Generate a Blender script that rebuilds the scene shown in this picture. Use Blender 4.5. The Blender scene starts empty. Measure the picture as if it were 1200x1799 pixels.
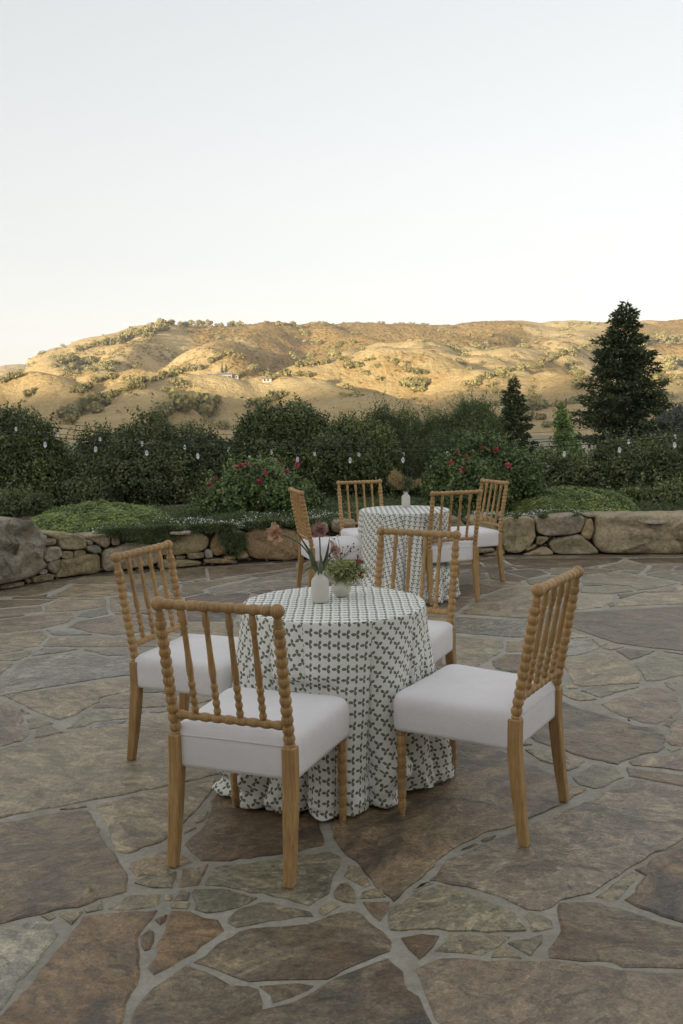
import bpy, bmesh, math, random
import numpy as np
from mathutils import Vector, Matrix, noise as mnoise

scene = bpy.context.scene
COL = scene.collection
R = math.radians

# ------------------------------------------------------------------ camera
cam_data = bpy.data.cameras.new('camera')
cam = bpy.data.objects.new('camera', cam_data)
COL.objects.link(cam)
cam_data.sensor_fit = 'HORIZONTAL'
cam_data.sensor_width = 24.0
cam_data.lens = 24.0 * 1556.15 / 1200.0
cam_data.clip_start = 0.05
cam_data.clip_end = 9000.0
EYE = 1.4718
cam.matrix_world = (Matrix.Translation((0, 0, EYE)) @ Matrix.Rotation(R(90) - 0.1005, 4, 'X')
                    @ Matrix.Rotation(-0.0148, 4, 'Z'))
scene.camera = cam

# ------------------------------------------------------------------ sky, sun, exposure
SUN_ELEV = R(5.8)
SUN_AZ = R(219.0)            # compass bearing of the sun, clockwise from +Y (low in the south west, behind left)
world = bpy.data.worlds.new('World')
scene.world = world
world.use_nodes = True
wn = world.node_tree
wn.nodes.clear()
sky = wn.nodes.new('ShaderNodeTexSky')
sky.sky_type = 'NISHITA'
sky.sun_disc = False
sky.sun_elevation = SUN_ELEV
sky.sun_rotation = SUN_AZ
sky.altitude = 300
sky.air_density = 1.0
sky.dust_density = 1.6
sky.ozone_density = 1.0
hs = wn.nodes.new('ShaderNodeHueSaturation')
hs.inputs['Saturation'].default_value = 0.27
bg = wn.nodes.new('ShaderNodeBackground')
bg.inputs['Strength'].default_value = 0.15
wo = wn.nodes.new('ShaderNodeOutputWorld')
gm = wn.nodes.new('ShaderNodeGamma')           # softer step from the horizon glow to the zenith (hazy evening air)
gm.inputs['Gamma'].default_value = 0.45
wn.links.new(sky.outputs[0], gm.inputs['Color'])
wn.links.new(gm.outputs[0], hs.inputs['Color'])
wn.links.new(hs.outputs[0], bg.inputs['Color'])
wn.links.new(bg.outputs[0], wo.inputs['Surface'])

sun_data = bpy.data.lights.new('sun', 'SUN')
sun_data.energy = 3.0
sun_data.angle = R(0.9)
sun_data.color = (1.0, 0.84, 0.59)
sun = bpy.data.objects.new('sun', sun_data)
COL.objects.link(sun)
sdir = Vector((math.sin(SUN_AZ) * math.cos(SUN_ELEV), math.cos(SUN_AZ) * math.cos(SUN_ELEV), math.sin(SUN_ELEV)))
sun.rotation_euler = sdir.to_track_quat('Z', 'Y').to_euler()
sun.location = sdir * 50

scene.view_settings.view_transform = 'Standard'
scene.view_settings.look = 'None'
scene.view_settings.gamma = 1.0
scene.view_settings.use_curve_mapping = False
scene.view_settings.exposure = 2.03
scene.cycles.max_bounces = 6
scene.cycles.diffuse_bounces = 3
scene.cycles.glossy_bounces = 2
scene.cycles.transmission_bounces = 4
scene.cycles.transparent_max_bounces = 6
scene.cycles.use_denoising = True

rnd = random.Random(7)
nrg = np.random.default_rng(7)

# ------------------------------------------------------------------ measured layout (metres; flagstone and wall outlines in millimetres)
STONES = """m 191,2219 199,2166 212,2105 222,2037 228,1881 845,1868 1002,2234 896,2234 794,2239 728,2248 684,2264 636,2278 590,2289 520,2294 451,2295 353,2300 315,2312 257,2308 185,2263
x -522,1896 208,1881 205,2037 190,2099 180,2148 153,2179 143,2210 143,2252 116,2296 111,2317 60,2292 -18,2243 -53,2215 -93,2173 -143,2135 -192,2114 -216,2108 -221,2142 -239,2186 -266,2198 -312,2209 -363,2247 -406,2278 -448,2297 -479,2252 -514,2202 -532,2160 -542,2083 -537,2053
b -64,3219 -48,3078 -37,2998 -17,2947 25,2865 66,2769 100,2679 133,2627 144,2604 169,2636 214,2704 241,2746 286,2819 344,2908 395,2968 463,3017 533,3073 608,3111 720,3193 828,3284 903,3360 966,3423 912,3482 890,3535 829,3629 746,3760 683,3901 512,3981 235,3781 -17,3371
m 295,2726 376,2688 442,2652 508,2594 543,2551 585,2543 619,2565 659,2599 726,2621 766,2636 854,2721 947,2799 1030,2874 1116,2933 1188,2994 1394,3146 1464,3308 1344,3399 1273,3452 1199,3506 1171,3507 1077,3431 965,3310 922,3296 797,3200 664,3109 596,3048 519,2994 435,2925 380,2886 339,2864 306,2792 268,2731
t -1425,3187 -1316,3237 -1195,3307 -1050,3365 -862,3456 -727,3519 -541,3631 -462,3729 -464,4097 -569,4664 -820,4513 -903,4434 -1031,4351 -1088,4303 -1250,4210 -1363,4151 -1508,4042 -1591,3957 -1721,3892
r -812,2465 -832,2309 -849,2214 -866,2145 -876,2086 -908,1960 -885,1904 -548,1897 -565,2054 -571,2138 -567,2184 -559,2212 -568,2282 -585,2347 -608,2436 -602,2498 -582,2575 -713,2569 -797,2552
b -1128,2482 -1040,2516 -975,2548 -894,2593 -829,2598 -777,2646 -707,2688 -715,2737 -747,2830 -790,2910 -840,2990 -901,3105 -958,3220 -996,3285 -1102,3279 -1237,3210 -1301,3197 -1423,3182
r -512,3454 -530,3326 -514,3259 -528,3139 -574,3007 -494,2881 -395,2882 -301,2907 -220,2929 -171,2936 -83,2983 -78,3026 -97,3125 -125,3375 -164,3698 -342,3770 -506,3679
x -356,2277 -313,2248 -265,2220 -216,2226 -132,2229 -56,2227 -31,2244 -18,2261 60,2313 119,2348 125,2392 108,2447 63,2499 46,2533 20,2562 -18,2550 -78,2515 -119,2485 -245,2477 -317,2449 -336,2427 -368,2396 -400,2343 -424,2312
b 626,2496 623,2434 594,2391 564,2345 554,2308 595,2300 645,2291 724,2286 744,2260 845,2255 903,2254 1011,2253 1060,2368 976,2442 923,2470 875,2511 834,2543 769,2586 718,2591 654,2580 635,2558
r 970,2739 959,2718 920,2673 855,2597 888,2551 935,2503 984,2462 1068,2388 1380,3114 1175,2960 1091,2893 1017,2835 947,2780
p -917,1979 -885,2168 -874,2264 -861,2362 -853,2423 -849,2460 -883,2515 -941,2525 -1032,2494 -1126,2476
b 1093,4664 957,4601 833,4201 879,3965 985,3846 1013,3797 1076,3734 1141,3686 1171,3672 1223,3728 1300,3779 1384,3803 1444,3870 1496,4030 1498,4108 1393,4152 1353,4237 1266,4344 1227,4391 1190,4447 1149,4543
b 1663,6400 1628,6201 1724,5940 1796,5746 1914,5649 2039,5583 2155,5505 2396,5394 3023,6832 2508,6825 2109,6747 1755,6689
t -876,3127 -830,3023 -803,2963 -757,2937 -641,3052 -605,3160 -566,3317 -538,3489 -546,3583 -720,3484 -981,3357
o 125,2515 125,2455 190,2451 333,2441 477,2434 521,2439 515,2496 498,2543 423,2609 360,2661 296,2701 282,2691 210,2652 132,2568
o -458,2723 -402,2711 -306,2670 -232,2641 -163,2615 -118,2591 -63,2659 -51,2718 -23,2859 -23,2891 -67,2932 -170,2907 -218,2893 -306,2860 -439,2833
g -2026,5374 -2012,5103 -2196,5020 -2085,4757 -1905,4779 -1673,4938 -1423,5096 -1253,5158 -1022,5384 -1078,5591 -1382,5637 -1470,5516 -1573,5591 -1734,5700 -2021,5561
r -540,2487 -546,2393 -529,2346 -546,2294 -524,2255 -486,2292 -435,2357 -399,2411 -364,2462 -390,2520 -429,2533 -482,2563 -543,2571
m -1742,3942 -1608,4002 -1533,4065 -1524,4142 -1585,4257 -1694,4516 -1821,4665 -1878,4707 -2068,4716
t -1768,4662 -1668,4552 -1498,4399 -1443,4361 -1391,4429 -1339,4613 -1312,4740 -1208,4829 -1209,4970 -1270,5088 -1458,4983 -1655,4883 -1880,4778
t 1352,6516 1518,6685 1808,6875 1928,7429 1846,7698 1651,7795 1455,7702 1163,7314 900,6707
t 1309,5024 1288,4844 1324,4788 1486,4823 1653,4836 1696,4957 1717,5098 1714,5299 1714,5502 1563,5455 1339,5346
m 1377,4313 1455,4191 1520,4171 1634,4284 1719,4395 1748,4477 1769,4612 1741,4736 1668,4760 1517,4644 1334,4478
o 1742,5072 1708,4878 1788,4885 1957,4990 2234,5022 2312,5202 2109,5383 1999,5472 1763,5257
g 786,6099 1156,5943 1348,5931 1535,6137 1592,6367 1353,6420 850,6590
m 1493,3977 1479,3883 1707,3873 1882,4281 1721,4332 1654,4232 1551,4090
g -1120,7562 -863,7697 -775,7824 -10,8192 -9,8702 -435,8740 -767,8441 -1217,7887
m 1230,3657 1314,3635 1419,3594 1569,3552 1666,3778 1528,3811 1433,3760 1306,3752 1225,3702
b -1175,6589 -828,6566 -828,7154 -807,7641 -1210,7672 -1352,7479
m -2683,6179 -2481,6287 -2215,6413 -2091,6611 -2097,6790 -2171,6962 -2350,6911 -2649,6727 -2878,6644
m -1816,6263 -1627,6165 -1558,6212 -1315,6319 -1350,6601 -1570,6816 -1814,6812 -2010,6645 -2039,6456
t 647,5293 789,5196 847,5282 910,5410 1021,5570 1076,5867 766,5999
o -354,2504 -328,2476 -279,2490 -188,2517 -104,2531 -113,2553 -193,2584 -265,2612 -331,2575 -360,2528
o 265,2386 242,2345 307,2333 372,2321 427,2362 468,2409 384,2420 298,2425
t 2516,6934 3080,6960 3304,7475 2789,7413 2533,7357 2227,7069 2177,6893
o -468,2581 -430,2558 -382,2560 -333,2587 -282,2639 -399,2693 -486,2692 -493,2678
b 1173,3543 1264,3492 1357,3432 1478,3340 1544,3493 1401,3546 1278,3599 1195,3640
t -2028,5867 -1157,5815 -1209,6088 -1529,6092 -2058,6124
t -942,5130 -730,5060 -798,5749 -1047,5839
o 1834,4669 1801,4493 1987,4456 2185,4909 1933,4877
t -714,2811 -693,2784 -589,2830 -526,2874 -567,2923 -624,2962 -680,2919 -736,2873
t 2541,7751 2544,7535 2720,7601 2998,7826 2819,8196 2678,8464 2288,8305 2163,7923
m -1054,4533 -858,4561 -912,4691 -1102,4751 -1279,4759 -1327,4545
b 901,5190 990,5088 1172,5078 1274,5444 1215,5502 1031,5485 910,5343
t 3080,7905 3394,7682 3752,8502 3101,8460 2871,8286
b 1758,9001 1919,8877 2078,8791 2412,8760 2855,9084 2984,9305 1730,9387
o 943,3545 950,3469 999,3428 1077,3476 1151,3532 1139,3556 1151,3654 1063,3670
t -1068,5966 -802,5871 -837,6471 -1159,6492
m -1260,8357 -1119,8535 -804,8739 -478,9024 -492,9325 -1023,9185 -1394,9072 -1309,8616
o -1282,4252 -1258,4319 -1103,4363 -1049,4405 -1037,4486 -1326,4490 -1363,4366 -1368,4232
m -1848,6961 -1742,6975 -1478,7022 -1575,7496 -1848,7617 -2022,7580
t -2424,8242 -2092,8244 -1647,8390 -1742,8890 -2226,8630 -2524,8591 -2608,8317
r 170,2363 197,2309 216,2322 242,2367 264,2420 213,2433 154,2411
b -203,2164 -195,2132 -148,2154 -108,2183 -93,2199 -162,2213 -235,2202
o -694,2578 -611,2595 -588,2614 -590,2674 -685,2670 -710,2644 -735,2592
t -2163,7590 -1958,7703 -2100,8128 -2505,8190 -2552,7645
o 807,2595 838,2601 927,2708 948,2754 933,2766 898,2745 817,2659 773,2619
m -3085,7136 -2824,7184 -2545,7302 -2477,7489 -2954,7525 -3248,7522
t -2370,5996 -2145,5858 -2065,5884 -2098,6160 -2178,6303 -2254,6343 -2448,6199
o -2235,5114 -2066,5201 -2080,5442 -2171,5474 -2380,5459
t -2388,6999 -2144,7025 -1954,7190 -2017,7430 -2444,7462 -2471,7250
t 1051,5554 1339,5566 1406,5770 1333,5868 1094,5819
t -3014,7680 -2698,7708 -2606,8054 -2597,8316 -2753,8299 -2913,8107 -3086,7870 -3370,7812
o -664,2725 -621,2710 -560,2708 -566,2810 -595,2815 -670,2765 -689,2744
b 3076,8951 3929,8908 4090,9277 3013,9263
g 1355,5412 1503,5472 1650,5606 1639,5725 1656,5864 1485,5858
m -2921,6745 -2705,6873 -2426,7045 -2502,7229 -2798,7115 -3047,7045
t -539,2711 -477,2723 -467,2853 -550,2828
t 1820,6789 2032,6859 2186,7072 2270,7328 1974,7350
m -2469,5670 -2258,5701 -2165,5754 -2131,5797 -2340,5916 -2578,5930
o 471,2361 505,2317 549,2379 561,2415 473,2389 455,2378
m -1521,5602 -1273,5645 -1148,5769 -1444,5787 -1725,5773
b 76,2532 95,2498 120,2553 132,2610 46,2606
t 537,2480 536,2436 553,2438 594,2452 605,2484 585,2509 551,2532 531,2517
o 1367,4591 1494,4686 1628,4773 1501,4790 1371,4775 1292,4716
t 28,2723 59,2694 75,2708 61,2769 43,2826 5,2835 -3,2771
o -36,2632 -9,2611 24,2600 22,2674 1,2724 -21,2714 -43,2666
o 2041,7471 2292,7401 2489,7488 2483,7728 2111,7731
t -1432,7795 -1329,7787 -1080,8221 -889,8451 -1251,8295 -1493,8136
o 852,3730 918,3676 944,3753 923,3821 884,3850 809,3860
m -1581,8384 -1520,8287 -1328,8521 -1424,9074 -1665,8849
o -2192,5529 -2088,5523 -2049,5618 -2073,5764 -2235,5643 -2427,5570
t 396,2312 483,2308 460,2343 437,2373
b 1763,5322 1859,5397 1978,5515 1823,5596 1741,5543
t 1683,7877 1822,7809 2132,8224 2076,8323 1700,8079
b -592,2402 -575,2369 -563,2374 -559,2415 -565,2459 -585,2474 -598,2436
t 926,3650 944,3606 1040,3710 975,3785
o -1478,4101 -1370,4175 -1458,4277 -1516,4222
o 2719,8594 2936,8541 3066,8807 2821,8975 2590,8744
m 1758,8225 1976,8428 1928,8735 1601,8593
o 41,2626 121,2634 109,2679 44,2670
o -1547,4223 -1455,4310 -1569,4393 -1621,4378
o -84,2552 -69,2536 -25,2585 -50,2616 -88,2577
o -849,2532 -822,2504 -810,2575 -881,2567
g -1955,6760 -1854,6898 -1940,7121 -2078,6956 -2076,6809
g -2024,5631 -1867,5708 -1768,5791 -2028,5821
t 1200,4599 1244,4539 1335,4564 1250,4698 1178,4660
o -543,2587 -486,2582 -489,2621 -549,2623
m -494,2631 -499,2679 -530,2693 -544,2633
t -567,3236 -585,3179 -558,3168 -529,3186 -529,3275
g -2060,6192 -1796,6192 -2003,6309 -2175,6356
o -797,2571 -757,2586 -767,2635 -813,2591
g -1230,4217 -1116,4287 -1097,4329 -1212,4308 -1257,4243
o 219,2662 279,2712 267,2723 238,2710 211,2669
b 1557,4121 1644,4249 1617,4267 1539,4162
o 1786,4776 1795,4681 1870,4847 1795,4851
t 1531,5887 1665,5911 1581,6082
b -558,2497 -550,2518 -550,2555 -580,2525
o -898,2530 -884,2548 -900,2568 -931,2556
m -1076,3303 -1011,3322 -1020,3338 -1044,3344 -1110,3305
m -599,3114 -592,3086 -552,3131 -583,3155
t -955,4445 -905,4489 -957,4528 -1010,4457
t 1709,5559 1818,5625 1751,5673 1676,5619
m -570,2630 -553,2633 -552,2663 -580,2671
t 1670,5648 1743,5719 1674,5847
t 1238,4750 1291,4758 1292,4811 1208,4816
b 427,2942 463,2970 453,2983 396,2930
b 484,2986 518,3011 533,3037 473,2995
m 2808,8323 2892,8478 2720,8527
o 1448,3800 1509,3839 1448,3841
b 2102,6854 2161,6916 2184,7049 2135,7007
m -1662,4459 -1632,4467 -1711,4554
m 1206,2506 1344,2519 1556,2569 1444,2669 1394,2744 1356,2881 1344,2894 1331,2881 1181,2531
t 2256,4056 2369,4206 2494,4494 2344,4606 2219,4656 2144,4681 2081,4556 2056,4494 2069,4481 2056,4256
g 381,4206 469,4231 631,4244 731,4419 731,4444 656,4519 519,4606 481,4631 369,4644 256,4594 194,4544 194,4494 231,4419 344,4281
t 219,3844 244,3844 419,3981 381,4169 369,4181 219,4081 81,4056 -56,4094 -119,4094 -169,4069 -169,4006 -94,3931 -19,3894
b 81,4094 219,4119 344,4206 306,4281 194,4419 156,4506 56,4556 -6,4581 -44,4556 -44,4481 -69,4406 -106,4369 -106,4306 -56,4131
b -81,3544 44,3569 194,3806 131,3831 19,3844 -56,3881 -94,3894 -181,3981 -219,3956 -231,3919 -231,3794 -119,3719
t 819,4444 856,4456 906,4619 944,4656 1056,4706 969,4931 956,4944 856,4931 706,4881 506,4656 656,4556 719,4494
m -194,4381 -131,4381 -94,4431 -69,4569 -69,4794 -131,4819 -269,4806 -344,4794 -381,4631 -431,4569 -444,4444 -419,4419
m -2556,5056 -2419,5144 -2369,5244 -2369,5306 -2431,5444 -2406,5494 -2481,5569 -2456,5606 -2531,5681 -2606,5669 -2744,5619 -2844,5544 -2856,5394 -2881,5331 -2694,5144
m -1919,3231 -1569,3306 -1544,3331 -1569,3406 -1631,3531 -1756,3381 -1931,3244
m -394,3794 -344,3831 -306,3806 -269,3819 -269,3919 -206,4019 -194,4081 -294,4131 -381,4169 -419,4156 -406,3806
t 19,5719 131,5719 206,5794 281,5931 319,6044 144,6169 44,6269 6,6244 -94,6056 -181,5969 -294,5919 -306,5881 -219,5781
b 331,4919 531,4981 581,5056 581,5081 531,5144 494,5294 406,5356 269,5381 194,5231 181,5144 231,5094
t -456,4594 -419,4631 -369,4806 -369,4831 -431,4919 -456,4944 -631,4894 -731,4906 -844,4931 -869,4919 -819,4806 -719,4731 -644,4706 -581,4719 -544,4706
t -181,4119 -131,4119 -94,4144 -144,4331 -369,4381 -431,4394 -456,4381 -431,4219 -331,4194
t 2781,5106 2819,5119 2831,5169 2856,5494 2606,5544 2519,5544 2506,5506 2456,5394 2419,5356 2394,5344 2331,5369 2319,5356 2319,5294 2331,5281 2419,5319 2544,5306 2594,5281 2719,5144
r -719,4931 -556,4944 -419,4994 -431,5094 -394,5231 -556,5306 -581,5319 -694,5306 -669,5069 -731,5006 -806,5031 -831,4994 -819,4956
r 306,5569 656,5706 681,5806 656,5844 644,5919 594,5969 544,5981 419,6019 356,6019 269,5831 144,5694
t -3019,5894 -2881,5981 -2731,5994 -2619,6094 -2594,6144 -2606,6169 -2681,6119 -2706,6131 -2756,6206 -2806,6344 -2831,6369 -2894,6369 -3169,6319 -3206,6169 -3069,6044 -3056,5969
b 594,3994 744,4144 656,4206 519,4194 469,4194 419,4169 444,4019 469,4006 531,4031
b -331,5294 -231,5294 -131,5344 -131,5394 -206,5656 -206,5731 -256,5769 -431,5744 -506,5694 -506,5644 -381,5494
b 606,5094 744,5169 644,5231 594,5294 644,5644 619,5656 531,5619 319,5531 256,5469 294,5406 406,5394 456,5369 531,5294 569,5144
b -381,5019 -231,5056 31,5081 44,5119 -31,5231 -94,5319 -231,5256 -344,5256 -394,5094
o 431,4669 481,4669 669,4881 556,4956 506,4931 344,4881 294,4769 294,4744 369,4681
o 244,4769 281,4806 306,4906 269,4944 194,5094 169,5119 94,5081 69,5044 -31,4831
b -2856,5569 -2669,5694 -2544,5719 -2619,5906 -2706,5956 -2881,5944 -2994,5869 -2981,5781
r -344,5931 -181,6006 -131,6056 -44,6231 31,6306 6,6394 -31,6431 -81,6419 -206,6356 -356,6219 -406,6194 -456,6081 -469,6006
t 156,4544 219,4606 344,4669 269,4731 94,4769 44,4781 -31,4769 -31,4631
b -81,5356 -6,5431 44,5456 244,5494 294,5544 119,5681 69,5681 -44,5694 -156,5731 -169,5719 -144,5544
t -569,6594 -469,6594 -356,6631 -244,6644 -181,6681 -281,6844 -306,6931 -306,7056 -331,7131 -494,7106 -531,7081 -606,6931 -644,6806 -631,6644
o 694,4906 806,4956 969,4981 1031,5019 969,5044 894,5119 844,5181 644,5081 606,5044 581,4969
b -344,4844 -219,4856 -69,4844 31,5031 19,5044 -19,5031 -231,5019 -394,4981 -419,4956
b 556,6006 594,6006 619,6069 619,6231 581,6294 544,6319 406,6294 319,6294 219,6319 94,6344 56,6331 69,6281 144,6206 356,6056 419,6056
g -444,5281 -381,5294 -381,5369 -431,5519 -531,5619 -644,5581 -719,5544 -706,5369 -581,5356
m -906,4944 -869,4956 -856,5031 -956,5081 -994,5119 -1019,5294 -1031,5306 -1081,5256 -1219,5119 -1194,5044 -1169,5019 -1094,5019 -956,4981
m -156,6719 -106,6719 31,6781 131,6869 181,6956 -44,7144 -81,7156 -231,7194 -281,7156 -256,6881 -206,6769
g 119,7319 294,7344 331,7406 469,7531 444,7619 444,7694 419,7719 281,7731 131,7769 44,7769 -69,7681 -106,7556
t 519,6356 619,6381 781,6469 794,6581 856,6644 719,6669 644,6694 581,6756 356,6531 381,6444 456,6381
b 756,3869 794,3906 856,3919 819,3969 806,4069 781,4119 756,4119 644,3981 694,3956
b 331,6544 594,6806 531,6956 444,6981 369,6981 231,6956 156,6856 181,6756 181,6669
m 644,8169 719,8169 956,8231 994,8331 981,8419 831,8519 706,8644 644,8669 544,8669 406,8544 306,8406 481,8231
m 81,5119 144,5144 181,5306 244,5394 219,5456 156,5444 44,5419 -69,5331
b 3019,6644 3206,6669 3331,6706 3481,6719 3519,6781 3531,6919 3431,6931 3281,6919 3144,6969 3081,6906 3019,6894 2994,6906 2981,6894 2994,6881 3006,6894 3044,6881 3081,6831 3006,6669
t -656,5981 -506,6031 -431,6219 -444,6256 -581,6281 -644,6294 -769,6281 -756,6044
o 3806,8069 3844,8069 3931,8156 4031,8319 4044,8381 4031,8644 3969,8681 3706,8744 3694,8756 3594,8744 3581,8694 3656,8556 3744,8556 3806,8494 3731,8331 3694,8169 3694,8119 3719,8094
m -469,6294 -419,6319 -419,6419 -456,6506 -506,6556 -681,6581 -744,6619 -769,6606 -769,6569 -806,6519 -781,6469 -769,6344 -531,6319
b 1131,4694 1194,4731 1156,4806 1231,4894 1106,4956 1044,4981 994,4944 1081,4731
b 619,6856 769,7056 819,7169 781,7206 644,7244 481,7231 394,7206 294,7019 306,7006 369,7019 506,7006 581,6944
b 1206,7469 1231,7481 1419,7744 1281,7831 1156,7956 1106,7956 1031,7931 944,7869 894,7819 894,7744 919,7706 1106,7569
b -2469,4969 -2269,4969 -2244,4994 -2256,5019 -2231,5056 -2294,5119 -2319,5194 -2344,5206 -2444,5081 -2531,5031
g -3369,7269 -3244,7269 -3206,7294 -3306,7519 -3269,7569 -3194,7581 -3181,7606 -3231,7706 -3319,7731 -3394,7669 -3694,7331 -3681,7319 -3556,7319
t -806,4581 -669,4669 -781,4731 -856,4806 -881,4856 -906,4869 -1006,4781 -906,4744 -856,4694
t 1956,4269 2019,4281 2031,4419 2019,4431 1981,4406 1894,4419 1794,4431 1769,4381 1906,4331
r 769,4156 831,4369 831,4394 781,4419 756,4406 669,4244
b -394,6244 -356,6256 -206,6394 -69,6469 -194,6619 -244,6606 -356,6594 -469,6556 -419,6506 -381,6419 -381,6319 -406,6256
b -1069,4794 -1006,4819 -906,4906 -956,4944 -1069,4969 -1094,4981 -1156,4969 -1156,4831 -1169,4819
b 3694,7231 3756,7281 3756,7381 3744,7444 3719,7469 3456,7544 3281,7644 3256,7644 3231,7606 3194,7531 3206,7519 3294,7531 3356,7469 3306,7356 3319,7331 3494,7306
m 731,6694 831,6694 881,6781 994,7044 969,7081 919,7094 844,7131 631,6806 644,6744
r 631,7481 731,7481 756,7506 806,7594 856,7744 844,7831 794,7831 706,7869 581,7894 481,7744 481,7619 506,7544
m -531,5731 -431,5781 -294,5819 -356,5906 -431,5944 -494,5994 -631,5944 -619,5831
m -719,5581 -544,5656 -544,5706 -656,5831 -681,5956 -744,5994 -756,5981 -744,5881 -806,5819 -744,5744
m 506,7906 556,7906 581,7931 656,8119 631,8144 594,8144 481,8194 344,8344 269,8381 206,8331 181,8056 356,7956
b -194,7556 -144,7569 -119,7606 -94,7831 19,8019 -19,8056 -119,8081 -281,8006 -356,7844 -356,7681
o 319,6331 406,6331 444,6356 344,6444 319,6519 269,6569 194,6619 156,6594 19,6419 56,6381
b -756,7106 -669,7131 -506,7131 -306,7169 -281,7206 -306,7294 -344,7369 -431,7394 -506,7394 -769,7194
b 806,7219 831,7369 769,7419 719,7444 581,7456 494,7506 394,7431 319,7331 394,7244 481,7269 644,7281 781,7244
b -56,7181 31,7231 94,7306 -119,7531 -181,7519 -306,7369 -256,7256 -219,7219
t 1444,7769 1481,7769 1581,7819 1631,7869 1631,7994 1644,8006 1494,8056 1431,8119 1369,8181 1344,8169 1181,7969 1281,7869
m 994,8456 1019,8456 1081,8506 1194,8669 1069,8856 1019,8969 1006,8981 956,8956 831,8894 769,8694 769,8619 831,8556
o 3069,6244 3081,6281 3056,6331 3044,6444 3081,6544 3144,6619 3131,6631 2994,6606 2944,6531 2844,6294 2856,6281 2994,6281
o -56,7731 44,7806 131,7806 444,7744 506,7844 506,7869 456,7894 356,7919 156,8031 69,8031 -44,7869 -69,7781
b -6,6444 144,6631 131,6806 119,6819 56,6769 -31,6706 -144,6681 -169,6656 -169,6631
m 194,6981 256,7006 369,7219 294,7306 219,7294 119,7281 -19,7156
r 1581,8056 1631,8056 1656,8106 1744,8169 1694,8231 1556,8569 1519,8581 1419,8531 1394,8206 1494,8094
g 1294,8194 1331,8194 1369,8244 1381,8531 1219,8644 1156,8569 1119,8506 1019,8419 1031,8331 1006,8244 1219,8219
t 4044,8681 4131,8744 4319,8831 4431,8919 4394,9006 4319,9044 4181,9031 4044,8969 4019,8969 3981,8894 3931,8856 3719,8856 3706,8869 3669,8856 3669,8806 3706,8781 3969,8719
b 656,5956 681,5956 719,6019 769,6056 731,6106 769,6394 731,6406 581,6331 656,6231 656,6069 631,5994
r 1119,7369 1144,7369 1194,7444 1106,7531 881,7706 844,7619 819,7544 756,7469 794,7431 844,7394 1106,7381
m -1506,7456 -1419,7469 -1394,7519 -1519,7669 -1569,7769 -1569,7819 -1656,7881 -1706,7844 -1844,7756 -1819,7669 -1794,7644 -1556,7544
b 1594,6419 1619,6431 1706,6706 1781,6756 1769,6794 1681,6731 1556,6656 1381,6481 1419,6456
m 4044,9006 4181,9069 4231,9081 4369,9069 4394,9094 4406,9369 4431,9456 4419,9469 4281,9469 4031,9494 3994,9481 3981,9344 4081,9331 4144,9269 4031,9019
b -369,7406 -319,7406 -219,7531 -369,7644 -431,7644 -531,7681 -594,7719 -656,7594 -506,7444
b 106,8731 294,8806 431,8919 331,9069 231,9094 169,9106 -19,9056 -94,8981 -69,8931
m -681,6619 -656,6631 -681,6681 -681,6806 -644,6931 -569,7069 -581,7094 -669,7094 -769,7056 -769,6669
g -3119,6369 -2906,6394 -2844,6419 -2919,6606 -2931,6644 -2906,6681 -2956,6719 -2981,6694 -3031,6519 -3131,6381
m -1869,7781 -1681,7906 -1694,8094 -1706,8106 -1844,8106 -1906,8119 -2031,8106 -1956,7856
t 1044,9019 1094,9044 1431,9119 1406,9269 1294,9356 1144,9456 1094,9469 1069,9444 1006,9331 1019,9081
g -1356,6906 -1306,6906 -1294,6931 -1394,7419 -1431,7431 -1506,7406 -1419,7031 -1431,6981 -1419,6944
t -181,8994 -119,8994 -44,9069 -31,9244 -331,9456 -356,9394 -369,9281 -431,9106 -406,9069
t 2906,7481 3144,7506 3231,7669 3231,7706 3194,7719 2944,7719 2894,7669 2894,7494
g -2619,5944 -2569,5981 -2431,5981 -2419,5994 -2494,6169 -2506,6194 -2494,6206 -2506,6219 -2531,6206 -2606,6056 -2681,5994 -2669,5969
b 1381,8569 1419,8569 1631,8656 1706,8719 1694,8819 1594,8844 1431,8881 1294,8756 1244,8669
m -1281,6544 -1219,6569 -1244,6631 -1269,6806 -1294,6869 -1356,6869 -1419,6894 -1494,6806 -1306,6631
b 569,9194 681,9206 719,9244 719,9269 619,9431 581,9556 431,9544 231,9531 206,9481 431,9256
b 794,7869 844,7869 869,7894 956,8169 944,8194 831,8169 694,8119 669,8031 619,7944 644,7919
t 244,8406 519,8694 481,8744 394,8806 369,8819 331,8794 219,8731 106,8694 169,8531
m 2006,8369 2194,8369 2231,8406 2294,8606 2231,8706 2156,8731 2081,8681 1994,8656 2031,8469 2031,8431 1994,8381
t 344,9094 394,9169 406,9244 194,9456 81,9419 44,9344 6,9269 6,9119 19,9106 206,9144
t -1156,6094 -1144,6106 -1156,6169 -1306,6256 -1344,6256 -1506,6181 -1544,6156 -1531,6144 -1219,6144
m 1956,7531 2006,7556 2044,7706 2106,7781 2131,7894 2106,7931 2119,7969 2081,7981 2031,7994 1994,7956 1894,7731
m 981,7106 1031,7131 1119,7331 1106,7344 969,7344 881,7356 856,7331 844,7181
t 2919,8381 3056,8494 3106,8519 3181,8519 3206,8544 3306,8719 3294,8869 3231,8881 3106,8819 3119,8794 2981,8519 2906,8406
b 906,7869 1031,7969 1094,7994 1156,7994 1256,8094 1294,8156 1194,8181 1006,8206 994,8194 894,7881
o -756,7244 -519,7419 -694,7594 -744,7619 -756,7606 -756,7381 -769,7369
r 1219,8694 1256,8756 1431,8919 1431,9044 1406,9069 1281,9044 1094,9006 1044,8981 1144,8794
r 756,9281 944,9319 994,9356 1056,9481 1056,9544 1031,9569 931,9569 669,9569 631,9544 656,9431
t 1219,4944 1244,4956 1269,5131 1256,5156 1244,5144 1219,5069 1169,5019 1119,5031 1069,5019
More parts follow.
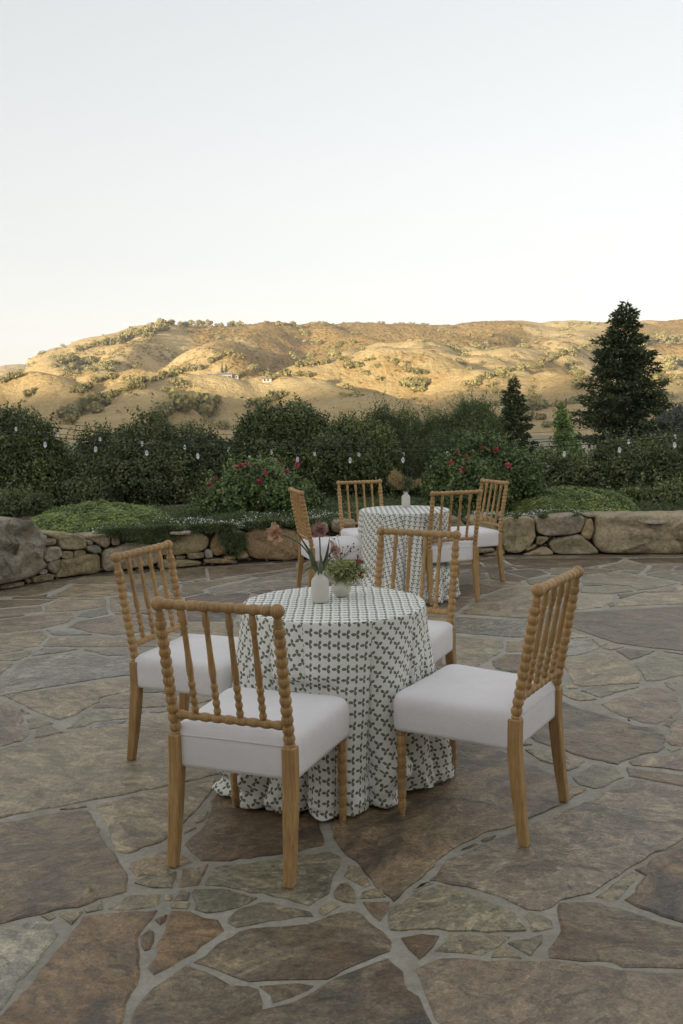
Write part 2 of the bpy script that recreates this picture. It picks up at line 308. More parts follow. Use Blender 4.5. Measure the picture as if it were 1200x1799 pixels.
g -2056,8144 -2019,8156 -1669,8144 -1556,8244 -1594,8306 -1619,8344 -1644,8344 -1681,8319 -2094,8194 -2106,8181
m 1419,9294 1606,9481 1594,9544 1569,9581 1294,9581 1094,9569 1081,9556 1094,9519 1206,9456
m -894,8494 -781,8494 -544,8706 -644,8806 -681,8781 -794,8681 -1031,8531 -994,8506
o 719,8669 806,8906 756,8944 556,8906 456,8894 394,8844 556,8706 644,8706
m 469,8931 731,8981 719,9169 706,9181 669,9169 569,9156 469,9206 431,9194 369,9069
o -531,8731 -444,8794 -344,8794 -294,8844 -206,8956 -231,8981 -294,8994 -419,9031 -619,8831
b 1619,9056 1694,9069 1681,9369 1669,9381 1694,9431 1631,9456 1444,9281 1469,9119 1494,9094
b -1381,7544 -1344,7569 -1231,7719 -1231,7756 -1256,7806 -1331,7731 -1431,7744 -1481,7781 -1506,7869 -1544,7844 -1531,7769 -1481,7669
g 819,8944 881,8956 994,9019 969,9281 956,9294 931,9281 769,9256 731,9206 769,9106 769,8981
m 3256,8531 3606,8544 3619,8556 3569,8644 3531,8731 3469,8744 3369,8731 3331,8706 3256,8581 3244,8556
b -431,7681 -394,7694 -394,7844 -344,7956 -369,7969 -444,7931 -594,7856 -606,7819 -569,7744
m 2781,9369 2944,9369 2956,9381 2919,9519 2894,9544 2669,9556 2569,9556 2456,9406
b 2231,8331 2619,8494 2631,8519 2556,8556 2444,8594 2331,8606 2294,8456 2231,8369 2219,8344
t 3606,9331 3931,9331 3956,9381 3956,9481 3869,9494 3494,9519 3481,9494 3506,9444
b 2269,5306 2294,5381 2081,5494 2044,5519 2031,5506
b -2156,8719 -1781,8931 -1806,8969 -1881,9006 -2219,8881
b -1519,6831 -1444,6906 -1469,6981 -1506,6956 -1706,6931 -1781,6919 -1806,6894 -1794,6869 -1569,6869
m -1181,6219 -1169,6256 -1219,6481 -1206,6506 -1256,6519 -1281,6494 -1256,6344 -1281,6281
o -1569,7869 -1506,7919 -1544,8144 -1506,8194 -1419,8244 -1456,8281 -1656,8119 -1644,7919
b -2519,8644 -2206,8694 -2194,8719 -2231,8806 -2256,8869 -2444,8819 -2544,8719 -2544,8681
b -2531,7544 -2494,7544 -2469,7569 -2531,7581 -2594,7631 -2619,7744 -2694,7656 -2781,7644 -2856,7644 -2881,7619 -2869,7569 -2544,7556
t 2394,9394 2481,9481 2519,9544 2506,9556 2156,9569 2144,9581 2056,9569 2056,9456 2081,9419 2381,9406
m 2606,7431 2831,7469 2856,7494 2856,7594 2856,7619 2831,7631 2744,7556 2581,7494 2569,7481
m -2781,8356 -2694,8356 -2644,8381 -2556,8631 -2581,8681 -2781,8469 -2831,8394
o 3169,9319 3544,9331 3556,9344 3506,9406 3431,9519 3306,9531 3169,9356 3156,9331
g 2019,9419 2031,9444 2006,9581 1669,9594 1619,9581 1656,9481 1731,9444 2006,9431
m 2669,8531 2694,8556 2531,8744 2581,8806 2569,8819 2444,8719 2356,8706 2319,8719 2269,8706 2306,8644 2494,8619
t 44,8694 69,8694 81,8719 -119,8956 -169,8956 -244,8869 -306,8794 -294,8781 -56,8769 6,8744
m 1694,8856 1781,8881 1794,8906 1719,8969 1694,9019 1619,9019 1519,9056 1481,9069 1456,9056 1469,8931 1494,8906
o 56,8294 169,8331 206,8381 94,8619 69,8656 44,8644 44,8306
r -31,9281 31,9406 81,9456 181,9506 169,9519 -31,9506 -281,9456
b -2831,6719 -2606,6806 -2531,6856 -2519,6894 -2544,6919 -2831,6744 -2844,6731
b 2294,7194 2494,7394 2569,7431 2544,7469 2506,7444 2306,7344 2319,7294 2281,7206
b 31,8069 144,8081 156,8269 131,8281 56,8256 31,8169 -56,8106
t 3106,9319 3256,9519 3244,9531 3081,9531 3031,9544 2944,9531 2994,9394
r -681,7619 -619,7769 -656,7831 -694,7806 -731,7794 -806,7694 -769,7656
o -2194,7494 -2069,7494 -2056,7519 -2081,7581 -2169,7531 -2294,7556 -2431,7569 -2444,7556 -2431,7519
t 3356,8756 3419,8781 3544,8756 3619,8781 3631,8856 3594,8869 3344,8881 3331,8856
b 1419,5844 1494,5944 1506,5994 1494,6019 1381,5894
t -1656,8931 -1494,9081 -1506,9119 -1644,9081 -1819,9019 -1781,8981
b 1994,8706 2069,8719 2081,8731 2069,8744 1844,8869 1781,8844 1731,8819 1756,8731 1919,8781
t 3056,8869 3144,8881 3081,8894 3031,8931 2981,9119 2969,9169 2856,9019
t -3131,7581 -2931,7581 -2919,7619 -2969,7631 -3006,7619 -3156,7681 -3169,7644
r -419,9269 -381,9406 -394,9444 -669,9394 -744,9369 -706,9319 -494,9381 -444,9344
b -2969,8156 -2944,8156 -2806,8306 -2806,8331 -2831,8344 -2844,8356 -2869,8344 -2969,8194 -2981,8169
m 2119,8006 2144,8019 2194,8181 2181,8206 2169,8194 2056,8044 2069,8019
m -1456,9106 -1081,9219 -1069,9231 -1081,9244 -1131,9256 -1431,9156 -1469,9131
t -1044,9244 -756,9306 -744,9319 -769,9344 -794,9369 -1056,9281 -1069,9269
m 3019,7756 3169,7756 3181,7769 3156,7794 3056,7856 3044,7806 3006,7769
b 2156,7781 2306,7781 2319,7794 2281,7819 2169,7869 2144,7819
r -3156,7906 -3081,7956 -2981,8094 -2994,8119 -3031,8106 -3106,7981 -3169,7919
t -1381,8269 -1294,8331 -1331,8406 -1344,8419 -1431,8319
m -3056,881 -2931,894 -2819,969 -2631,1044 -2406,1056 -2369,1119 -2331,1256 -2344,1294 -2519,1481 -2944,1881 -2981,1956 -3044,2106 -3069,2131 -3131,2119 -3269,2006 -3344,1894 -3456,1781 -3569,1731 -3369,1519 -3331,1444 -3294,1306 -3281,1131 -3244,1044 -3119,919
r -4094,2781 -4006,2781 -3881,2831 -3756,2844 -3419,3094 -3369,3294 -3269,3544 -3256,3706 -3394,3756 -3469,3819 -3506,3869 -3556,3856 -3694,3756 -4006,3619 -4206,3469 -4219,3394 -4256,3344 -4406,3206 -4369,3081 -4231,2919 -4194,2831
b -3706,1769 -3569,1769 -3456,1819 -3381,1894 -3306,2006 -3169,2131 -3281,2244 -3381,2444 -3456,2519 -3644,2619 -3719,2694 -3769,2806 -3831,2806 -3969,2756 -4094,2744 -4169,2781 -4194,2769 -4244,2581 -4319,2456 -4419,2369 -4419,2294 -4381,2206 -4181,2181 -4119,2156 -4056,2094 -3994,1956 -3956,1919
m 3419,1044 3456,1044 3506,1094 3656,1531 3656,1656 3594,1819 3456,1894 3281,2044 3181,2081 3131,2081 3031,2019 2919,1981 2731,1956 2644,1906 2644,1644 2606,1531 2869,1394 3006,1219 3056,1181 3319,1094
t -2169,819 -1944,844 -1656,919 -1494,906 -1369,831 -1344,919 -1256,1056 -1206,1181 -1206,1369 -1244,1506 -1294,1531 -1481,1569 -1569,1606 -1794,1631 -1894,1631 -2006,1569 -2269,1319 -2306,1244 -2331,1119 -2381,1031 -2294,881 -2231,831
r 969,419 1481,419 1494,431 1494,581 1456,769 1469,881 1494,931 1444,1031 1431,1281 1394,1331 1306,1319 1269,1306 1181,1219 1106,1169 994,1169 894,1194 719,1269 606,1356 544,1381 394,1044 444,969 569,881 744,706
b -4456,2394 -4369,2444 -4319,2506 -4219,2781 -4244,2881 -4406,3081 -4431,3169 -4456,3194 -4569,3194 -4656,3219 -4894,3319 -5031,3356 -5169,3356 -5181,3331 -5181,2469 -5131,2456 -4906,2519 -4731,2519 -4619,2481
m 2644,1956 2731,1994 2969,2031 3131,2119 3119,2544 3144,2681 2969,2769 2819,2944 2756,2944 2531,2969 2356,2956 2269,2794 2244,2656 2156,2519 2181,2469 2444,2269
b -81,869 144,919 344,1031 406,1131 456,1294 519,1394 406,1519 331,1644 319,1756 344,1806 219,1831 106,1831 -331,1831 -431,1681 -381,1556 -394,1219 -369,1131 -306,1044
t 4169,2531 4356,2569 4556,2706 4706,2894 4744,3106 4744,3169 4706,3206 4519,3306 4356,3419 4256,3456 4081,3506 4019,3544 3981,3519 3881,3419 3844,3244 3719,2969 4031,2594
r 4494,419 5169,419 5181,431 5181,1106 5044,1231 4794,1331 4606,1344 4519,1281 4506,1206 4419,1106 4231,1006 4194,969 4269,919 4381,794 4431,556 4469,444
g -2631,2856 -2431,2931 -2306,3031 -2294,3044 -2306,3169 -2344,3244 -2606,3569 -2669,3719 -2694,3844 -2731,3856 -2856,3844 -3069,3769 -3194,3731 -3219,3706 -3231,3544 -3294,3406 -3381,3094 -3256,3044 -2931,3069 -2831,3019 -2731,2919
t 4756,3206 4819,3219 4881,3256 4944,3319 5031,3456 5181,3606 5181,3781 5156,3806 4994,3844 4731,4094 4556,4094 4456,4069 4181,3981 4094,3819 4044,3569 4356,3456
t -3506,4069 -3394,4181 -3294,4356 -3269,4456 -3294,4644 -3369,4681 -3469,4781 -3519,4894 -3994,4906 -4094,4881 -4269,4856 -4344,4781 -4256,4569 -4244,4381 -4169,4256 -4081,4206 -3994,4194 -3856,4206 -3681,4181 -3594,4144
b -4506,4806 -4356,4806 -4294,4869 -4294,4969 -4181,5169 -4194,5319 -4244,5456 -4306,5544 -4644,5706 -4769,5681 -4906,5619 -5119,5419 -5181,5319 -5181,5094 -5019,5056 -4744,4881
o 2556,1556 2581,1569 2606,1644 2619,1944 2556,2019 2456,2206 2344,2319 2144,2469 1894,2419 1856,2369 1819,2244 1744,2106 1644,2006 1456,1894 1469,1781 1519,1681 1606,1656 1706,1656 1981,1744 2106,1744 2269,1694
b 2944,3656 3081,3819 3294,4269 3081,4544 2969,4744 2906,4731 2781,4594 2681,4531 2519,4469 2406,4206 2281,4044 2269,3931 2294,3881 2431,3881 2619,3831
t -2569,2094 -2481,2094 -2244,2194 -1981,2206 -1831,2344 -1819,2381 -1831,2656 -1894,2744 -2056,2831 -2094,2881 -2194,3006 -2269,3031 -2431,2894 -2619,2831 -2656,2794 -2719,2656 -2781,2381 -2819,2319 -2756,2294 -2706,2244 -2656,2144
b 2919,4769 2981,4781 3144,4869 3294,4906 3494,4906 3506,4894 3631,4906 3769,4994 3769,5106 3794,5219 3769,5306 3681,5431 3556,5506 3381,5594 3256,5731 3119,5656 2894,5494 2881,5256 2844,5106 2844,4831
t 1519,944 1769,956 1944,994 2256,1019 2331,1144 2394,1319 2444,1394 2569,1506 2319,1631 2106,1706 1981,1706 1706,1619 1606,1619 1531,1644 1506,1619 1469,1431 1431,1344 1481,1244 1481,1031
m -4569,3231 -4431,3231 -4394,3256 -4256,3394 -4244,3506 -4319,3631 -4494,3844 -4644,4144 -4856,4144 -4994,4094 -5181,4031 -5181,3406 -4931,3369
r 3844,3431 4006,3569 4056,3819 4169,4019 4069,4094 3969,4106 3719,4231 3419,4231 3406,4244 3319,4231 3119,3819 2969,3644 2981,3631 3244,3631 3331,3606 3519,3506
t -4244,4894 -3994,4944 -3506,4931 -3481,4956 -3369,5144 -3381,5356 -3444,5481 -3569,5606 -3619,5669 -3694,5819 -3831,5831 -4006,5769 -4256,5544 -4181,5394 -4144,5256 -4156,5131 -4256,4969
b 3556,1881 3581,1894 3594,1981 3656,2094 3756,2181 4069,2381 4144,2481 4131,2519 4031,2556 3906,2681 3806,2831 3706,2931 3594,2944 3531,2931 3356,2731 3194,2681 3169,2644 3156,2544 3169,2131 3194,2106 3281,2081 3456,1931
t -5169,4081 -4856,4181 -4606,4169 -4369,4306 -4281,4381 -4281,4519 -4369,4756 -4381,4769 -4506,4769 -4619,4806 -4769,4856 -5019,5019 -5131,5044 -5181,5031 -5181,4094
b 4644,7906 4769,8069 4831,8206 4806,8531 4869,8681 4706,8794 4481,8894 4444,8894 4319,8794 4181,8731 4069,8656 4069,8506 4081,8494 4069,8319 4019,8219 3881,8056 3981,8019 4169,8081 4331,8081
r 4031,4131 4056,4131 4119,4219 4131,4369 4044,4556 4019,4669 4019,4806 3994,4831 3919,4856 3781,4969 3631,4869 3544,4856 3294,4869 3281,4856 3231,4856 3081,4806 3031,4781 3006,4744 3119,4544 3331,4281 3719,4269 3906,4169
m -2319,1306 -2006,1606 -1906,1669 -1994,1944 -1994,2156 -2006,2169 -2244,2156 -2331,2131 -2444,2069 -2531,2056 -2631,2081 -2694,2144 -2744,2244 -2831,2281 -2956,2219 -3044,2144 -3006,2106 -2906,1881 -2731,1731
t -3144,2144 -3069,2169 -2844,2331 -2806,2419 -2744,2694 -2694,2794 -2656,2831 -2894,3019 -3031,3031 -3181,3006 -3306,3019 -3406,3069 -3731,2819 -3706,2731 -3644,2656 -3456,2556 -3381,2494 -3244,2244
o -3294,3756 -3156,3769 -2856,3881 -2769,3894 -2669,3881 -2531,4019 -2506,4094 -2506,4194 -2631,4319 -2694,4456 -2831,4569 -2894,4619 -2969,4644 -3194,4644 -3244,4619 -3231,4456 -3256,4356 -3356,4181 -3481,4056 -3469,3869 -3394,3794
b 3144,2719 3206,2719 3356,2769 3419,2831 3456,2906 3531,2969 3594,2981 3681,2969 3806,3244 3844,3381 3831,3406 3631,3431 3444,3506 3331,3569 3244,3594 2994,3594 2969,3556 2944,3144 2844,2956 2969,2806
g 994,1206 1106,1206 1156,1231 1269,1344 1394,1369 1431,1431 1481,1681 1431,1781 1419,1881 1394,1906 1344,1919 919,1906 894,1844 844,1806 819,1819 394,1819 356,1756 356,1694 406,1569 556,1406 606,1394 719,1306 819,1256
m -1306,806 -981,831 -469,1044 -381,1056 -369,1069 -431,1219 -419,1556 -456,1644 -506,1656 -594,1631 -956,1631 -1206,1581 -1219,1519 -1169,1369 -1169,1181 -1219,1056 -1306,919 -1319,881
o -5169,1544 -5106,1581 -5006,1606 -4869,1606 -4719,1581 -4581,1719 -4531,1844 -4506,2044 -4419,2206 -4456,2294 -4456,2356 -4631,2444 -4731,2481 -4906,2481 -5181,2406 -5181,1556
m 4306,7194 4406,7206 4469,7419 4669,7644 4681,7719 4656,7844 4631,7881 4331,8044 4169,8044 4094,8019 3994,7994 3931,7931 3869,7831 3831,7706 3819,7556 3769,7469 3794,7381 3794,7294 3819,7269 3906,7244 4156,7231
b 2256,2844 2294,2931 2381,3006 2806,2981 2869,3056 2919,3206 2919,3494 2956,3606 2744,3731 2619,3794 2431,3844 2294,3844 2269,3819 2269,3506 2181,3394 2156,3319 2194,2969
g -4519,731 -4469,744 -4406,856 -4394,1019 -4369,1081 -4306,1144 -4231,1169 -4219,1194 -4444,1331 -4706,1544 -4869,1569 -5006,1569 -5081,1544 -5181,1494 -5181,831 -5156,819 -4981,869 -4781,869
b 2681,531 2744,556 3019,769 3369,944 3419,1006 3319,1056 3056,1144 2969,1219 2906,1306 2831,1381 2594,1494 2481,1394 2431,1319 2369,1144 2294,1019 2319,956 2569,644
t 4394,1731 4631,1806 4681,1881 4594,2256 4494,2394 4356,2531 4194,2506 4119,2394 4031,2319 3694,2094 3631,1981 3619,1869 3906,1781 3981,1769 4231,1781
m 4681,4831 4756,4844 4856,5094 4869,5269 4844,5356 4806,5394 4631,5469 4381,5481 4294,5506 4194,5406 4131,5369 4069,5356 3906,5294 3831,5231 3806,5106 3806,4981 3844,4944 4031,4844 4231,4919 4344,4919
b -1094,419 -119,419 -94,469 -94,644 -106,656 -94,844 -169,906 -294,1006 -369,1031 -469,1006 -981,794 -1294,769 -1306,744 -1269,656
g 3581,419 4431,419 4444,431 4394,556 4344,794 4231,906 4169,956 4019,956 3969,981 3856,1094 3731,1144 3656,1131 3481,1031 3394,919 3456,706 3556,519
t 4019,994 4169,994 4231,1044 4344,1094 4444,1169 4494,1294 4406,1481 4369,1706 4231,1744 4106,1744 4094,1731 3906,1744 3669,1819 3631,1806 3694,1656 3694,1531 3544,1119 3556,1106 3706,1181 3781,1169 3856,1131 3969,1019
o 3869,6431 4181,6656 4281,6706 4406,6744 4481,6744 4519,6769 4494,6981 4431,7131 4406,7156 4169,7181 4156,7194 3981,7194 3769,7244 3694,7181 3581,6944 3544,6731 3681,6569
g 4194,4031 4331,4056 4556,4131 4706,4131 4731,4156 4781,4356 4894,4644 4744,4794 4594,4819 4419,4869 4231,4881 4106,4844 4056,4806 4056,4669 4081,4556 4169,4369 4169,4256 4094,4119
b -4294,5569 -4269,5569 -4031,5781 -4031,6106 -4056,6269 -4131,6419 -4394,6419 -4544,6419 -4856,6106 -4744,5856 -4631,5731
r 1544,419 2606,419 2656,519 2531,644 2431,781 2269,981 2044,969 1769,919 1531,906 1506,881 1494,769
g 4569,6781 4656,6794 4756,6869 4819,6894 5169,6906 5181,6919 5181,7631 5144,7656 4994,7656 4981,7644 4719,7656 4531,7456 4481,7369 4444,7169 4531,6981 4544,6844
m -4119,1156 -4081,1156 -3994,1269 -3981,1469 -3944,1556 -3744,1756 -3956,1881 -4031,1956 -4119,2119 -4181,2144 -4294,2156 -4394,2169 -4431,2131 -4481,1994 -4506,1794 -4544,1719 -4694,1569 -4444,1369 -4281,1281 -4156,1169
r 4156,5894 4319,5894 4406,5956 4644,6069 4769,6156 4756,6231 4706,6331 4556,6531 4519,6606 4506,6681 4456,6706 4356,6694 4181,6619 3881,6394 3806,6144 3919,6081 4056,5931
m 3819,5269 3931,5344 4156,5419 4281,5531 4256,5694 4281,5844 4156,5856 4056,5894 3919,6044 3856,6081 3769,6119 3606,6044 3281,5769 3306,5706 3381,5631 3681,5469 3756,5394
t -4206,3506 -4006,3656 -3819,3731 -3694,3794 -3581,3881 -3506,3906 -3519,4044 -3594,4106 -3731,4156 -3856,4169 -3969,4156 -4119,4181 -4206,4256 -4269,4356 -4331,4294 -4581,4144 -4544,4006 -4456,3844 -4281,3631
m 4881,8719 5044,8719 5181,8769 5181,9406 5006,9431 4831,9431 4469,9456 4444,9369 4444,9144 4406,9044 4469,8931 4706,8831
m -3369,831 -3244,831 -3119,881 -3281,1044 -3306,1094 -3331,1306 -3369,1444 -3406,1519 -3606,1731 -3719,1731 -3781,1681 -3906,1556 -3944,1469 -3956,1269 -4006,1181 -4069,1131 -4031,1094 -3831,1006 -3744,931 -3556,919
r 4831,5406 4881,5406 5031,5456 5181,5531 5181,5906 5044,6031 4806,6131 4719,6081 4406,5919 4319,5844 4294,5706 4306,5569 4381,5519 4631,5506
b -3981,5819 -3831,5869 -3756,5869 -3681,5844 -3531,5869 -3381,5944 -3306,6081 -3244,6156 -3206,6319 -3481,6431 -3569,6469 -3681,6581 -3706,6631 -3831,6594 -3981,6519 -4094,6431 -4044,6344 -4006,6206 -3994,5831
b -2694,4494 -2656,4569 -2631,4694 -2506,4956 -2531,4994 -2581,5044 -2644,5069 -2756,5156 -2906,5306 -3219,5206 -3344,5131 -3369,5069 -3481,4919 -3431,4781 -3369,4719 -3269,4669 -3194,4681 -2919,4669
b 4719,1919 4931,2031 5181,2081 5181,2581 5094,2631 4931,2769 4719,2869 4644,2756 4556,2669 4431,2594 4381,2544 4531,2394 4631,2256 4669,2144 4694,1969
m 5169,1156 5181,1169 5181,2019 5069,2031 4931,1994 4706,1869 4694,1831 4631,1769 4419,1694 4419,1581 4506,1331 4519,1319 4606,1381 4794,1369 5069,1256
m 1869,2444 2106,2506 2206,2656 2244,2806 2169,2919 2144,3156 2119,3206 2031,3169 1906,3056 1869,3044 1706,3006 1394,2994 1369,2969 1406,2806 1481,2669 1606,2556 1794,2494
t 3294,5819 3569,6056 3756,6144 3844,6369 3844,6406 3681,6531 3519,6706 3481,6681 3331,6669 3194,6631 3119,6544 3081,6444 3131,6206 3206,6094
t -2944,419 -2119,419 -2106,469 -2131,581 -2244,781 -2244,806 -2331,881 -2419,1019 -2631,1006 -2819,931 -2919,856 -2931,556 -2956,469
g -56,419 906,419 919,431 881,494 731,669 569,844 356,1006 144,881 -44,844 -69,819 -69,656 -56,644 -69,431
m 5169,5956 5181,5969 5181,6856 5169,6869 4844,6856 4756,6831 4656,6756 4544,6744 4531,6694 4556,6606 4669,6419 4744,6331 4806,6169 5044,6069
b -3319,5194 -3206,5256 -2944,5331 -2906,5356 -2894,5394 -2881,5556 -3019,5781 -3031,5856 -3081,5931 -3106,6044 -3169,6106 -3231,6131 -3344,5944 -3431,5869 -3644,5806 -3556,5631 -3381,5444 -3344,5356 -3344,5256
m 4781,7681 4981,7681 4994,7694 5169,7681 5181,7694 5181,8644 5181,8706 5156,8719 5044,8681 4919,8681 4881,8631 4844,8531 4869,8206 4806,8069 4681,7894 4706,7731 4731,7694
b -3844,419 -3006,419 -2969,556 -2956,831 -2969,856 -3006,844 -3081,856 -3244,794 -3369,794 -3556,881 -3731,894 -3831,769 -3869,681 -3869,556
t -2206,3044 -2019,3194 -1869,3344 -1756,3419 -1706,3469 -1669,3556 -1681,3644 -1719,3719 -1769,3756 -1906,3756 -2069,3719 -2244,3694 -2406,3606 -2469,3594 -2569,3619 -2581,3606 -2469,3431 -2306,3244 -2256,3131 -2256,3069
m -2056,419 -1156,419 -1144,431 -1156,456 -1306,656 -1344,756 -1356,794 -1544,881 -1656,881 -2019,794 -2119,781 -2194,794 -2206,781 -2094,581
m -4219,419 -3906,419 -3894,431 -3906,681 -3869,769 -3756,906 -3831,969 -3969,1031 -4031,1056 -4094,1119 -4169,1144 -4281,1119 -4344,1056 -4369,856 -4469,706 -4256,494
r -1319,1569 -1256,1569 -1244,1594 -1331,1756 -1381,1906 -1469,1956 -1569,2056 -1594,2119 -1606,2319 -1631,2344 -1806,2331 -1881,2256 -1956,2181 -1956,1944 -1881,1694 -1856,1669 -1631,1656
g -5169,419 -4281,419 -4269,444 -4294,494 -4431,631 -4494,694 -4556,706 -4781,831 -4981,831 -5106,806 -5181,769 -5181,431
r -3194,6356 -3094,6469 -3031,6669 -2981,6756 -3056,6906 -3256,6894 -3444,6944 -3556,6944 -3619,6906 -3619,6856 -3681,6656 -3644,6581 -3569,6506
b -4481,6456 -4106,6456 -3981,6556 -3719,6669 -3656,6856 -3656,6931 -3669,7019 -3794,7206 -4119,6844 -4494,6469
b 5169,3831 5181,3844 5181,4706 5156,4719 5031,4656 4956,4644 4919,4606 4844,4431 4756,4119 4994,3881
b -2281,4169 -2144,4181 -2031,4244 -1956,4331 -2119,4694 -2106,4719 -2131,4744 -2256,4719 -2369,4669 -2481,4556 -2531,4531 -2631,4519 -2669,4481 -2594,4319 -2481,4206 -2419,4206
o 2669,419 3519,419 3531,481 3469,606 3419,706 3356,906 2906,656 2794,556 2706,506 2656,431
r 5156,2631 5181,2644 5181,3544 5169,3556 5081,3469 4981,3319 4881,3219 4781,3169 4744,2906 4956,2794
b 2156,3419 2206,3456 2231,3506 2231,3806 2219,3819 2156,3794 2019,3806 1931,3881 1869,3969 1819,3994 1756,3869 1694,3806 1719,3756 1594,3481 1681,3431 2081,3456
g -1219,1619 -956,1669 -594,1669 -469,1694 -419,1744 -381,1819 -406,1844 -531,1856 -644,1844 -881,1844 -906,1856 -969,1956 -1031,2131 -1056,2144 -1344,1906 -1294,1756
b 4919,4669 5031,4694 5181,4769 5181,5469 5169,5481 5156,5469 4881,5369 4906,5269 4906,5156 4856,4981 4769,4806
b 3094,5694 3131,5694 3231,5744 3256,5781 3169,6094 3094,6206 2994,6244 2881,6244 2831,6244 2806,6219 2669,5894 2819,5781 3019,5731
g 1606,2031 1644,2044 1719,2119 1844,2419 1794,2456 1619,2519 1406,2506 1256,2469 1169,2481 1119,2381 1419,2256 1544,2131
b 2619,4794 2744,4794 2806,4819 2806,5056 2719,5106 2594,5244 2481,5281 2369,5269 2344,5244 2369,5194 2281,4994 2319,4919 2494,4831
m -2481,3631 -2369,3656 -2194,3744 -1906,3794 -1744,3781 -1731,3794 -1756,3831 -1769,3906 -1819,3969 -1931,3919 -2156,3881 -2231,3894 -2419,3969 -2531,3981 -2644,3869 -2644,3781 -2619,3681 -2594,3656
m -1294,2694 -1281,2706 -1294,2756 -1406,2994 -1519,2994 -1669,3044 -1819,3044 -1931,3006 -1981,2969 -2081,2906 -2019,2844 -1894,2781 -1856,2744 -1481,2756
b -1381,1944 -1256,2006 -1056,2181 -1156,2419 -1181,2444 -1281,2444 -1344,2431 -1569,2319 -1544,2081 -1469,1994
r -3256,6931 -3094,6931 -3069,6956 -3106,7044 -3081,7081 -3144,7131 -3181,7231 -3194,7244 -3369,7231 -3556,7281 -3731,7281 -3781,7231 -3669,7094 -3619,6969 -3606,6956 -3556,6981 -3419,6981
t 3731,7494 3756,7506 3781,7556 3794,7706 3831,7831 3944,7981 3856,8031 3719,8056 3644,8106 3631,8094 3494,7769 3444,7669 3394,7619 3456,7581 3619,7544
o 1444,1919 1569,2006 1506,2131 1419,2219 1119,2344 1056,2219 944,1981 956,1944 1344,1956
g -1594,2356 -1481,2394 -1344,2469 -1194,2494 -1256,2644 -1419,2706 -1506,2719 -1656,2719 -1819,2694 -1781,2619 -1781,2381 -1769,2369 -1631,2381
o -5169,5394 -4906,5656 -4794,5719 -4681,5744 -4781,5856 -4844,6006 -4881,6081 -5181,5781 -5181,5406
b 2506,4519 2694,4569 2781,4631 2881,4744 2844,4781 2744,4756 2619,4756 2506,4794 2306,4894 2256,4894 2219,4869 2156,4719 2344,4644
m -2156,3919 -1969,3944 -1831,4006 -1944,4281 -2031,4206 -2131,4156 -2181,4131 -2281,4131 -2456,4169 -2494,4031 -2456,4006
m 3281,6956 3381,6969 3544,6956 3569,6981 3669,7194 3644,7219 3531,7256 3369,7294 3294,7294 3269,7269 3156,7006 3219,6969
t -2094,2931 -1931,3044 -1819,3081 -1669,3081 -1519,3031 -1431,3031 -1419,3044 -1481,3194 -1506,3256 -1556,3281 -1994,3181 -2169,3031
t 2056,3831 2156,3831 2244,3869 2231,3931 2244,4031 2044,4219 1931,4231 1831,4031 1931,3944 1994,3856
m -2606,4556 -2481,4594 -2331,4731 -2156,4794 -2231,4944 -2469,4931 -2494,4906 -2606,4656 -2619,4606
r 2856,5531 2906,5544 3069,5656 3019,5694 2819,5744 2681,5844 2669,5856 2644,5844 2544,5594
m 1419,3031 1581,3031 1856,3069 2031,3206 2094,3231 2119,3256 2119,3281 2094,3294 1944,3281 1681,3169 1606,3156 1469,3169 1419,3106 1431,3094 1406,3056
b 1531,3194 1681,3206 1869,3294 1994,3331 2119,3331 2144,3381 2119,3406 2044,3419 1681,3394 1581,3444 1481,3231 1494,3206"""
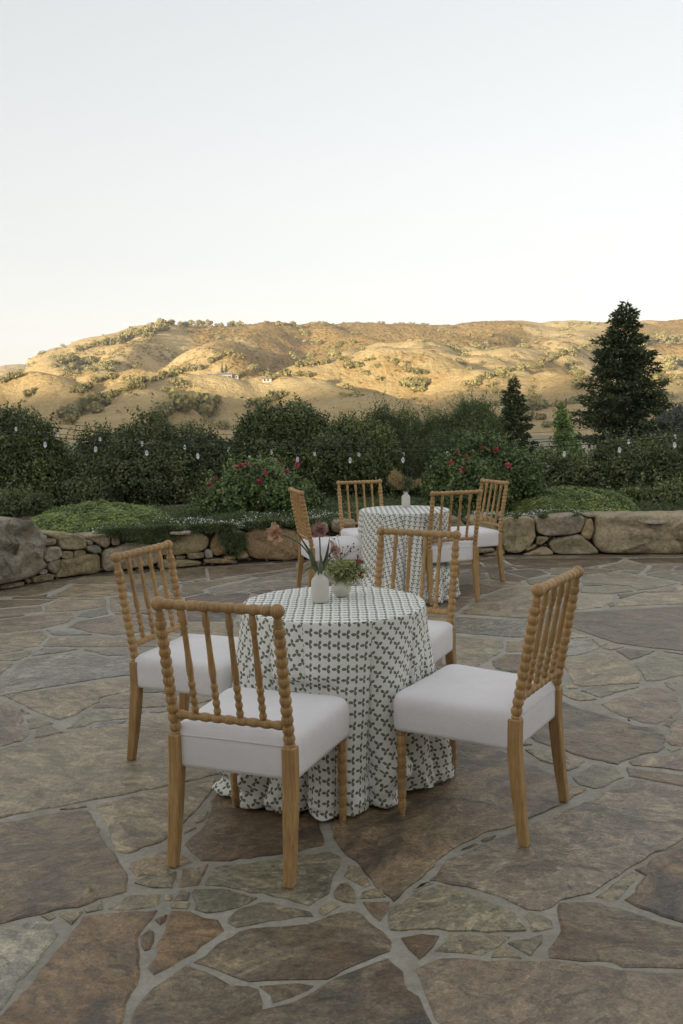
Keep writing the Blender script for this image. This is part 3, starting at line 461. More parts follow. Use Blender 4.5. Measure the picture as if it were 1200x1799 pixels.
WALL_STONES = """t -2850,466 -2753,462 -2645,427 -2552,368 -2546,271 -2634,255 -2743,287 -2765,380 -2832,428
t -2855,412 -2780,406 -2774,341 -2835,336 -2861,370
t -2886,338 -2846,334 -2845,267 -2868,250 -2888,288
t -2840,326 -2750,319 -2736,234 -2763,194 -2845,179 -2865,232
t -2735,263 -2651,254 -2650,186 -2713,181 -2741,206
t -2646,257 -2551,246 -2563,175 -2645,185
t -2545,353 -2500,332 -2496,293 -2538,299
g -2545,294 -2437,285 -2428,208 -2487,194 -2551,242
t -2539,396 -2454,392 -2345,381 -2342,284 -2392,245 -2492,324 -2536,361
t -2332,399 -2254,360 -2254,267 -2336,274
t -2836,177 -2751,192 -2761,104 -2800,45 -2843,112
y -2750,180 -2687,188 -2513,208 -2442,174 -2442,46 -2470,0 -2794,14 -2798,33
t -2423,231 -2269,256 -2182,286 -1924,246 -1848,218 -1893,43 -2385,2 -2430,33
g -2891,113 -2843,112 -2837,70 -2892,68
y -2939,61 -2807,63 -2806,0 -2905,0 -2943,7
t -2988,53 -2960,56 -2940,17 -2969,0
t -3133,40 -3051,48 -2992,38 -2993,0 -3134,2
y -1831,394 -1654,389 -1531,382 -1391,298 -1401,202 -1482,147 -1729,127 -1883,137 -1906,257
y -1907,96 -1663,87 -1462,42 -1486,10 -1910,2
t -1616,156 -1448,152 -1445,85 -1614,84
g -1438,180 -1363,171 -1359,79 -1436,72
t -1725,125 -1629,121 -1630,90 -1726,91
r -1350,296 -1247,386 -1132,392 -1122,331 -1155,211 -1208,118 -1347,90 -1389,202
t -1117,355 -1059,351 -1049,266 -1112,269
y -1450,71 -1256,72 -1118,34 -1119,9 -1451,27
t -1255,92 -1140,89 -1129,44 -1245,52
t -1124,156 -1022,142 -989,55 -1118,39
r -1030,301 -911,368 -734,376 -463,305 -432,25 -621,0 -977,48 -1056,199
t -106,422 141,434 158,297 -108,286
t -339,393 -149,405 -139,287 -335,282
t -409,260 -127,268 -67,135 -162,0 -402,0
t -90,260 244,276 305,137 241,0 -69,0
t 184,427 495,444 619,335 555,243 257,276
t 318,218 618,229 710,114 616,0 334,0
t 632,416 899,430 992,297 898,224 655,253
t 742,214 1054,233 1116,75 1022,0 728,0
t 1018,422 1273,424 1367,322 1304,229 1042,246
t 1142,207 1429,214 1455,88 1367,0 1154,0
t 1379,416 1554,437 1692,398 1705,253 1492,225 1404,290
t 1473,201 1692,234 1730,127 1555,86 1480,113
t 1752,399 1845,412 2051,420 2102,395 2113,301 2124,196 2043,71 1929,13 1795,36 1743,158
t 2106,416 2317,424 2522,449 2645,410 2652,337 2606,244 2484,214 2237,203 2134,238
y 2670,395 2727,403 2749,274 2710,153 2617,191 2612,244
y 2130,198 2254,203 2266,178 2176,108 2131,123
t 2012,76 2123,119 2129,91 2016,38
t 1971,0 2012,25 2218,101 2305,37 2313,0
t 2252,122 2283,159 2484,209 2606,219 2727,117 2804,39 2794,0 2332,0
t 1467,83 1680,75 1659,38 1467,27
y 1555,10 1670,42 1776,69 1789,21 1754,0 1555,0
t 2665,431 2751,436 2757,409 2670,406
t 2758,336 2761,430 3093,432 3702,430 4263,426 4275,0 3713,0 3305,0 2835,12 2762,86 2734,169
t -3890,10 -3750,5 -3610,12 -3612,135 -3750,146 -3880,130
t -3890,160 -3750,155 -3610,162 -3612,304 -3750,315 -3880,299
t -3890,329 -3750,324 -3610,331 -3612,405 -3750,416 -3880,400
t -4190,10 -4050,5 -3910,12 -3912,195 -4050,206 -4180,190
t -4190,220 -4050,215 -3910,222 -3912,405 -4050,416 -4180,400
t -4490,10 -4350,5 -4210,12 -4212,177 -4350,188 -4480,172
t -4490,202 -4350,197 -4210,204 -4212,405 -4350,416 -4480,400
t -4790,10 -4650,5 -4510,12 -4512,144 -4650,155 -4780,139
t -4790,169 -4650,164 -4510,171 -4512,405 -4650,416 -4780,400
t -5090,10 -4950,5 -4810,12 -4812,139 -4950,150 -5080,134
t -5090,164 -4950,159 -4810,166 -4812,405 -4950,416 -5080,400
t -5390,10 -5250,5 -5110,12 -5112,187 -5250,198 -5380,182
t -5390,212 -5250,207 -5110,214 -5112,405 -5250,416 -5380,400
t -5690,10 -5550,5 -5410,12 -5412,195 -5550,206 -5680,190
t -5690,220 -5550,215 -5410,222 -5412,405 -5550,416 -5680,400
t -5990,10 -5850,5 -5710,12 -5712,240 -5850,251 -5980,235
t -5990,265 -5850,260 -5710,267 -5712,405 -5850,416 -5980,400
t -6290,10 -6150,5 -6010,12 -6012,203 -6150,214 -6280,198
t -6290,228 -6150,223 -6010,230 -6012,405 -6150,416 -6280,400
t 4770,0 5250,0 5260,400 5000,430 4760,400
t 5320,0 5800,0 5810,400 5550,430 5310,400
t 5870,0 6350,0 6360,400 6100,430 5860,400"""
BOULDER = [(-3.194, 0.697), (-3.111, 0.668), (-3.044, 0.661), (-2.976, 0.624), (-2.929, 0.558), (-2.856, 0.483), (-2.869, 0.339), (-2.897, 0.236), (-2.867, 0.14), (-2.96, 0.066), (-3.051, 0.055), (-3.132, 0.056), (-3.219, 0.048)]
CAPS = [(3.37, 0.355), (-1.666, 0.373)]
TRAIL = [(-2.299, 0.577, 0.121), (-2.221, 0.532, 0.136), (-2.087, 0.537, 0.166), (-1.969, 0.502, 0.181), (-1.845, 0.478, 0.151), (-1.736, 0.431, 0.091), (-1.482, 0.518, 0.106), (-1.369, 0.53, 0.136), (-1.244, 0.506, 0.121), (-1.146, 0.278, 0.106), (-1.119, 0.215, 0.091), (-0.79, 0.502, 0.106), (-0.732, 0.456, 0.076), (-2.405, 0.582, 0.076), (-0.966, 0.523, 0.076), (-0.489, 0.522, 0.076), (-0.307, 0.503, 0.06), (1.896, 0.489, 0.045), (2.173, 0.486, 0.045), (2.542, 0.488, 0.042)]
NEAR = [(-3.824, 11.5, 1.261), (-3.172, 11.5, 1.185), (-2.518, 11.5, 1.124), (-1.856, 11.5, 1.078), (-1.185, 11.5, 1.038), (-0.558, 11.5, 1.014), (0.121, 11.5, 0.997), (0.807, 11.5, 0.979), (1.509, 11.5, 0.998), (2.203, 11.5, 1.018), (2.904, 11.5, 1.037), (3.612, 11.5, 1.078), (4.327, 11.5, 1.126)]
FAR = [(-4.955, 13.6, 1.463), (-4.315, 13.6, 1.367), (-3.675, 13.6, 1.28), (-3.034, 13.6, 1.192), (-2.382, 13.6, 1.139), (-1.721, 13.6, 1.095), (-1.059, 13.6, 1.05), (-0.397, 13.6, 1.014), (0.275, 13.6, 1.004), (0.956, 13.6, 0.994), (1.636, 13.6, 0.993), (2.326, 13.6, 1.009), (3.024, 13.6, 1.033), (3.721, 13.6, 1.075), (4.418, 13.6, 1.134), (5.123, 13.6, 1.185)]
RIDGES = [(310, [(-1047.2, 1500.0, 66.9), (-642.0, 1350.0, 55.9), (-458.3, 1250.0, 67.2), (-420.2, 1270.0, 90.0), (-400.5, 1300.0, 106.3), (-363.8, 1350.0, 127.3), (-314.6, 1400.0, 150.3), (-270.5, 1450.0, 163.8), (-166.1, 1500.0, 166.8), (-34.4, 1550.0, 169.3), (106.1, 1600.0, 174.7), (257.9, 1600.0, 174.5), (409.7, 1600.0, 171.3), (510.9, 1600.0, 172.8), (735.7, 1650.0, 175.1), (1080.6, 1700.0, 180.9)]), (90, [(-261.6, 1400.0, 144.3), (-276.3, 1300.0, 122.4), (-274.2, 1150.0, 90.9), (-267.7, 1050.0, 66.9)]), (120, [(-105.7, 1450.0, 154.2), (-132.8, 1350.0, 134.9), (-154.8, 1250.0, 116.1), (-158.3, 1130.0, 89.8)]), (100, [(-33.5, 1500.0, 155.5), (12.4, 1350.0, 129.4), (41.3, 1200.0, 105.0), (29.4, 1050.0, 79.0)]), (110, [(289.3, 1500.0, 150.8), (193.1, 1300.0, 122.0), (119.8, 1150.0, 99.5), (82.7, 1050.0, 78.2)]), (120, [(422.2, 1500.0, 148.9), (288.7, 1250.0, 105.7), (194.7, 1080.0, 78.8), (147.2, 950.0, 55.0)]), (80, [(-20.8, 900.0, 54.5), (25.1, 900.0, 59.5), (70.8, 900.0, 63.3), (108.4, 880.0, 57.0), (131.7, 850.0, 46.6)]), (45, [(-317.6, 760.0, 36.3), (-286.0, 780.0, 42.5), (-266.1, 780.0, 43.7), (-240.1, 760.0, 39.0), (-214.3, 720.0, 24.1)]), (45, [(-222.0, 780.0, 30.7), (-201.9, 800.0, 40.2), (-181.4, 800.0, 41.9)]), (60, [(-172.8, 760.0, 29.4), (-151.0, 800.0, 39.5), (-110.2, 800.0, 40.9), (-79.7, 800.0, 39.4)]), (60, [(-60.9, 820.0, 39.0), (-18.2, 780.0, 36.6), (10.7, 720.0, 30.8), (23.0, 680.0, 23.8)]), (45, [(-187.2, 640.0, 3.3), (-172.5, 680.0, 12.9), (-154.7, 720.0, 23.2)]), (70, [(125.8, 780.0, 25.6), (168.8, 820.0, 37.7), (200.1, 820.0, 41.4), (210.2, 780.0, 35.2)]), (80, [(259.5, 880.0, 43.7), (302.8, 860.0, 47.4), (357.3, 860.0, 52.0), (449.6, 880.0, 52.0)]), (70, [(240.2, 720.0, 15.1), (276.8, 720.0, 21.4), (322.8, 720.0, 20.7)]), (70, [(126.3, 700.0, 11.9), (168.6, 690.0, 12.4), (212.6, 690.0, 11.8)])]
OAKS = [(-385.0, 1227.2, 91.5, 5.4, 0), (-395.1, 1276.2, 98.8, 5.9, 0), (-382.5, 1276.5, 101.6, 7.3, 0), (-371.9, 1281.1, 107.5, 8.4, 0), (-363.7, 1285.5, 110.8, 7.5, 0), (-356.2, 1289.8, 114.5, 7.3, 0), (-354.0, 1306.4, 119.0, 8.6, 0), (-339.1, 1310.7, 121.9, 6.6, 0), (-336.6, 1319.0, 124.2, 6.2, 0), (-326.4, 1344.0, 133.3, 6.6, 0), (-322.7, 1339.9, 132.5, 7.5, 0), (-317.0, 1377.6, 147.2, 5.9, 0), (-308.9, 1360.9, 141.1, 8.5, 0), (-295.2, 1357.1, 143.1, 8.1, 0), (-287.9, 1386.2, 153.2, 6.6, 0), (-276.7, 1373.9, 151.1, 6.4, 0), (-339.7, 1302.4, 119.7, 11.3, 1), (-336.3, 1302.5, 119.9, 9.1, 1), (-334.0, 1290.0, 116.5, 11.8, 1), (-333.8, 1294.2, 117.5, 9.7, 1), (-326.7, 1290.1, 117.0, 9.8, 1), (-319.4, 1319.3, 127.2, 8.4, 1), (-312.2, 1286.1, 117.6, 12.4, 1), (-310.6, 1298.6, 122.0, 11.7, 1), (-307.2, 1302.9, 124.3, 11.4, 1), (-303.8, 1298.9, 124.1, 12.8, 1), (-302.0, 1331.9, 132.9, 9.1, 1), (-295.9, 1332.1, 134.6, 10.2, 1), (-275.5, 1283.0, 126.4, 8.8, 1), (-269.4, 1270.4, 121.0, 9.1, 1), (-279.3, 1320.0, 134.5, 11.6, 1), (-272.4, 1307.5, 130.1, 8.8, 1), (-274.1, 1328.1, 135.4, 8.8, 1), (-268.3, 1340.8, 140.9, 13.3, 1), (-261.3, 1348.9, 142.1, 12.1, 1), (-270.6, 1369.8, 149.6, 13.0, 1), (-263.6, 1390.5, 155.8, 7.0, 2), (-258.5, 1394.6, 156.3, 7.5, 2), (-254.5, 1451.3, 160.9, 8.7, 2), (-240.9, 1418.6, 155.7, 9.0, 2), (-239.6, 1463.6, 163.1, 8.6, 2), (-228.2, 1467.7, 163.9, 10.4, 2), (-220.9, 1471.7, 164.1, 6.4, 2), (-211.7, 1467.6, 162.5, 8.9, 2), (-196.8, 1459.2, 159.0, 8.9, 2), (-189.6, 1450.9, 157.1, 9.0, 2), (-176.5, 1459.2, 158.9, 8.1, 2), (-173.5, 1467.3, 160.4, 9.7, 2), (-163.1, 1463.2, 159.6, 9.9, 2), (-113.3, 1427.0, 159.3, 5.0, 3), (-95.5, 1426.7, 155.8, 7.4, 3), (-87.0, 1426.6, 155.3, 6.4, 3), (-74.2, 1438.8, 156.8, 7.5, 3), (-375.1, 1181.7, 78.8, 9.6, 4), (-374.4, 1210.6, 86.5, 10.2, 4), (-372.0, 1226.7, 86.7, 11.2, 4), (-371.7, 1243.0, 88.2, 12.1, 4), (-368.0, 1247.2, 90.2, 11.5, 4), (-357.3, 1238.6, 85.1, 9.5, 4), (-346.8, 1242.9, 87.0, 8.8, 4), (-342.9, 1242.8, 86.5, 7.8, 4), (-343.6, 1247.0, 88.6, 12.3, 4), (-281.8, 1064.2, 70.0, 8.2, 4), (-275.2, 1060.2, 69.5, 9.5, 4), (-269.5, 1060.1, 68.9, 7.1, 4), (-289.3, 767.8, 40.9, 5.5, 5), (-286.0, 763.6, 39.3, 5.3, 5), (-280.7, 768.0, 42.8, 7.2, 5), (-280.9, 767.9, 41.3, 7.1, 5), (-275.1, 768.1, 43.6, 6.1, 5), (-359.4, 1173.1, 72.7, 8.5, 6), (-350.8, 1173.0, 72.1, 10.8, 6), (-331.2, 1128.2, 66.2, 8.7, 6), (-340.3, 1185.1, 72.9, 10.4, 6), (-338.7, 1201.5, 75.6, 10.2, 6), (-297.8, 1063.9, 66.3, 6.7, 6), (-282.4, 1027.4, 63.8, 9.3, 6), (-277.5, 1056.0, 68.4, 6.1, 6), (-275.5, 1060.1, 68.8, 6.6, 6), (-271.8, 1072.6, 72.7, 9.8, 6), (-269.7, 1088.9, 75.4, 6.2, 6), (-213.7, 714.3, 27.9, 4.6, 7), (-205.6, 714.2, 27.7, 5.5, 7), (-213.5, 730.6, 30.6, 7.2, 7), (-214.6, 763.0, 32.9, 7.6, 7), (-215.1, 767.1, 33.5, 6.1, 7), (-210.7, 779.6, 38.2, 7.3, 7), (-215.0, 787.9, 40.8, 5.7, 7), (-204.3, 784.0, 41.6, 5.8, 7), (-202.1, 788.2, 43.5, 5.7, 7), (-199.4, 784.0, 42.0, 8.0, 7), (-264.8, 1047.6, 64.9, 7.8, 7), (-260.2, 742.4, 28.2, 4.7, 8), (-256.2, 734.2, 26.0, 5.4, 8), (-254.3, 734.2, 26.4, 5.7, 8), (-252.1, 738.7, 30.9, 5.1, 8), (-169.8, 730.7, 31.1, 7.2, 9), (-166.8, 739.0, 34.6, 7.3, 9), (-165.7, 747.4, 37.2, 5.8, 9), (-165.0, 747.3, 36.8, 6.8, 9), (-157.8, 763.6, 39.1, 5.9, 9), (-152.1, 767.8, 40.3, 5.1, 9), (-152.2, 776.1, 43.1, 7.6, 9), (-146.6, 776.1, 42.8, 5.3, 9), (-140.5, 784.1, 43.0, 5.5, 9), (-140.2, 784.4, 46.0, 6.8, 9), (-139.5, 792.6, 47.3, 6.1, 9), (-176.8, 1055.9, 66.7, 7.7, 9), (-194.6, 709.6, 22.0, 6.4, 10), (-184.5, 726.1, 25.3, 6.8, 10), (-183.0, 721.9, 24.1, 6.1, 10), (-178.3, 730.4, 28.8, 4.2, 10), (-173.1, 726.4, 29.0, 4.9, 10), (-158.8, 718.5, 30.1, 6.8, 10), (-159.3, 718.6, 30.7, 5.1, 10), (-147.0, 788.5, 46.7, 6.7, 11), (-190.6, 1063.7, 64.7, 8.3, 11), (-178.5, 1051.5, 63.5, 5.9, 11), (-169.9, 1047.6, 64.4, 6.7, 11), (-169.6, 1047.5, 63.1, 8.5, 11), (-162.2, 1047.6, 64.7, 8.7, 11), (-150.7, 1056.4, 72.2, 6.3, 11), (-152.0, 1060.8, 75.2, 8.1, 11), (-144.4, 1060.9, 76.9, 5.7, 11), (-140.3, 1069.4, 81.4, 7.8, 11), (-129.8, 1069.5, 82.3, 9.3, 11), (-124.5, 1069.2, 79.5, 7.8, 11), (-117.3, 1069.2, 78.8, 8.0, 11), (-114.9, 1034.7, 56.1, 8.6, 12), (-112.3, 1039.0, 58.4, 8.3, 12), (-103.2, 1051.3, 61.6, 9.6, 12), (-101.1, 1055.4, 62.3, 8.9, 12), (-68.1, 808.4, 44.5, 5.4, 12), (-90.7, 1067.3, 60.5, 9.3, 12), (-62.8, 800.1, 42.4, 5.3, 12), (-59.2, 795.9, 40.6, 5.9, 12), (-47.4, 796.2, 42.9, 5.1, 12), (-48.1, 796.1, 42.5, 7.4, 12), (-40.0, 860.8, 45.8, 8.6, 12), (-38.1, 860.8, 45.4, 8.4, 12), (-35.8, 860.8, 45.9, 5.5, 12), (-29.8, 856.7, 44.8, 8.0, 12), (-39.5, 877.8, 55.1, 6.6, 13), (-32.8, 878.0, 57.0, 4.8, 13), (-24.6, 878.0, 56.8, 6.0, 13), (-16.7, 878.0, 57.4, 4.8, 13), (-12.5, 878.2, 58.9, 6.8, 13), (-2.3, 894.9, 65.3, 7.6, 13), (1.9, 882.5, 61.4, 5.3, 13), (7.7, 878.3, 59.8, 5.3, 13), (21.1, 865.7, 54.1, 5.0, 13), (-28.4, 1354.5, 117.9, 9.4, 14), (-15.1, 1297.2, 108.0, 6.9, 14), (-2.4, 1252.5, 102.5, 9.5, 14), (2.8, 1261.2, 109.9, 9.1, 14), (16.2, 1224.7, 106.8, 7.2, 14), (18.9, 1216.6, 105.5, 10.5, 14), (22.9, 891.6, 72.4, 5.1, 14), (9.3, 869.9, 56.4, 5.0, 15), (10.2, 865.5, 52.8, 6.8, 15), (17.9, 865.7, 54.6, 6.4, 15), (26.9, 870.3, 60.0, 5.4, 15), (33.1, 870.3, 60.5, 4.9, 15), (35.4, 861.4, 51.6, 5.6, 15), (25.1, 857.0, 47.8, 4.8, 15), (26.8, 856.7, 45.0, 7.1, 15), (37.5, 848.2, 40.3, 6.5, 15), (53.1, 865.8, 55.5, 7.4, 16), (62.4, 857.2, 50.3, 6.0, 16), (65.3, 853.0, 48.1, 6.9, 16), (73.6, 848.8, 46.0, 7.6, 16), (80.8, 848.6, 45.0, 6.3, 16), (63.6, 839.4, 32.5, 11.1, 17), (68.5, 835.3, 32.7, 10.7, 17), (72.1, 830.8, 27.7, 10.2, 17), (77.4, 835.3, 32.0, 12.2, 17), (104.2, 1095.1, 97.2, 5.5, 18), (142.2, 1196.5, 105.7, 6.4, 18), (155.6, 1225.5, 113.9, 5.3, 18), (178.9, 1241.8, 116.3, 7.2, 18), (226.3, 1339.1, 124.8, 9.2, 18), (127.3, 811.7, 36.9, 6.5, 19), (129.0, 815.9, 39.0, 5.2, 19), (135.1, 811.8, 38.2, 6.5, 19), (144.6, 816.0, 40.7, 4.9, 19), (148.2, 816.0, 40.3, 5.0, 19), (149.9, 828.4, 43.8, 7.1, 19), (177.5, 945.9, 52.2, 5.7, 19), (178.8, 945.8, 51.2, 5.6, 19), (185.7, 954.2, 54.8, 5.6, 19), (195.4, 962.3, 55.8, 7.5, 19), (193.2, 954.0, 53.0, 6.3, 19), (218.1, 1014.9, 59.1, 8.2, 19), (215.7, 1019.0, 60.2, 6.2, 19), (233.0, 1039.5, 64.3, 8.2, 19), (233.2, 1031.2, 61.6, 6.1, 19), (237.5, 1051.9, 66.9, 7.8, 19), (253.5, 1076.2, 69.3, 7.1, 19), (267.2, 1125.2, 76.2, 7.9, 19), (273.0, 1137.6, 79.3, 9.1, 19), (282.2, 1137.7, 81.2, 7.6, 19), (282.7, 1137.8, 81.9, 7.9, 19), (297.8, 1141.7, 80.9, 8.8, 19), (294.9, 1146.2, 85.1, 8.1, 19), (315.5, 1183.0, 91.1, 8.7, 19), (350.3, 1284.5, 101.4, 10.1, 19), (357.7, 1288.7, 102.6, 9.2, 19), (359.5, 1284.2, 98.6, 7.5, 19), (375.0, 1305.0, 105.2, 11.1, 19), (287.5, 1116.1, 66.3, 9.5, 20), (286.9, 1107.6, 61.5, 8.9, 20), (202.1, 771.6, 38.1, 6.5, 20), (206.4, 767.5, 37.9, 6.9, 20), (205.9, 763.2, 34.9, 8.2, 20), (197.9, 754.8, 31.4, 5.6, 20), (201.6, 755.0, 33.2, 6.1, 20), (196.7, 738.2, 25.9, 8.2, 20), (396.3, 1535.6, 159.4, 8.4, 21), (412.0, 1531.8, 161.9, 5.9, 21), (417.9, 1507.4, 159.0, 7.5, 21), (425.5, 1490.9, 155.1, 6.0, 21), (446.8, 1548.0, 163.1, 5.2, 21), (472.8, 1572.7, 168.6, 5.7, 21), (479.8, 1572.6, 168.0, 8.0, 21), (496.3, 1560.1, 163.3, 7.1, 21), (501.4, 1568.6, 167.8, 6.6, 21), (515.0, 1547.6, 158.5, 5.5, 21), (527.8, 1555.8, 160.8, 7.5, 21), (476.0, 1426.5, 113.7, 12.7, 22), (484.5, 1426.6, 114.8, 14.6, 22), (481.5, 1422.3, 112.3, 13.1, 22), (491.2, 1439.0, 118.3, 15.6, 22), (515.7, 1480.5, 130.8, 15.3, 22), (529.2, 1472.0, 126.9, 14.6, 22), (525.8, 1459.5, 122.7, 15.2, 22), (529.9, 1438.7, 115.9, 11.0, 22), (545.9, 1471.8, 124.5, 14.3, 22), (555.8, 1475.9, 125.3, 11.1, 22), (561.6, 1475.7, 124.1, 14.3, 22), (564.0, 1484.3, 129.0, 10.5, 22), (485.0, 1321.6, 70.3, 10.2, 23), (490.6, 1321.5, 70.0, 10.7, 23), (526.7, 1366.7, 79.7, 12.1, 23), (525.2, 1383.4, 85.8, 10.5, 23), (495.0, 1338.7, 80.8, 15.0, 23), (488.4, 1325.9, 73.2, 15.6, 23), (303.1, 848.4, 42.8, 6.2, 23), (293.5, 827.8, 37.7, 9.2, 23), (284.5, 823.2, 32.1, 7.1, 23), (290.6, 823.5, 34.9, 6.6, 23), (-133.6, 671.8, 6.0, 6.8, 24), (-133.1, 680.1, 8.0, 7.8, 24), (-124.1, 700.5, 11.0, 7.6, 24), (-126.3, 696.6, 12.2, 9.6, 24), (-124.1, 704.8, 14.0, 7.5, 24), (-120.3, 741.0, 13.9, 7.0, 24), (-121.7, 708.7, 13.2, 7.6, 24), (-115.2, 745.3, 16.9, 9.9, 24), (-108.4, 745.4, 17.8, 7.4, 24), (-107.1, 741.0, 13.7, 10.0, 24), (-107.9, 728.3, 7.8, 9.3, 24), (-73.0, 749.3, 17.0, 5.8, 25), (-66.7, 749.2, 15.8, 5.8, 25), (-66.8, 753.4, 17.0, 5.1, 25), (-60.0, 757.6, 18.8, 5.5, 25), (-57.8, 757.7, 20.0, 8.0, 25), (-54.9, 753.6, 19.7, 5.1, 25), (-49.0, 753.9, 22.6, 6.0, 25), (-209.0, 680.1, 8.1, 7.5, 26), (-206.7, 675.9, 6.3, 7.2, 26), (-189.3, 627.4, 3.6, 7.6, 26), (-203.0, 684.4, 10.6, 7.9, 26), (-199.4, 692.7, 13.2, 7.0, 26), (-182.7, 668.3, 11.1, 6.0, 26), (-189.0, 696.8, 14.6, 8.7, 26), (-188.2, 700.9, 15.3, 7.7, 26), (146.2, 664.0, 7.9, 8.3, 27), (146.0, 664.0, 8.3, 5.6, 27), (153.4, 668.2, 10.0, 5.4, 27), (134.8, 635.3, 2.0, 6.0, 28), (141.0, 631.2, 1.3, 4.9, 28), (143.4, 631.2, 1.2, 5.8, 28), (190.9, 720.9, 14.5, 7.4, 29), (256.1, 717.3, 18.7, 8.4, 29), (139.8, 602.5, -3.9, 5.4, 30), (169.9, 594.4, -4.7, 5.2, 30), (204.4, 602.6, -3.1, 5.7, 30), (225.4, 610.8, -1.3, 3.6, 30)]
HOUSE1 = [-135.4, 1030.3, 52.1]
HOUSE2 = [-63.8, 791.7, 38.3]
SHED = [143.5, 610.7, -2.7]
CYP1 = [-136.0, 1039.0, 59.1]
CYP2 = [-131.4, 1039.1, 60.3]
ROSES1 = [(-1.517, 10.661, 0.809), (-1.569, 10.627, 0.743), (-1.272, 10.652, 0.936), (-1.177, 10.667, 0.968), (-1.116, 10.671, 0.981), (-1.056, 10.619, 0.969), (-0.75, 10.744, 0.986), (-0.646, 10.584, 0.896), (-0.53, 10.887, 0.955), (-0.95, 10.386, 0.798), (-0.889, 10.48, 0.885), (-1.233, 10.67, 0.955)]
ROSES2 = [(1.622, 10.869, 1.223), (1.84, 10.56, 1.118), (1.403, 10.389, 0.89), (1.941, 10.409, 0.948), (1.381, 10.625, 1.096), (1.679, 10.574, 1.141), (1.299, 10.518, 0.973), (1.491, 10.488, 1.045), (1.437, 10.389, 0.91), (1.967, 10.403, 0.928)]
ROSE_BODY = (((-0.97, 10.85, 0.36), (0.82, 0.62, 0.66)), ((1.7, 10.85, 0.36), (0.82, 0.66, 0.86)))
DEBRIS = [(-0.818, 2.694), (-0.658, 2.779), (-0.462, 3.06), (1.387, 4.194), (1.319, 4.068)]

# ------------------------------------------------------------------ helpers
def link(o, parent=None):
    COL.objects.link(o)
    if parent is not None:
        o.parent = parent
    return o

def tag(o, label=None, cat=None, group=None, kind=None):
    if label: o['label'] = label
    if cat: o['category'] = cat
    if group: o['group'] = group
    if kind: o['kind'] = kind
    return o

def empty(name, loc=(0, 0, 0), rz=0.0):
    o = bpy.data.objects.new(name, None)
    o.empty_display_size = 0.1
    o.location = loc
    o.rotation_euler = (0, 0, rz)
    return link(o)

def mesh_obj(name, verts, faces, mat=None, parent=None, smooth=True):
    me = bpy.data.meshes.new(name)
    me.from_pydata([tuple(v) for v in verts], [], [tuple(f) for f in faces])
    me.update()
    if smooth:
        me.polygons.foreach_set('use_smooth', [True] * len(me.polygons))
    if mat: me.materials.append(mat)
    return link(bpy.data.objects.new(name, me), parent)

def copy_tree(o, parent=None):
    c = o.copy()
    COL.objects.link(c)
    c.parent = parent
    for ch in list(o.children):
        copy_tree(ch, c)
    return c

class MB:
    """collects shapes for one mesh"""
    def __init__(s): s.v = []; s.f = []
    def add(s, vs, fs):
        b = len(s.v)
        s.v += [tuple(q) for q in vs]
        s.f += [tuple(i + b for i in f) for f in fs]
    def lathe(s, prof, a, b, seg=14):
        """prof: list of (t in metres from a along the axis, radius); revolve about the axis from a towards b"""
        a = Vector(a); ax = (Vector(b) - a).normalized()
        q = ax.to_track_quat('Z', 'Y').to_matrix()
        ux, uy = q @ Vector((1, 0, 0)), q @ Vector((0, 1, 0))
        vs = []
        for t, r in prof:
            for k in range(seg):
                th = 2 * math.pi * k / seg
                vs.append(a + ax * t + (ux * math.cos(th) + uy * math.sin(th)) * r)
        fs = []
        n = len(prof)
        for i in range(n - 1):
            for k in range(seg):
                k2 = (k + 1) % seg
                fs.append((i * seg + k, i * seg + k2, (i + 1) * seg + k2, (i + 1) * seg + k))
        fs.append(tuple(range(seg))[::-1])
        fs.append(tuple((n - 1) * seg + k for k in range(seg)))
        s.add(vs, fs)
    def tube(s, pts, rads, seg=6):
        pts = [Vector(p) for p in pts]
        vs = []
        for i, p in enumerate(pts):
            d = (pts[min(i + 1, len(pts) - 1)] - pts[max(i - 1, 0)])
            if d.length < 1e-9: d = Vector((0, 0, 1))
            q = d.normalized().to_track_quat('Z', 'Y').to_matrix()
            r = rads[i] if hasattr(rads, '__len__') else rads
            for k in range(seg):
                th = 2 * math.pi * k / seg
                vs.append(p + q @ Vector((math.cos(th) * r, math.sin(th) * r, 0)))
        fs = []
        for i in range(len(pts) - 1):
            for k in range(seg):
                k2 = (k + 1) % seg
                fs.append((i * seg + k, i * seg + k2, (i + 1) * seg + k2, (i + 1) * seg + k))
        fs.append(tuple(range(seg))[::-1]); fs.append(tuple((len(pts) - 1) * seg + k for k in range(seg)))
        s.add(vs, fs)
    def box(s, c, d):
        x, y, z = c; a, b, h = d[0] / 2, d[1] / 2, d[2] / 2
        vs = [(x + i * a, y + j * b, z + k * h) for k in (-1, 1) for j in (-1, 1) for i in (-1, 1)]
        s.add(vs, [(0, 2, 3, 1), (4, 5, 7, 6), (0, 1, 5, 4), (2, 6, 7, 3), (0, 4, 6, 2), (1, 3, 7, 5)])
    def build(s, name, mat, parent=None, smooth=True):
        return mesh_obj(name, s.v, s.f, mat, parent, smooth)

def quads_obj(name, V, nper, mat, parent=None, smooth=False):
    """V: (n*nper,3) array, faces of nper verts each"""
    V = np.asarray(V, dtype=np.float32)
    n = len(V) // nper
    me = bpy.data.meshes.new(name)
    me.vertices.add(len(V)); me.vertices.foreach_set('co', V.ravel())
    me.loops.add(len(V)); me.loops.foreach_set('vertex_index', np.arange(len(V), dtype=np.int32))
    me.polygons.add(n)
    me.polygons.foreach_set('loop_start', np.arange(n, dtype=np.int32) * nper)
    me.polygons.foreach_set('loop_total', np.full(n, nper, dtype=np.int32))
    me.update(calc_edges=True)
    if mat: me.materials.append(mat)
    return link(bpy.data.objects.new(name, me), parent)

def unit(a):
    return a / np.maximum(np.linalg.norm(a, axis=-1, keepdims=True), 1e-9)

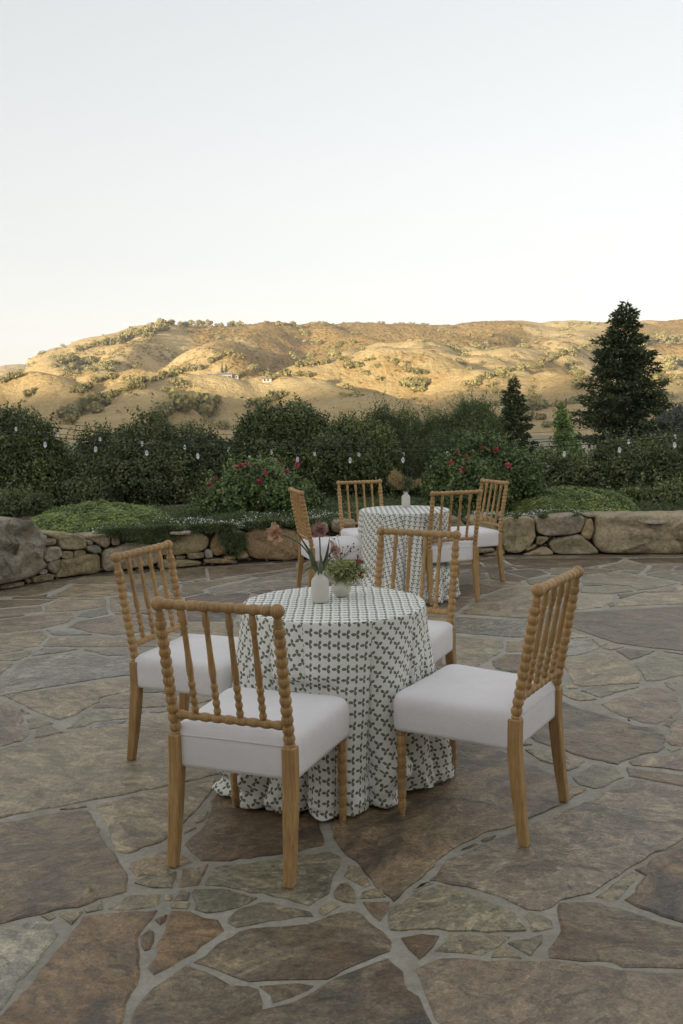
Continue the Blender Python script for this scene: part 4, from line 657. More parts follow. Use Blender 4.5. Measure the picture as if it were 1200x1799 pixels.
def leaf_quads(P, N, L, W, rg, droop=0.0, up=0.35):
    """diamond leaves at P, facing roughly N"""
    n = len(P)
    T = rg.normal(size=(n, 3)); T[:, 2] += up
    T = unit(T - (T * N).sum(1, keepdims=True) * N)
    B = np.cross(N, T)
    s = rg.uniform(.65, 1.25, (n, 1))
    l, w = L * s, W * s
    q = np.stack([P, P + T * l * .5 + B * w * .5, P + T * l - N * l * droop, P + T * l * .5 - B * w * .5], 1)
    return q.reshape(-1, 3)

# ------------------------------------------------------------------ materials
class NT:
    def __init__(s, name):
        s.m = bpy.data.materials.new(name); s.m.use_nodes = True
        s.t = s.m.node_tree; s.t.nodes.clear()
        s.out = s.t.nodes.new('ShaderNodeOutputMaterial')
        s.b = s.t.nodes.new('ShaderNodeBsdfPrincipled')
        s.t.links.new(s.b.outputs[0], s.out.inputs[0])
    def n(s, typ, **k):
        o = s.t.nodes.new(typ)
        for a, v in k.items():
            if a.startswith('i_'):
                key = a[2:].replace('_', ' ')
                o.inputs[int(key) if key.isdigit() else key].default_value = v
            else: setattr(o, a, v)
        return o
    def l(s, a, b): s.t.links.new(a, b)
    def noise(s, vec, scale, detail=4, rough=.55, dist=0.0):
        o = s.n('ShaderNodeTexNoise', i_Scale=scale, i_Detail=detail, i_Roughness=rough, i_Distortion=dist)
        if vec is not None: s.l(vec, o.inputs['Vector'])
        return o.outputs['Fac']
    def ramp(s, fac, stops, interp='LINEAR'):
        o = s.n('ShaderNodeValToRGB'); cr = o.color_ramp; cr.interpolation = interp
        while len(cr.elements) < len(stops): cr.elements.new(.5)
        for e, (p, c) in zip(cr.elements, stops):
            e.position = p; e.color = (c, c, c, 1) if not hasattr(c, '__len__') else (*c[:3], 1)
        s.l(fac, o.inputs[0]); return o.outputs[0]
    def mix(s, fac, a, b, blend='MIX'):
        o = s.n('ShaderNodeMix', data_type='RGBA', blend_type=blend)
        for sock, v in ((o.inputs[0], fac), (o.inputs[6], a), (o.inputs[7], b)):
            if hasattr(v, 'is_linked'): s.l(v, sock)
            elif hasattr(v, '__len__'): sock.default_value = (*v[:3], 1)
            else: sock.default_value = v
        return o.outputs[2]
    def math(s, op, a, b=None, clamp=False):
        o = s.n('ShaderNodeMath', operation=op, use_clamp=clamp)
        for sock, v in ((o.inputs[0], a), (o.inputs[1], b)):
            if v is None: continue
            if hasattr(v, 'is_linked'): s.l(v, sock)
            else: sock.default_value = v
        return o.outputs[0]
    def bump(s, h, strength, dist, normal=None):
        o = s.n('ShaderNodeBump', i_Strength=strength, i_Distance=dist)
        s.l(h, o.inputs['Height'])
        if normal is not None: s.l(normal, o.inputs['Normal'])
        return o.outputs[0]
    def set(s, **k):
        for a, v in k.items():
            sock = s.b.inputs[a.replace('_', ' ')]
            if hasattr(v, 'is_linked'): s.l(v, sock)
            elif hasattr(v, '__len__'): sock.default_value = (*v[:3], 1)
            else: sock.default_value = v
    def geo(s): return s.n('ShaderNodeNewGeometry').outputs['Position']
    def objc(s): return s.n('ShaderNodeTexCoord').outputs['Object']
    def info(s): return s.n('ShaderNodeObjectInfo')

def mat_flagstone():
    t = NT('flagstone_rock')
    info = t.info(); pos = t.geo()
    off = t.n('ShaderNodeVectorMath', operation='ADD'); t.l(pos, off.inputs[0])
    cmb = t.n('ShaderNodeCombineXYZ'); r37 = t.math('MULTIPLY', info.outputs['Random'], 37.0)
    t.l(r37, cmb.inputs[0]); t.l(t.math('MULTIPLY', info.outputs['Random'], 91.0), cmb.inputs[1]); t.l(r37, cmb.inputs[2])
    t.l(cmb.outputs[0], off.inputs[1]); p = off.outputs[0]
    vr = t.n('ShaderNodeVectorRotate', rotation_type='Z_AXIS'); t.l(p, vr.inputs['Vector'])
    t.l(t.math('MULTIPLY', t.math('SUBTRACT', info.outputs['Random'], .5), 1.6), vr.inputs['Angle'])
    mp = t.n('ShaderNodeMapping'); mp.inputs['Scale'].default_value = (1.0, 1.45, 1.0); t.l(vr.outputs[0], mp.inputs[0])
    st = mp.outputs[0]
    blotch = t.noise(p, 2.3, 8, .66, 1.1)
    blotch2 = t.noise(st, 2.4, 7, .64, 1.4)
    grain = t.noise(st, 9, 7, .68, 1.6)
    fine = t.noise(p, 130, 3, .7)
    mid = t.noise(p, 26, 4, .7)
    al = info.outputs['Alpha']; base = info.outputs['Color']
    c = t.mix(t.math('MULTIPLY', t.ramp(blotch2, [(.44, 0), (.60, 1)]), t.math('MULTIPLY', al, .80)), base, (.165, .092, .043))
    c = t.mix(t.math('MULTIPLY', t.ramp(blotch, [(.50, 0), (.60, 1)]), t.math('MULTIPLY', al, .92)), c, (.058, .057, .052))
    c = t.mix(t.math('MULTIPLY', t.ramp(t.noise(st, 3.2, 6, .65, 1.8), [(.52, 0), (.66, 1)]), .7), c, t.mix(1.0, base, (1.38, 1.40, 1.36), 'MULTIPLY'))
    c = t.mix(t.math('MULTIPLY', t.ramp(t.noise(st, 4.3, 6, .65, 1.8), [(.54, 0), (.68, 1)]), .6), c, (.125, .102, .078))
    vary = t.ramp(grain, [(.28, .52), (.5, .90), (.74, 1.22)])
    tl = t.math('SNAP', t.math('ADD', blotch2, t.math('MULTIPLY', mid, .10)), .045)
    wn_ = t.n('ShaderNodeTexWhiteNoise', noise_dimensions='1D'); t.l(t.math('ADD', t.math('MULTIPLY', tl, 13.7), r37), wn_.inputs['W'])
    c = t.mix(1.0, c, t.ramp(wn_.outputs['Value'], [(0, (.66, .66, .68)), (.5, (.98, .97, .95)), (1, (1.25, 1.20, 1.12))]), 'MULTIPLY')
    c = t.mix(1.0, c, vary, 'MULTIPLY')
    c = t.mix(1.0, c, t.ramp(mid, [(.3, .80), (.7, 1.18)]), 'MULTIPLY')
    c = t.mix(1.0, c, t.ramp(fine, [(.3, .74), (.7, 1.26)]), 'MULTIPLY')
    c = t.mix(1.0, c, t.ramp(t.noise(p, 62, 5, .75), [(.34, .70), (.5, 1.0), (.68, 1.22)]), 'MULTIPLY')
    # slaty terraces
    terr = t.math('SNAP', t.math('ADD', t.math('MULTIPLY', blotch2, 1.0), t.math('MULTIPLY', mid, .10)), .045)
    edge = t.math('ABSOLUTE', t.math('SUBTRACT', t.math('ADD', blotch2, t.math('MULTIPLY', mid, .10)), terr))
    h = t.math('ADD', t.math('MULTIPLY', terr, 2.2), t.math('ADD', t.math('MULTIPLY', grain, .35), t.math('ADD', t.math('MULTIPLY', mid, .16), t.math('MULTIPLY', fine, .06))))
    nb = t.bump(h, 1.0, .026)
    t.set(Base_Color=c, Roughness=t.ramp(mid, [(.3, .31), (.7, .52)]), Normal=nb)
    t.b.inputs['Specular IOR Level'].default_value = .6
    return t.m

def mat_mortar():
    t = NT('mortar'); p = t.geo()
    n1 = t.noise(p, 4, 5); n2 = t.noise(p, 60, 5, .7); n3 = t.noise(p, 14, 4, .6)
    c = t.mix(t.ramp(n1, [(.35, 0), (.65, 1)]), (.285, .262, .212), (.385, .358, .300))
    c = t.mix(1.0, c, t.ramp(n2, [(.3, .82), (.7, 1.14)]), 'MULTIPLY')
    c = t.mix(t.math('MULTIPLY', t.ramp(n3, [(.55, 0), (.75, 1)]), .4), c, (.16, .14, .11))
    t.set(Base_Color=c, Roughness=.85, Normal=t.bump(t.math('ADD', n2, t.math('MULTIPLY', n3, 2.0)), .6, .004))
    return t.m

def mat_wallstone():
    t = NT('wall_rock'); info = t.info(); p = t.geo()
    b1 = t.noise(p, 7, 6, .6, .5); n2 = t.noise(p, 30, 6, .7); n3 = t.noise(p, 110, 3, .7); n4 = t.noise(p, 3.5, 6, .65, .8)
    base = info.outputs['Color']
    c = t.mix(t.math('MULTIPLY', t.ramp(b1, [(.45, 0), (.66, 1)]), .5), base, (.33, .225, .115))
    c = t.mix(t.math('MULTIPLY', t.ramp(n4, [(.48, 0), (.62, 1)]), info.outputs['Alpha']), c, (.065, .063, .055))
    c = t.mix(t.math('MULTIPLY', t.ramp(n2, [(.6, 0), (.72, 1)]), .5), c, (.42, .38, .29))
    c = t.mix(1.0, c, t.ramp(n2, [(.28, .5), (.5, 1.0), (.75, 1.25)]), 'MULTIPLY')
    c = t.mix(1.0, c, t.ramp(n3, [(.3, .8), (.7, 1.15)]), 'MULTIPLY')
    h = t.math('ADD', t.math('MULTIPLY', b1, 2.2), t.math('ADD', n2, t.math('MULTIPLY', n3, .3)))
    t.set(Base_Color=c, Roughness=.88, Normal=t.bump(h, .85, .022))
    t.b.inputs['Specular IOR Level'].default_value = .25
    return t.m

def mat_plain(name, col, rough=.6, nscale=None, namp=.15, bump=0, bdist=.002, spec=.5, bscale=None):
    t = NT(name); p = t.objc()
    c = col
    if nscale:
        n = t.noise(p, nscale, 5, .6)
        c = t.mix(1.0, col, t.ramp(n, [(.3, 1 - namp), (.7, 1 + namp)]), 'MULTIPLY')
        if bump: t.set(Normal=t.bump(t.noise(p, bscale or nscale, 5, .65), bump, bdist))
    t.set(Base_Color=c, Roughness=rough)
    t.b.inputs['Specular IOR Level'].default_value = spec
    return t.m

def mat_wood():
    t = NT('honey_wood'); p = t.objc(); info = t.info()
    mp = t.n('ShaderNodeMapping'); mp.inputs['Scale'].default_value = (150, 150, 7); t.l(p, mp.inputs[0])
    ad = t.n('ShaderNodeVectorMath', operation='ADD'); t.l(mp.outputs[0], ad.inputs[0])
    cm = t.n('ShaderNodeCombineXYZ'); t.l(t.math('MULTIPLY', info.outputs['Random'], 53.0), cm.inputs[0]); t.l(cm.outputs[0], ad.inputs[1])
    g = t.noise(ad.outputs[0], 1.0, 5, .6, .5); g2 = t.noise(p, 9, 4, .6)
    c = t.ramp(g, [(.25, (.262, .148, .055)), (.5, (.41, .250, .102)), (.75, (.52, .338, .155))])
    c = t.mix(1.0, c, t.ramp(g2, [(.3, .84), (.7, 1.14)]), 'MULTIPLY')
    c = t.mix(1.0, c, t.ramp(info.outputs['Random'], [(0, .92), (1, 1.08)]), 'MULTIPLY')
    # one finish all over, with a fine grain bump
    t.set(Base_Color=c, Roughness=.50, Normal=t.bump(g, .28, .0012))
    t.b.inputs['Specular IOR Level'].default_value = .4
    return t.m

def mat_linen():
    t = NT('white_linen'); p = t.objc()
    m1 = t.n('ShaderNodeMapping'); m1.inputs['Scale'].default_value = (900, 60, 200); t.l(p, m1.inputs[0])
    m2 = t.n('ShaderNodeMapping'); m2.inputs['Scale'].default_value = (60, 900, 900); t.l(p, m2.inputs[0])
    a = t.noise(m1.outputs[0], 1, 3, .6); b = t.noise(m2.outputs[0], 1, 3, .6)
    w = t.math('ADD', a, b); soft = t.noise(p, 7, 4, .5)
    c = t.mix(1.0, (.80, .772, .775), t.ramp(t.math('MULTIPLY', w, .5), [(.3, .90), (.7, 1.06)]), 'MULTIPLY')
    c = t.mix(1.0, c, t.ramp(soft, [(.3, .96), (.7, 1.03)]), 'MULTIPLY')
    nb = t.bump(w, .25, .0012)
    nb = t.bump(soft, .5, .012, nb)
    t.set(Base_Color=c, Roughness=.92, Normal=nb)
    t.b.inputs['Specular IOR Level'].default_value = .15
    return t.m

def mat_cloth(name, rot):
    """white cotton with a printed repeat of a three-leaf sprig (flat print, in the cloth's own UVs, metres)"""
    t = NT(name)
    uv = t.n('ShaderNodeUVMap').outputs[0]
    vr = t.n('ShaderNodeVectorRotate', rotation_type='Z_AXIS'); vr.inputs['Angle'].default_value = rot
    t.l(uv, vr.inputs['Vector'])
    wob = t.n('ShaderNodeTexNoise', i_Scale=9.0, i_Detail=1.0); t.l(uv, wob.inputs['Vector'])
    sub = t.n('ShaderNodeVectorMath', operation='SUBTRACT'); t.l(wob.outputs['Color'], sub.inputs[0]); sub.inputs[1].default_value = (.5, .5, .5)
    sc = t.n('ShaderNodeVectorMath', operation='SCALE'); t.l(sub.outputs[0], sc.inputs[0]); sc.inputs['Scale'].default_value = .012
    ad = t.n('ShaderNodeVectorMath', operation='ADD'); t.l(vr.outputs[0], ad.inputs[0]); t.l(sc.outputs[0], ad.inputs[1])
    sep = t.n('ShaderNodeSeparateXYZ'); t.l(ad.outputs[0], sep.inputs[0])
    PX, PY = .0352, .0435
    def cell(v, per):
        f = t.math('FLOORED_MODULO', v, per)
        return t.math('SUBTRACT', f, per / 2)
    x = cell(sep.outputs[0], PX); y = cell(sep.outputs[1], PY)
    ay = t.math('ABSOLUTE', y)
    def ell(cx, cy, ang, a, b, yy, bend=0.0):
        dx = t.math('SUBTRACT', x, cx); dy = t.math('SUBTRACT', yy, cy)
        c_, s_ = math.cos(ang), math.sin(ang)
        u = t.math('ADD', t.math('MULTIPLY', dx, c_), t.math('MULTIPLY', dy, s_))
        v = t.math('SUBTRACT', t.math('MULTIPLY', dy, c_), t.math('MULTIPLY', dx, s_))
        if bend: v = t.math('SUBTRACT', v, t.math('MULTIPLY', t.math('MULTIPLY', u, u), bend))
        u = t.math('DIVIDE', u, a); v = t.math('DIVIDE', v, b)
        # pointed leaf: |v| + u^2
        return t.math('ADD', t.math('POWER', t.math('ABSOLUTE', v), 1.35), t.math('MULTIPLY', u, u))
    d1 = ell(-.0068, 0, 0, .0098, .0062, y)
    d2 = ell(.0086, .0082, R(72), .0090, .0060, ay, 16.0)
    d = t.math('MINIMUM', d1, d2)
    stem = t.math('MAXIMUM', t.math('DIVIDE', ay, .0011), t.math('DIVIDE', t.math('ABSOLUTE', t.math('SUBTRACT', x, .004)), .004))
    d = t.math('MINIMUM', d, stem)
    fz = t.noise(uv, 300, 3, .7)
    d = t.math('ADD', d, t.math('MULTIPLY', t.math('SUBTRACT', fz, .5), .5))
    mask = t.ramp(d, [(.80, 1), (.98, 0)])
    n = t.noise(uv, 160, 4, .7); soft = t.noise(uv, 14, 3, .5)
    ink = t.mix(t.ramp(d, [(.1, 1), (.6, 0)]), (.102, .134, .078), (.185, .218, .138))
    ink = t.mix(1.0, ink, t.ramp(n, [(.3, .75), (.7, 1.3)]), 'MULTIPLY')
    cl = t.mix(1.0, (.80, .79, .755), t.ramp(n, [(.3, .94), (.7, 1.04)]), 'MULTIPLY')
    t.set(Base_Color=t.mix(mask, cl, ink), Roughness=.9, Normal=t.bump(t.math('ADD', n, t.math('MULTIPLY', soft, 6)), .35, .003))
    t.b.inputs['Specular IOR Level'].default_value = .15
    return t.m

def mat_leaf(name, dark, light, trans=.22, rough=.45, tip=None, spec=.4, clump=0):
    t = NT(name)
    g = t.n('ShaderNodeNewGeometry'); info = t.info()
    rdm = g.outputs['Random Per Island']
    st = [(0, dark), (.7, light)] + ([(1, tip)] if tip else [(1, [q * 1.25 for q in light])])
    c = t.ramp(rdm, st)
    c = t.mix(1.0, c, t.ramp(info.outputs['Random'], [(0, .85), (1, 1.15)]), 'MULTIPLY')
    if clump: c = t.mix(1.0, c, t.ramp(t.noise(t.geo(), clump, 3, .6), [(.32, (.66, .70, .62)), (.5, (1, 1, 1)), (.68, (1.42, 1.34, 1.2))]), 'MULTIPLY')
    t.set(Base_Color=c, Roughness=rough); t.b.inputs['Specular IOR Level'].default_value = spec
    if trans:
        tr = t.n('ShaderNodeBsdfTranslucent'); t.l(t.mix(1.0, c, (1.1, 1.3, .6), 'MULTIPLY'), tr.inputs[0])
        mx = t.n('ShaderNodeMixShader'); mx.inputs[0].default_value = trans
        t.l(t.b.outputs[0], mx.inputs[1]); t.l(tr.outputs[0], mx.inputs[2]); t.l(mx.outputs[0], t.out.inputs[0])
    return t.m

def mat_hill():
    t = NT('golden_grass_hill'); p = t.geo()
    big = t.noise(p, .0035, 4, .55, .6); med = t.noise(p, .016, 5, .6, .4); sm = t.noise(p, .06, 5, .65); fine = t.noise(p, .35, 4, .7)
    vor = t.n('ShaderNodeTexVoronoi', i_Scale=.16, feature='F1'); t.l(p, vor.inputs['Vector'])
    sep = t.n('ShaderNodeSeparateXYZ'); t.l(p, sep.inputs[0])
    reg = None
    for (cx, cy, rad, amt) in ((-70, 1330, 260, .16), (-300, 1230, 120, .16), (-330, 1120, 90, .12), (230, 1350, 200, .12), (-330, 780, 45, .16), (-225, 800, 45, .14), (150, 1480, 200, .10), (330, 1200, 110, -.14), (60, 950, 90, -.12), (-120, 850, 120, -.12), (420, 1400, 200, -.10)):
        dn = t.n('ShaderNodeVectorMath', operation='DISTANCE'); t.l(p, dn.inputs[0]); dn.inputs[1].default_value = (cx, cy, 60)
        w = t.math('MULTIPLY', t.math('SUBTRACT', 1.0, t.math('DIVIDE', dn.outputs['Value'], rad), True), amt)
        reg = w if reg is None else t.math('ADD', reg, w)
    big = t.math('ADD', big, reg)
    grass = t.mix(t.ramp(med, [(.35, 0), (.7, 1)]), (.41, .300, .140), (.53, .410, .215))
    grass = t.mix(t.math('MULTIPLY', t.ramp(sm, [(.5, 0), (.75, 1)]), .45), grass, (.30, .185, .065))
    scrubc = t.mix(t.ramp(vor.outputs['Distance'], [(.15, 0), (.5, 1)]), (.165, .108, .042), (.33, .215, .080))
    hi = t.ramp(t.math('DIVIDE', sep.outputs[2], 200.0), [(.16, 0), (.36, 1)])
    sc = t.math('MULTIPLY', t.ramp(t.math('ADD', big, t.math('MULTIPLY', sm, .22)), [(.585, 0), (.635, 1)]), t.math('ADD', t.math('MULTIPLY', hi, .75), .25), True)
    c = t.mix(sc, grass, scrubc)
    c = t.mix(1.0, c, t.ramp(fine, [(.3, .82), (.7, 1.16)]), 'MULTIPLY')
    h = t.math('ADD', t.math('MULTIPLY', sm, 3.0), t.math('MULTIPLY', t.math('MULTIPLY', t.ramp(vor.outputs['Distance'], [(.0, 1), (.55, 0)]), sc), 1.1))
    t.set(Base_Color=c, Roughness=.95, Normal=t.bump(t.math('ADD', h, t.math('MULTIPLY', fine, .6)), .8, 2.2))
    t.b.inputs['Specular IOR Level'].default_value = .1
    return t.m

M = dict(
    flag=mat_flagstone(), mortar=mat_mortar(), wall=mat_wallstone(), wood=mat_wood(), linen=mat_linen(),
    cloth=mat_cloth('sprig_print_cotton', 0.0), cloth2=mat_cloth('sprig_print_cotton_turned', R(-90)),
    hill=mat_hill(),
    soil=mat_plain('soil', (.07, .05, .035), .95, 14, .35, .8, .03),
    field=mat_plain('dry_ground', (.22, .19, .11), .95, .12, .3),
    ceramic=mat_plain('matte_ceramic', (.64, .62, .55), .55, 40, .03, .12, .0006, .35),
    metal=mat_plain('pale_metal', (.45, .44, .42), .35, None),
    dark=mat_plain('black_rubber', (.012, .012, .013), .5),
    bark=mat_plain('bark', (.10, .075, .055), .9, 12, .35, .8, .02),
    rope=mat_plain('wire', (.010, .010, .011), .55),
    house=mat_plain('stucco', (.38, .33, .26), .9, 3, .1),
    white_wall=mat_plain('white_render', (.46, .44, .40), .85, .8, .08),
    roof=mat_plain('grey_roof', (.20, .19, .18), .85, .7, .15),
    pane=mat_plain('dark_pane', (.02, .025, .03), .15),
)
def mat_bulb():
    t = NT('bulb_glass')
    t.set(Base_Color=(.93, .94, .95), Roughness=.06)
    t.b.inputs['Transmission Weight'].default_value = .55
    t.b.inputs['IOR'].default_value = 1.45
    return t.m
M['bulb'] = mat_bulb()

# ================================================================== SETTING
WALL_BASE = [(-6, 5.0), (-4.2, 6.8), (-3.13, 8.0), (-2.79, 8.5), (-2.45, 8.85), (-1.7, 9.1), (-.74, 9.42), (0, 9.55),
             (.62, 9.6), (1.76, 9.63), (3.67, 9.55), (6, 9.4)]
WBX = [a for a, b in WALL_BASE]; WBY = [b for a, b in WALL_BASE]
def wall_y(x): return float(np.interp(x, WBX, WBY))
BED_Z = 0.34

# ---- patio: mortar bed with every flagstone its own piece
def patio():
    xs = np.linspace(-6.0, 6.0, 49)
    v = []; f = []
    for x in xs:
        v.append((x, -6.0, -.007)); v.append((x, wall_y(x) + .10, -.007))
    for i in range(len(xs) - 1): f.append((2 * i, 2 * i + 2, 2 * i + 3, 2 * i + 1))
    o = mesh_obj('patio', v, f, M['mortar'], None, False)
    tag(o, kind='structure', label='mortar bed of the flagstone patio')
    return o
PATIO = patio()


TONES = dict(b=((.245, .190, .118), .75), r=((.250, .172, .095), .80), t=((.385, .315, .200), .28), g=((.310, .288, .238), .30),
             o=((.325, .285, .183), .20), p=((.48, .435, .325), .10), m=((.310, .245, .170), .40), x=((.240, .194, .128), 1.0))
def stone_outline(P, rg, step, amp):
    out = []
    n = len(P)
    for i in range(n):
        a = P[i]; b = P[(i + 1) % n]
        d = b - a; L = np.hypot(*d); k = max(1, int(L / step))
        nr = np.array([d[1], -d[0]]) / max(L, 1e-6)
        for j in range(k):
            t = j / k
            w = amp * (1 if j else .5)
            out.append(a + d * t + nr * rg.normal(0, w))
    return np.array(out)

def flag_mesh(P, rg, detail):
    """P: (n,2) world outline; slab whose broken edge rises from the mortar; returns verts relative to the centroid"""
    if detail:
        P = stone_outline(P, rg, .032, .0048)
    n = len(P)
    c = P.mean(0); Q = P - c
    # inward normals
    e = np.roll(Q, -1, 0) - Q; nrm = np.stack([-e[:, 1], e[:, 0]], 1); nrm /= np.maximum(np.linalg.norm(nrm, axis=1, keepdims=True), 1e-6)
    vn = nrm + np.roll(nrm, 1, 0); vn /= np.maximum(np.linalg.norm(vn, axis=1, keepdims=True), .35)
    top = rg.uniform(-.0025, -.0004)
    lip = rg.uniform(.0015, .004)
    ring = [(*q, -.022) for q in Q]
    ring2 = [(*q, top - lip + rg.normal(0, .0006)) for q in Q]
    ring3 = [(*(q + w * .007 * rg.uniform(.6, 1.5)), top) for q, w in zip(Q, vn)]
    v = ring + ring2 + ring3
    f = []
    for r in (0, 1):
        for i in range(n):
            j = (i + 1) % n
            f.append((r * n + i, r * n + j, (r + 1) * n + j, (r + 1) * n + i))
    f.append(tuple(range(2 * n, 3 * n)))
    return c, v, f

def build_flags():
    rg = np.random.default_rng(4)
    rest_v = []; rest_f = []
    for k, l in enumerate(STONES.splitlines()):
        a = l.split()
        P = np.array([[int(q) for q in s.split(',')] for s in a[1:]]) / 1000.0
        y = P[:, 1].mean()
        c, v, f = flag_mesh(P, rg, y < 6.5 and k < 300)
        if k < 299:
            o = mesh_obj('flagstone', v, f, M['flag'], PATIO, False)
            o.location = (c[0], c[1], 0)
            col, blot = TONES[a[0]]
            j = rg.uniform(.84, 1.12); w = rg.normal(0, .03)
            o.color = (col[0] * j * (1 + w), col[1] * j, col[2] * j * (1 - w), min(1, blot * rg.uniform(.7, 1.2)))
        else:
            b = len(rest_v)
            rest_v += [(x + c[0], yy + c[1], z) for x, yy, z in v]
            rest_f += [tuple(i + b for i in q) for q in f]
    if rest_v:
        o = mesh_obj('outlying_flagstones', rest_v, rest_f, M['flag'], PATIO, False)
        o.color = (.33, .27, .18, .2); tag(o, kind='stuff')
build_flags()

# ---- dry stone wall
WALLROOT = empty('stone_wall', (0, 9.5, 0))
tag(WALLROOT, 'low dry stone retaining wall of tan rocks curving along the back of the patio', 'wall')
WT = dict(t=((.44, .375, .265), .32), g=((.39, .375, .335), .4), y=((.45, .37, .235), .25), r=((.38, .26, .145), .2), G=((.40, .37, .305), .6), B=((.37, .34, .275), .7))

def chaikin(P, k=1):
    for _ in range(k):
        Q = []
        for i in range(len(P)):
            a, b = P[i], P[(i + 1) % len(P)]
            Q += [a * .84 + b * .16, a * .16 + b * .84]
        P = np.array(Q)
    return P

def on_wall(o):
    if o is not None: o.location = (0, -9.5, 0)
    return o

def rock(P, tone, bulge=.05, depth=.22, seed=0, rough=.012, name='wall_stone', parent=WALLROOT, iters=2):
    """outline P in (x,z) on the wall face; rounded rock standing out of the face"""
    rg = np.random.default_rng(seed)
    P = chaikin(np.asarray(P, float), iters)
    Q = []
    for i in range(len(P)):
        a, c2 = P[i], P[(i + 1) % len(P)]; kk = max(1, int(np.hypot(*(c2 - a)) / .045))
        for j2 in range(kk): Q.append(a + (c2 - a) * j2 / kk)
    P = np.array(Q)
    if sum(P[i, 0] * P[(i + 1) % len(P), 1] - P[(i + 1) % len(P), 0] * P[i, 1] for i in range(len(P))) < 0: P = P[::-1]
    n = len(P); c = P.mean(0)
    size = max(np.ptp(P[:, 0]), np.ptp(P[:, 1]))
    b = min(bulge, size * .28)
    rings = [(1.0, -depth), (1.0, -.02), (.99, b * .30), (.955, b * .66), (.88, b * .86), (.70, b * .97), (.48, b), (.24, b * 1.0)]
    off = Vector((seed * 3.7, seed * 1.3, 0))
    v = []
    for s, d in rings:
        for q in P:
            x, z = c + (q - c) * s * .992
            ns = mnoise.noise(Vector((x * 8, z * 10, 0)) + off) + .55 * mnoise.noise(Vector((x * 21, z * 27, 2)) + off)
            fc = mnoise.cell(Vector((x * 5.5 + z * 2, z * 7 - x * 2, 0)) + off)
            dd = d + ((ns * 1.5 + (fc - .5) * .7) * rough * min(1.0, 1.3 - s * .75) * 1.6 if d > -.1 else 0)
            ty = wall_y(x)
            slope = (wall_y(x + .05) - wall_y(x - .05)) / .1
            nx, ny = slope, -1.0; L = math.hypot(nx, ny)
            v.append((x + nx / L * dd, ty + ny / L * dd, max(z + ns * rough * .5, -.02)))
    f = []
    for r in range(len(rings) - 1):
        for i in range(n):
            j = (i + 1) % n
            f.append((r * n + i, r * n + j, (r + 1) * n + j, (r + 1) * n + i))
    f.append(tuple(range((len(rings) - 1) * n, len(rings) * n)))
    f.append(tuple(range(n))[::-1])
    o = on_wall(mesh_obj(name, v, f, M['wall'], parent, True))
    col, al = WT[tone]; j = rg.uniform(.82, 1.15)
    o.color = (col[0] * j, col[1] * j * rg.uniform(.96, 1.03), col[2] * j * rg.uniform(.85, 1.1), al)
    return o

for k, l in enumerate(WALL_STONES.splitlines()):
    a = l.split()
    P = np.array([[int(q) for q in s.split(',')] for s in a[1:]]) / 1000.0
    w = np.ptp(P[:, 0])
    rock(P, a[0], bulge=.05 if w < 1.0 else .09, depth=.26 if w < 1 else .4, seed=k + 1, rough=.016 if w < 1 else .024, iters=1)
# the boulder that ends the wall on the left
bo = rock(BOULDER, 'B', bulge=.15, depth=.62, seed=99, rough=.045, iters=2)
bo['label'] = 'large grey lichened boulder'
core_v = []; core_f = []
xs = np.linspace(-6, 6, 61)
for x in xs:
    y = wall_y(x) + .07
    core_v += [(x, y, -.02), (x, y, .33), (x, y + .16, .335)]
for i in range(60):
    for r in (0, 1):
        core_f.append((3 * i + r, 3 * i + 3 + r, 3 * i + 4 + r, 3 * i + 1 + r))
on_wall(mesh_obj('wall_core', core_v, core_f, M['soil'], WALLROOT, False))
# chinking rubble in the gaps at the foot of the wall
rub = MB()
for k in range(260):
    x = rnd.uniform(-3.4, 4.6); z = rnd.uniform(.0, .30) ** 1.3
    s = rnd.uniform(.012, .035)
    c = Vector((x, wall_y(x) + rnd.uniform(-.005, .05), z))
    vs = [c + Vector((rnd.uniform(.6, 1) * s * dx, rnd.uniform(.6, 1) * s * dy, rnd.uniform(.5, .9) * s * dz)) for dx, dy, dz in
          ((1, 0, 0), (0, 1, 0), (-1, 0, 0), (0, -1, 0), (0, 0, 1), (0, 0, -1))]
    rub.add(vs, [(0, 1, 4), (1, 2, 4), (2, 3, 4), (3, 0, 4), (1, 0, 5), (2, 1, 5), (3, 2, 5), (0, 3, 5)])
ro = on_wall(rub.build('chinking_stones', M['wall'], WALLROOT, False)); ro.color = (.33, .29, .21, .2); tag(ro, kind='stuff')

# ---- ground behind the wall and the valley floor
BASE = -8.0
_lat = np.random.default_rng(77).uniform(-1, 1, (64, 64))
def vnoise(X, Y):
    xi = np.floor(X).astype(int); yi = np.floor(Y).astype(int)
    fx = X - xi; fy = Y - yi
    fx = fx * fx * fx * (fx * (fx * 6 - 15) + 10); fy = fy * fy * fy * (fy * (fy * 6 - 15) + 10)
    a = _lat[yi % 64, xi % 64]; b = _lat[yi % 64, (xi + 1) % 64]; c = _lat[(yi + 1) % 64, xi % 64]; d = _lat[(yi + 1) % 64, (xi + 1) % 64]
    return (a * (1 - fx) + b * fx) * (1 - fy) + (c * (1 - fx) + d * fx) * fy
def fbm(X, Y):
    n = 0
    for k, (wl, a) in enumerate(((210., 8.), (115., 6.), (57., 3.6), (27., 1.6), (12., .6))):
        v = vnoise(X / wl + 7.3 * k + Y / wl * .3, Y / wl * .75 + 3.1 * k)
        n = n + a * ((2.6 * np.abs(v) - .9) if k in (1, 2, 3) else 1.3 * v)
    return n
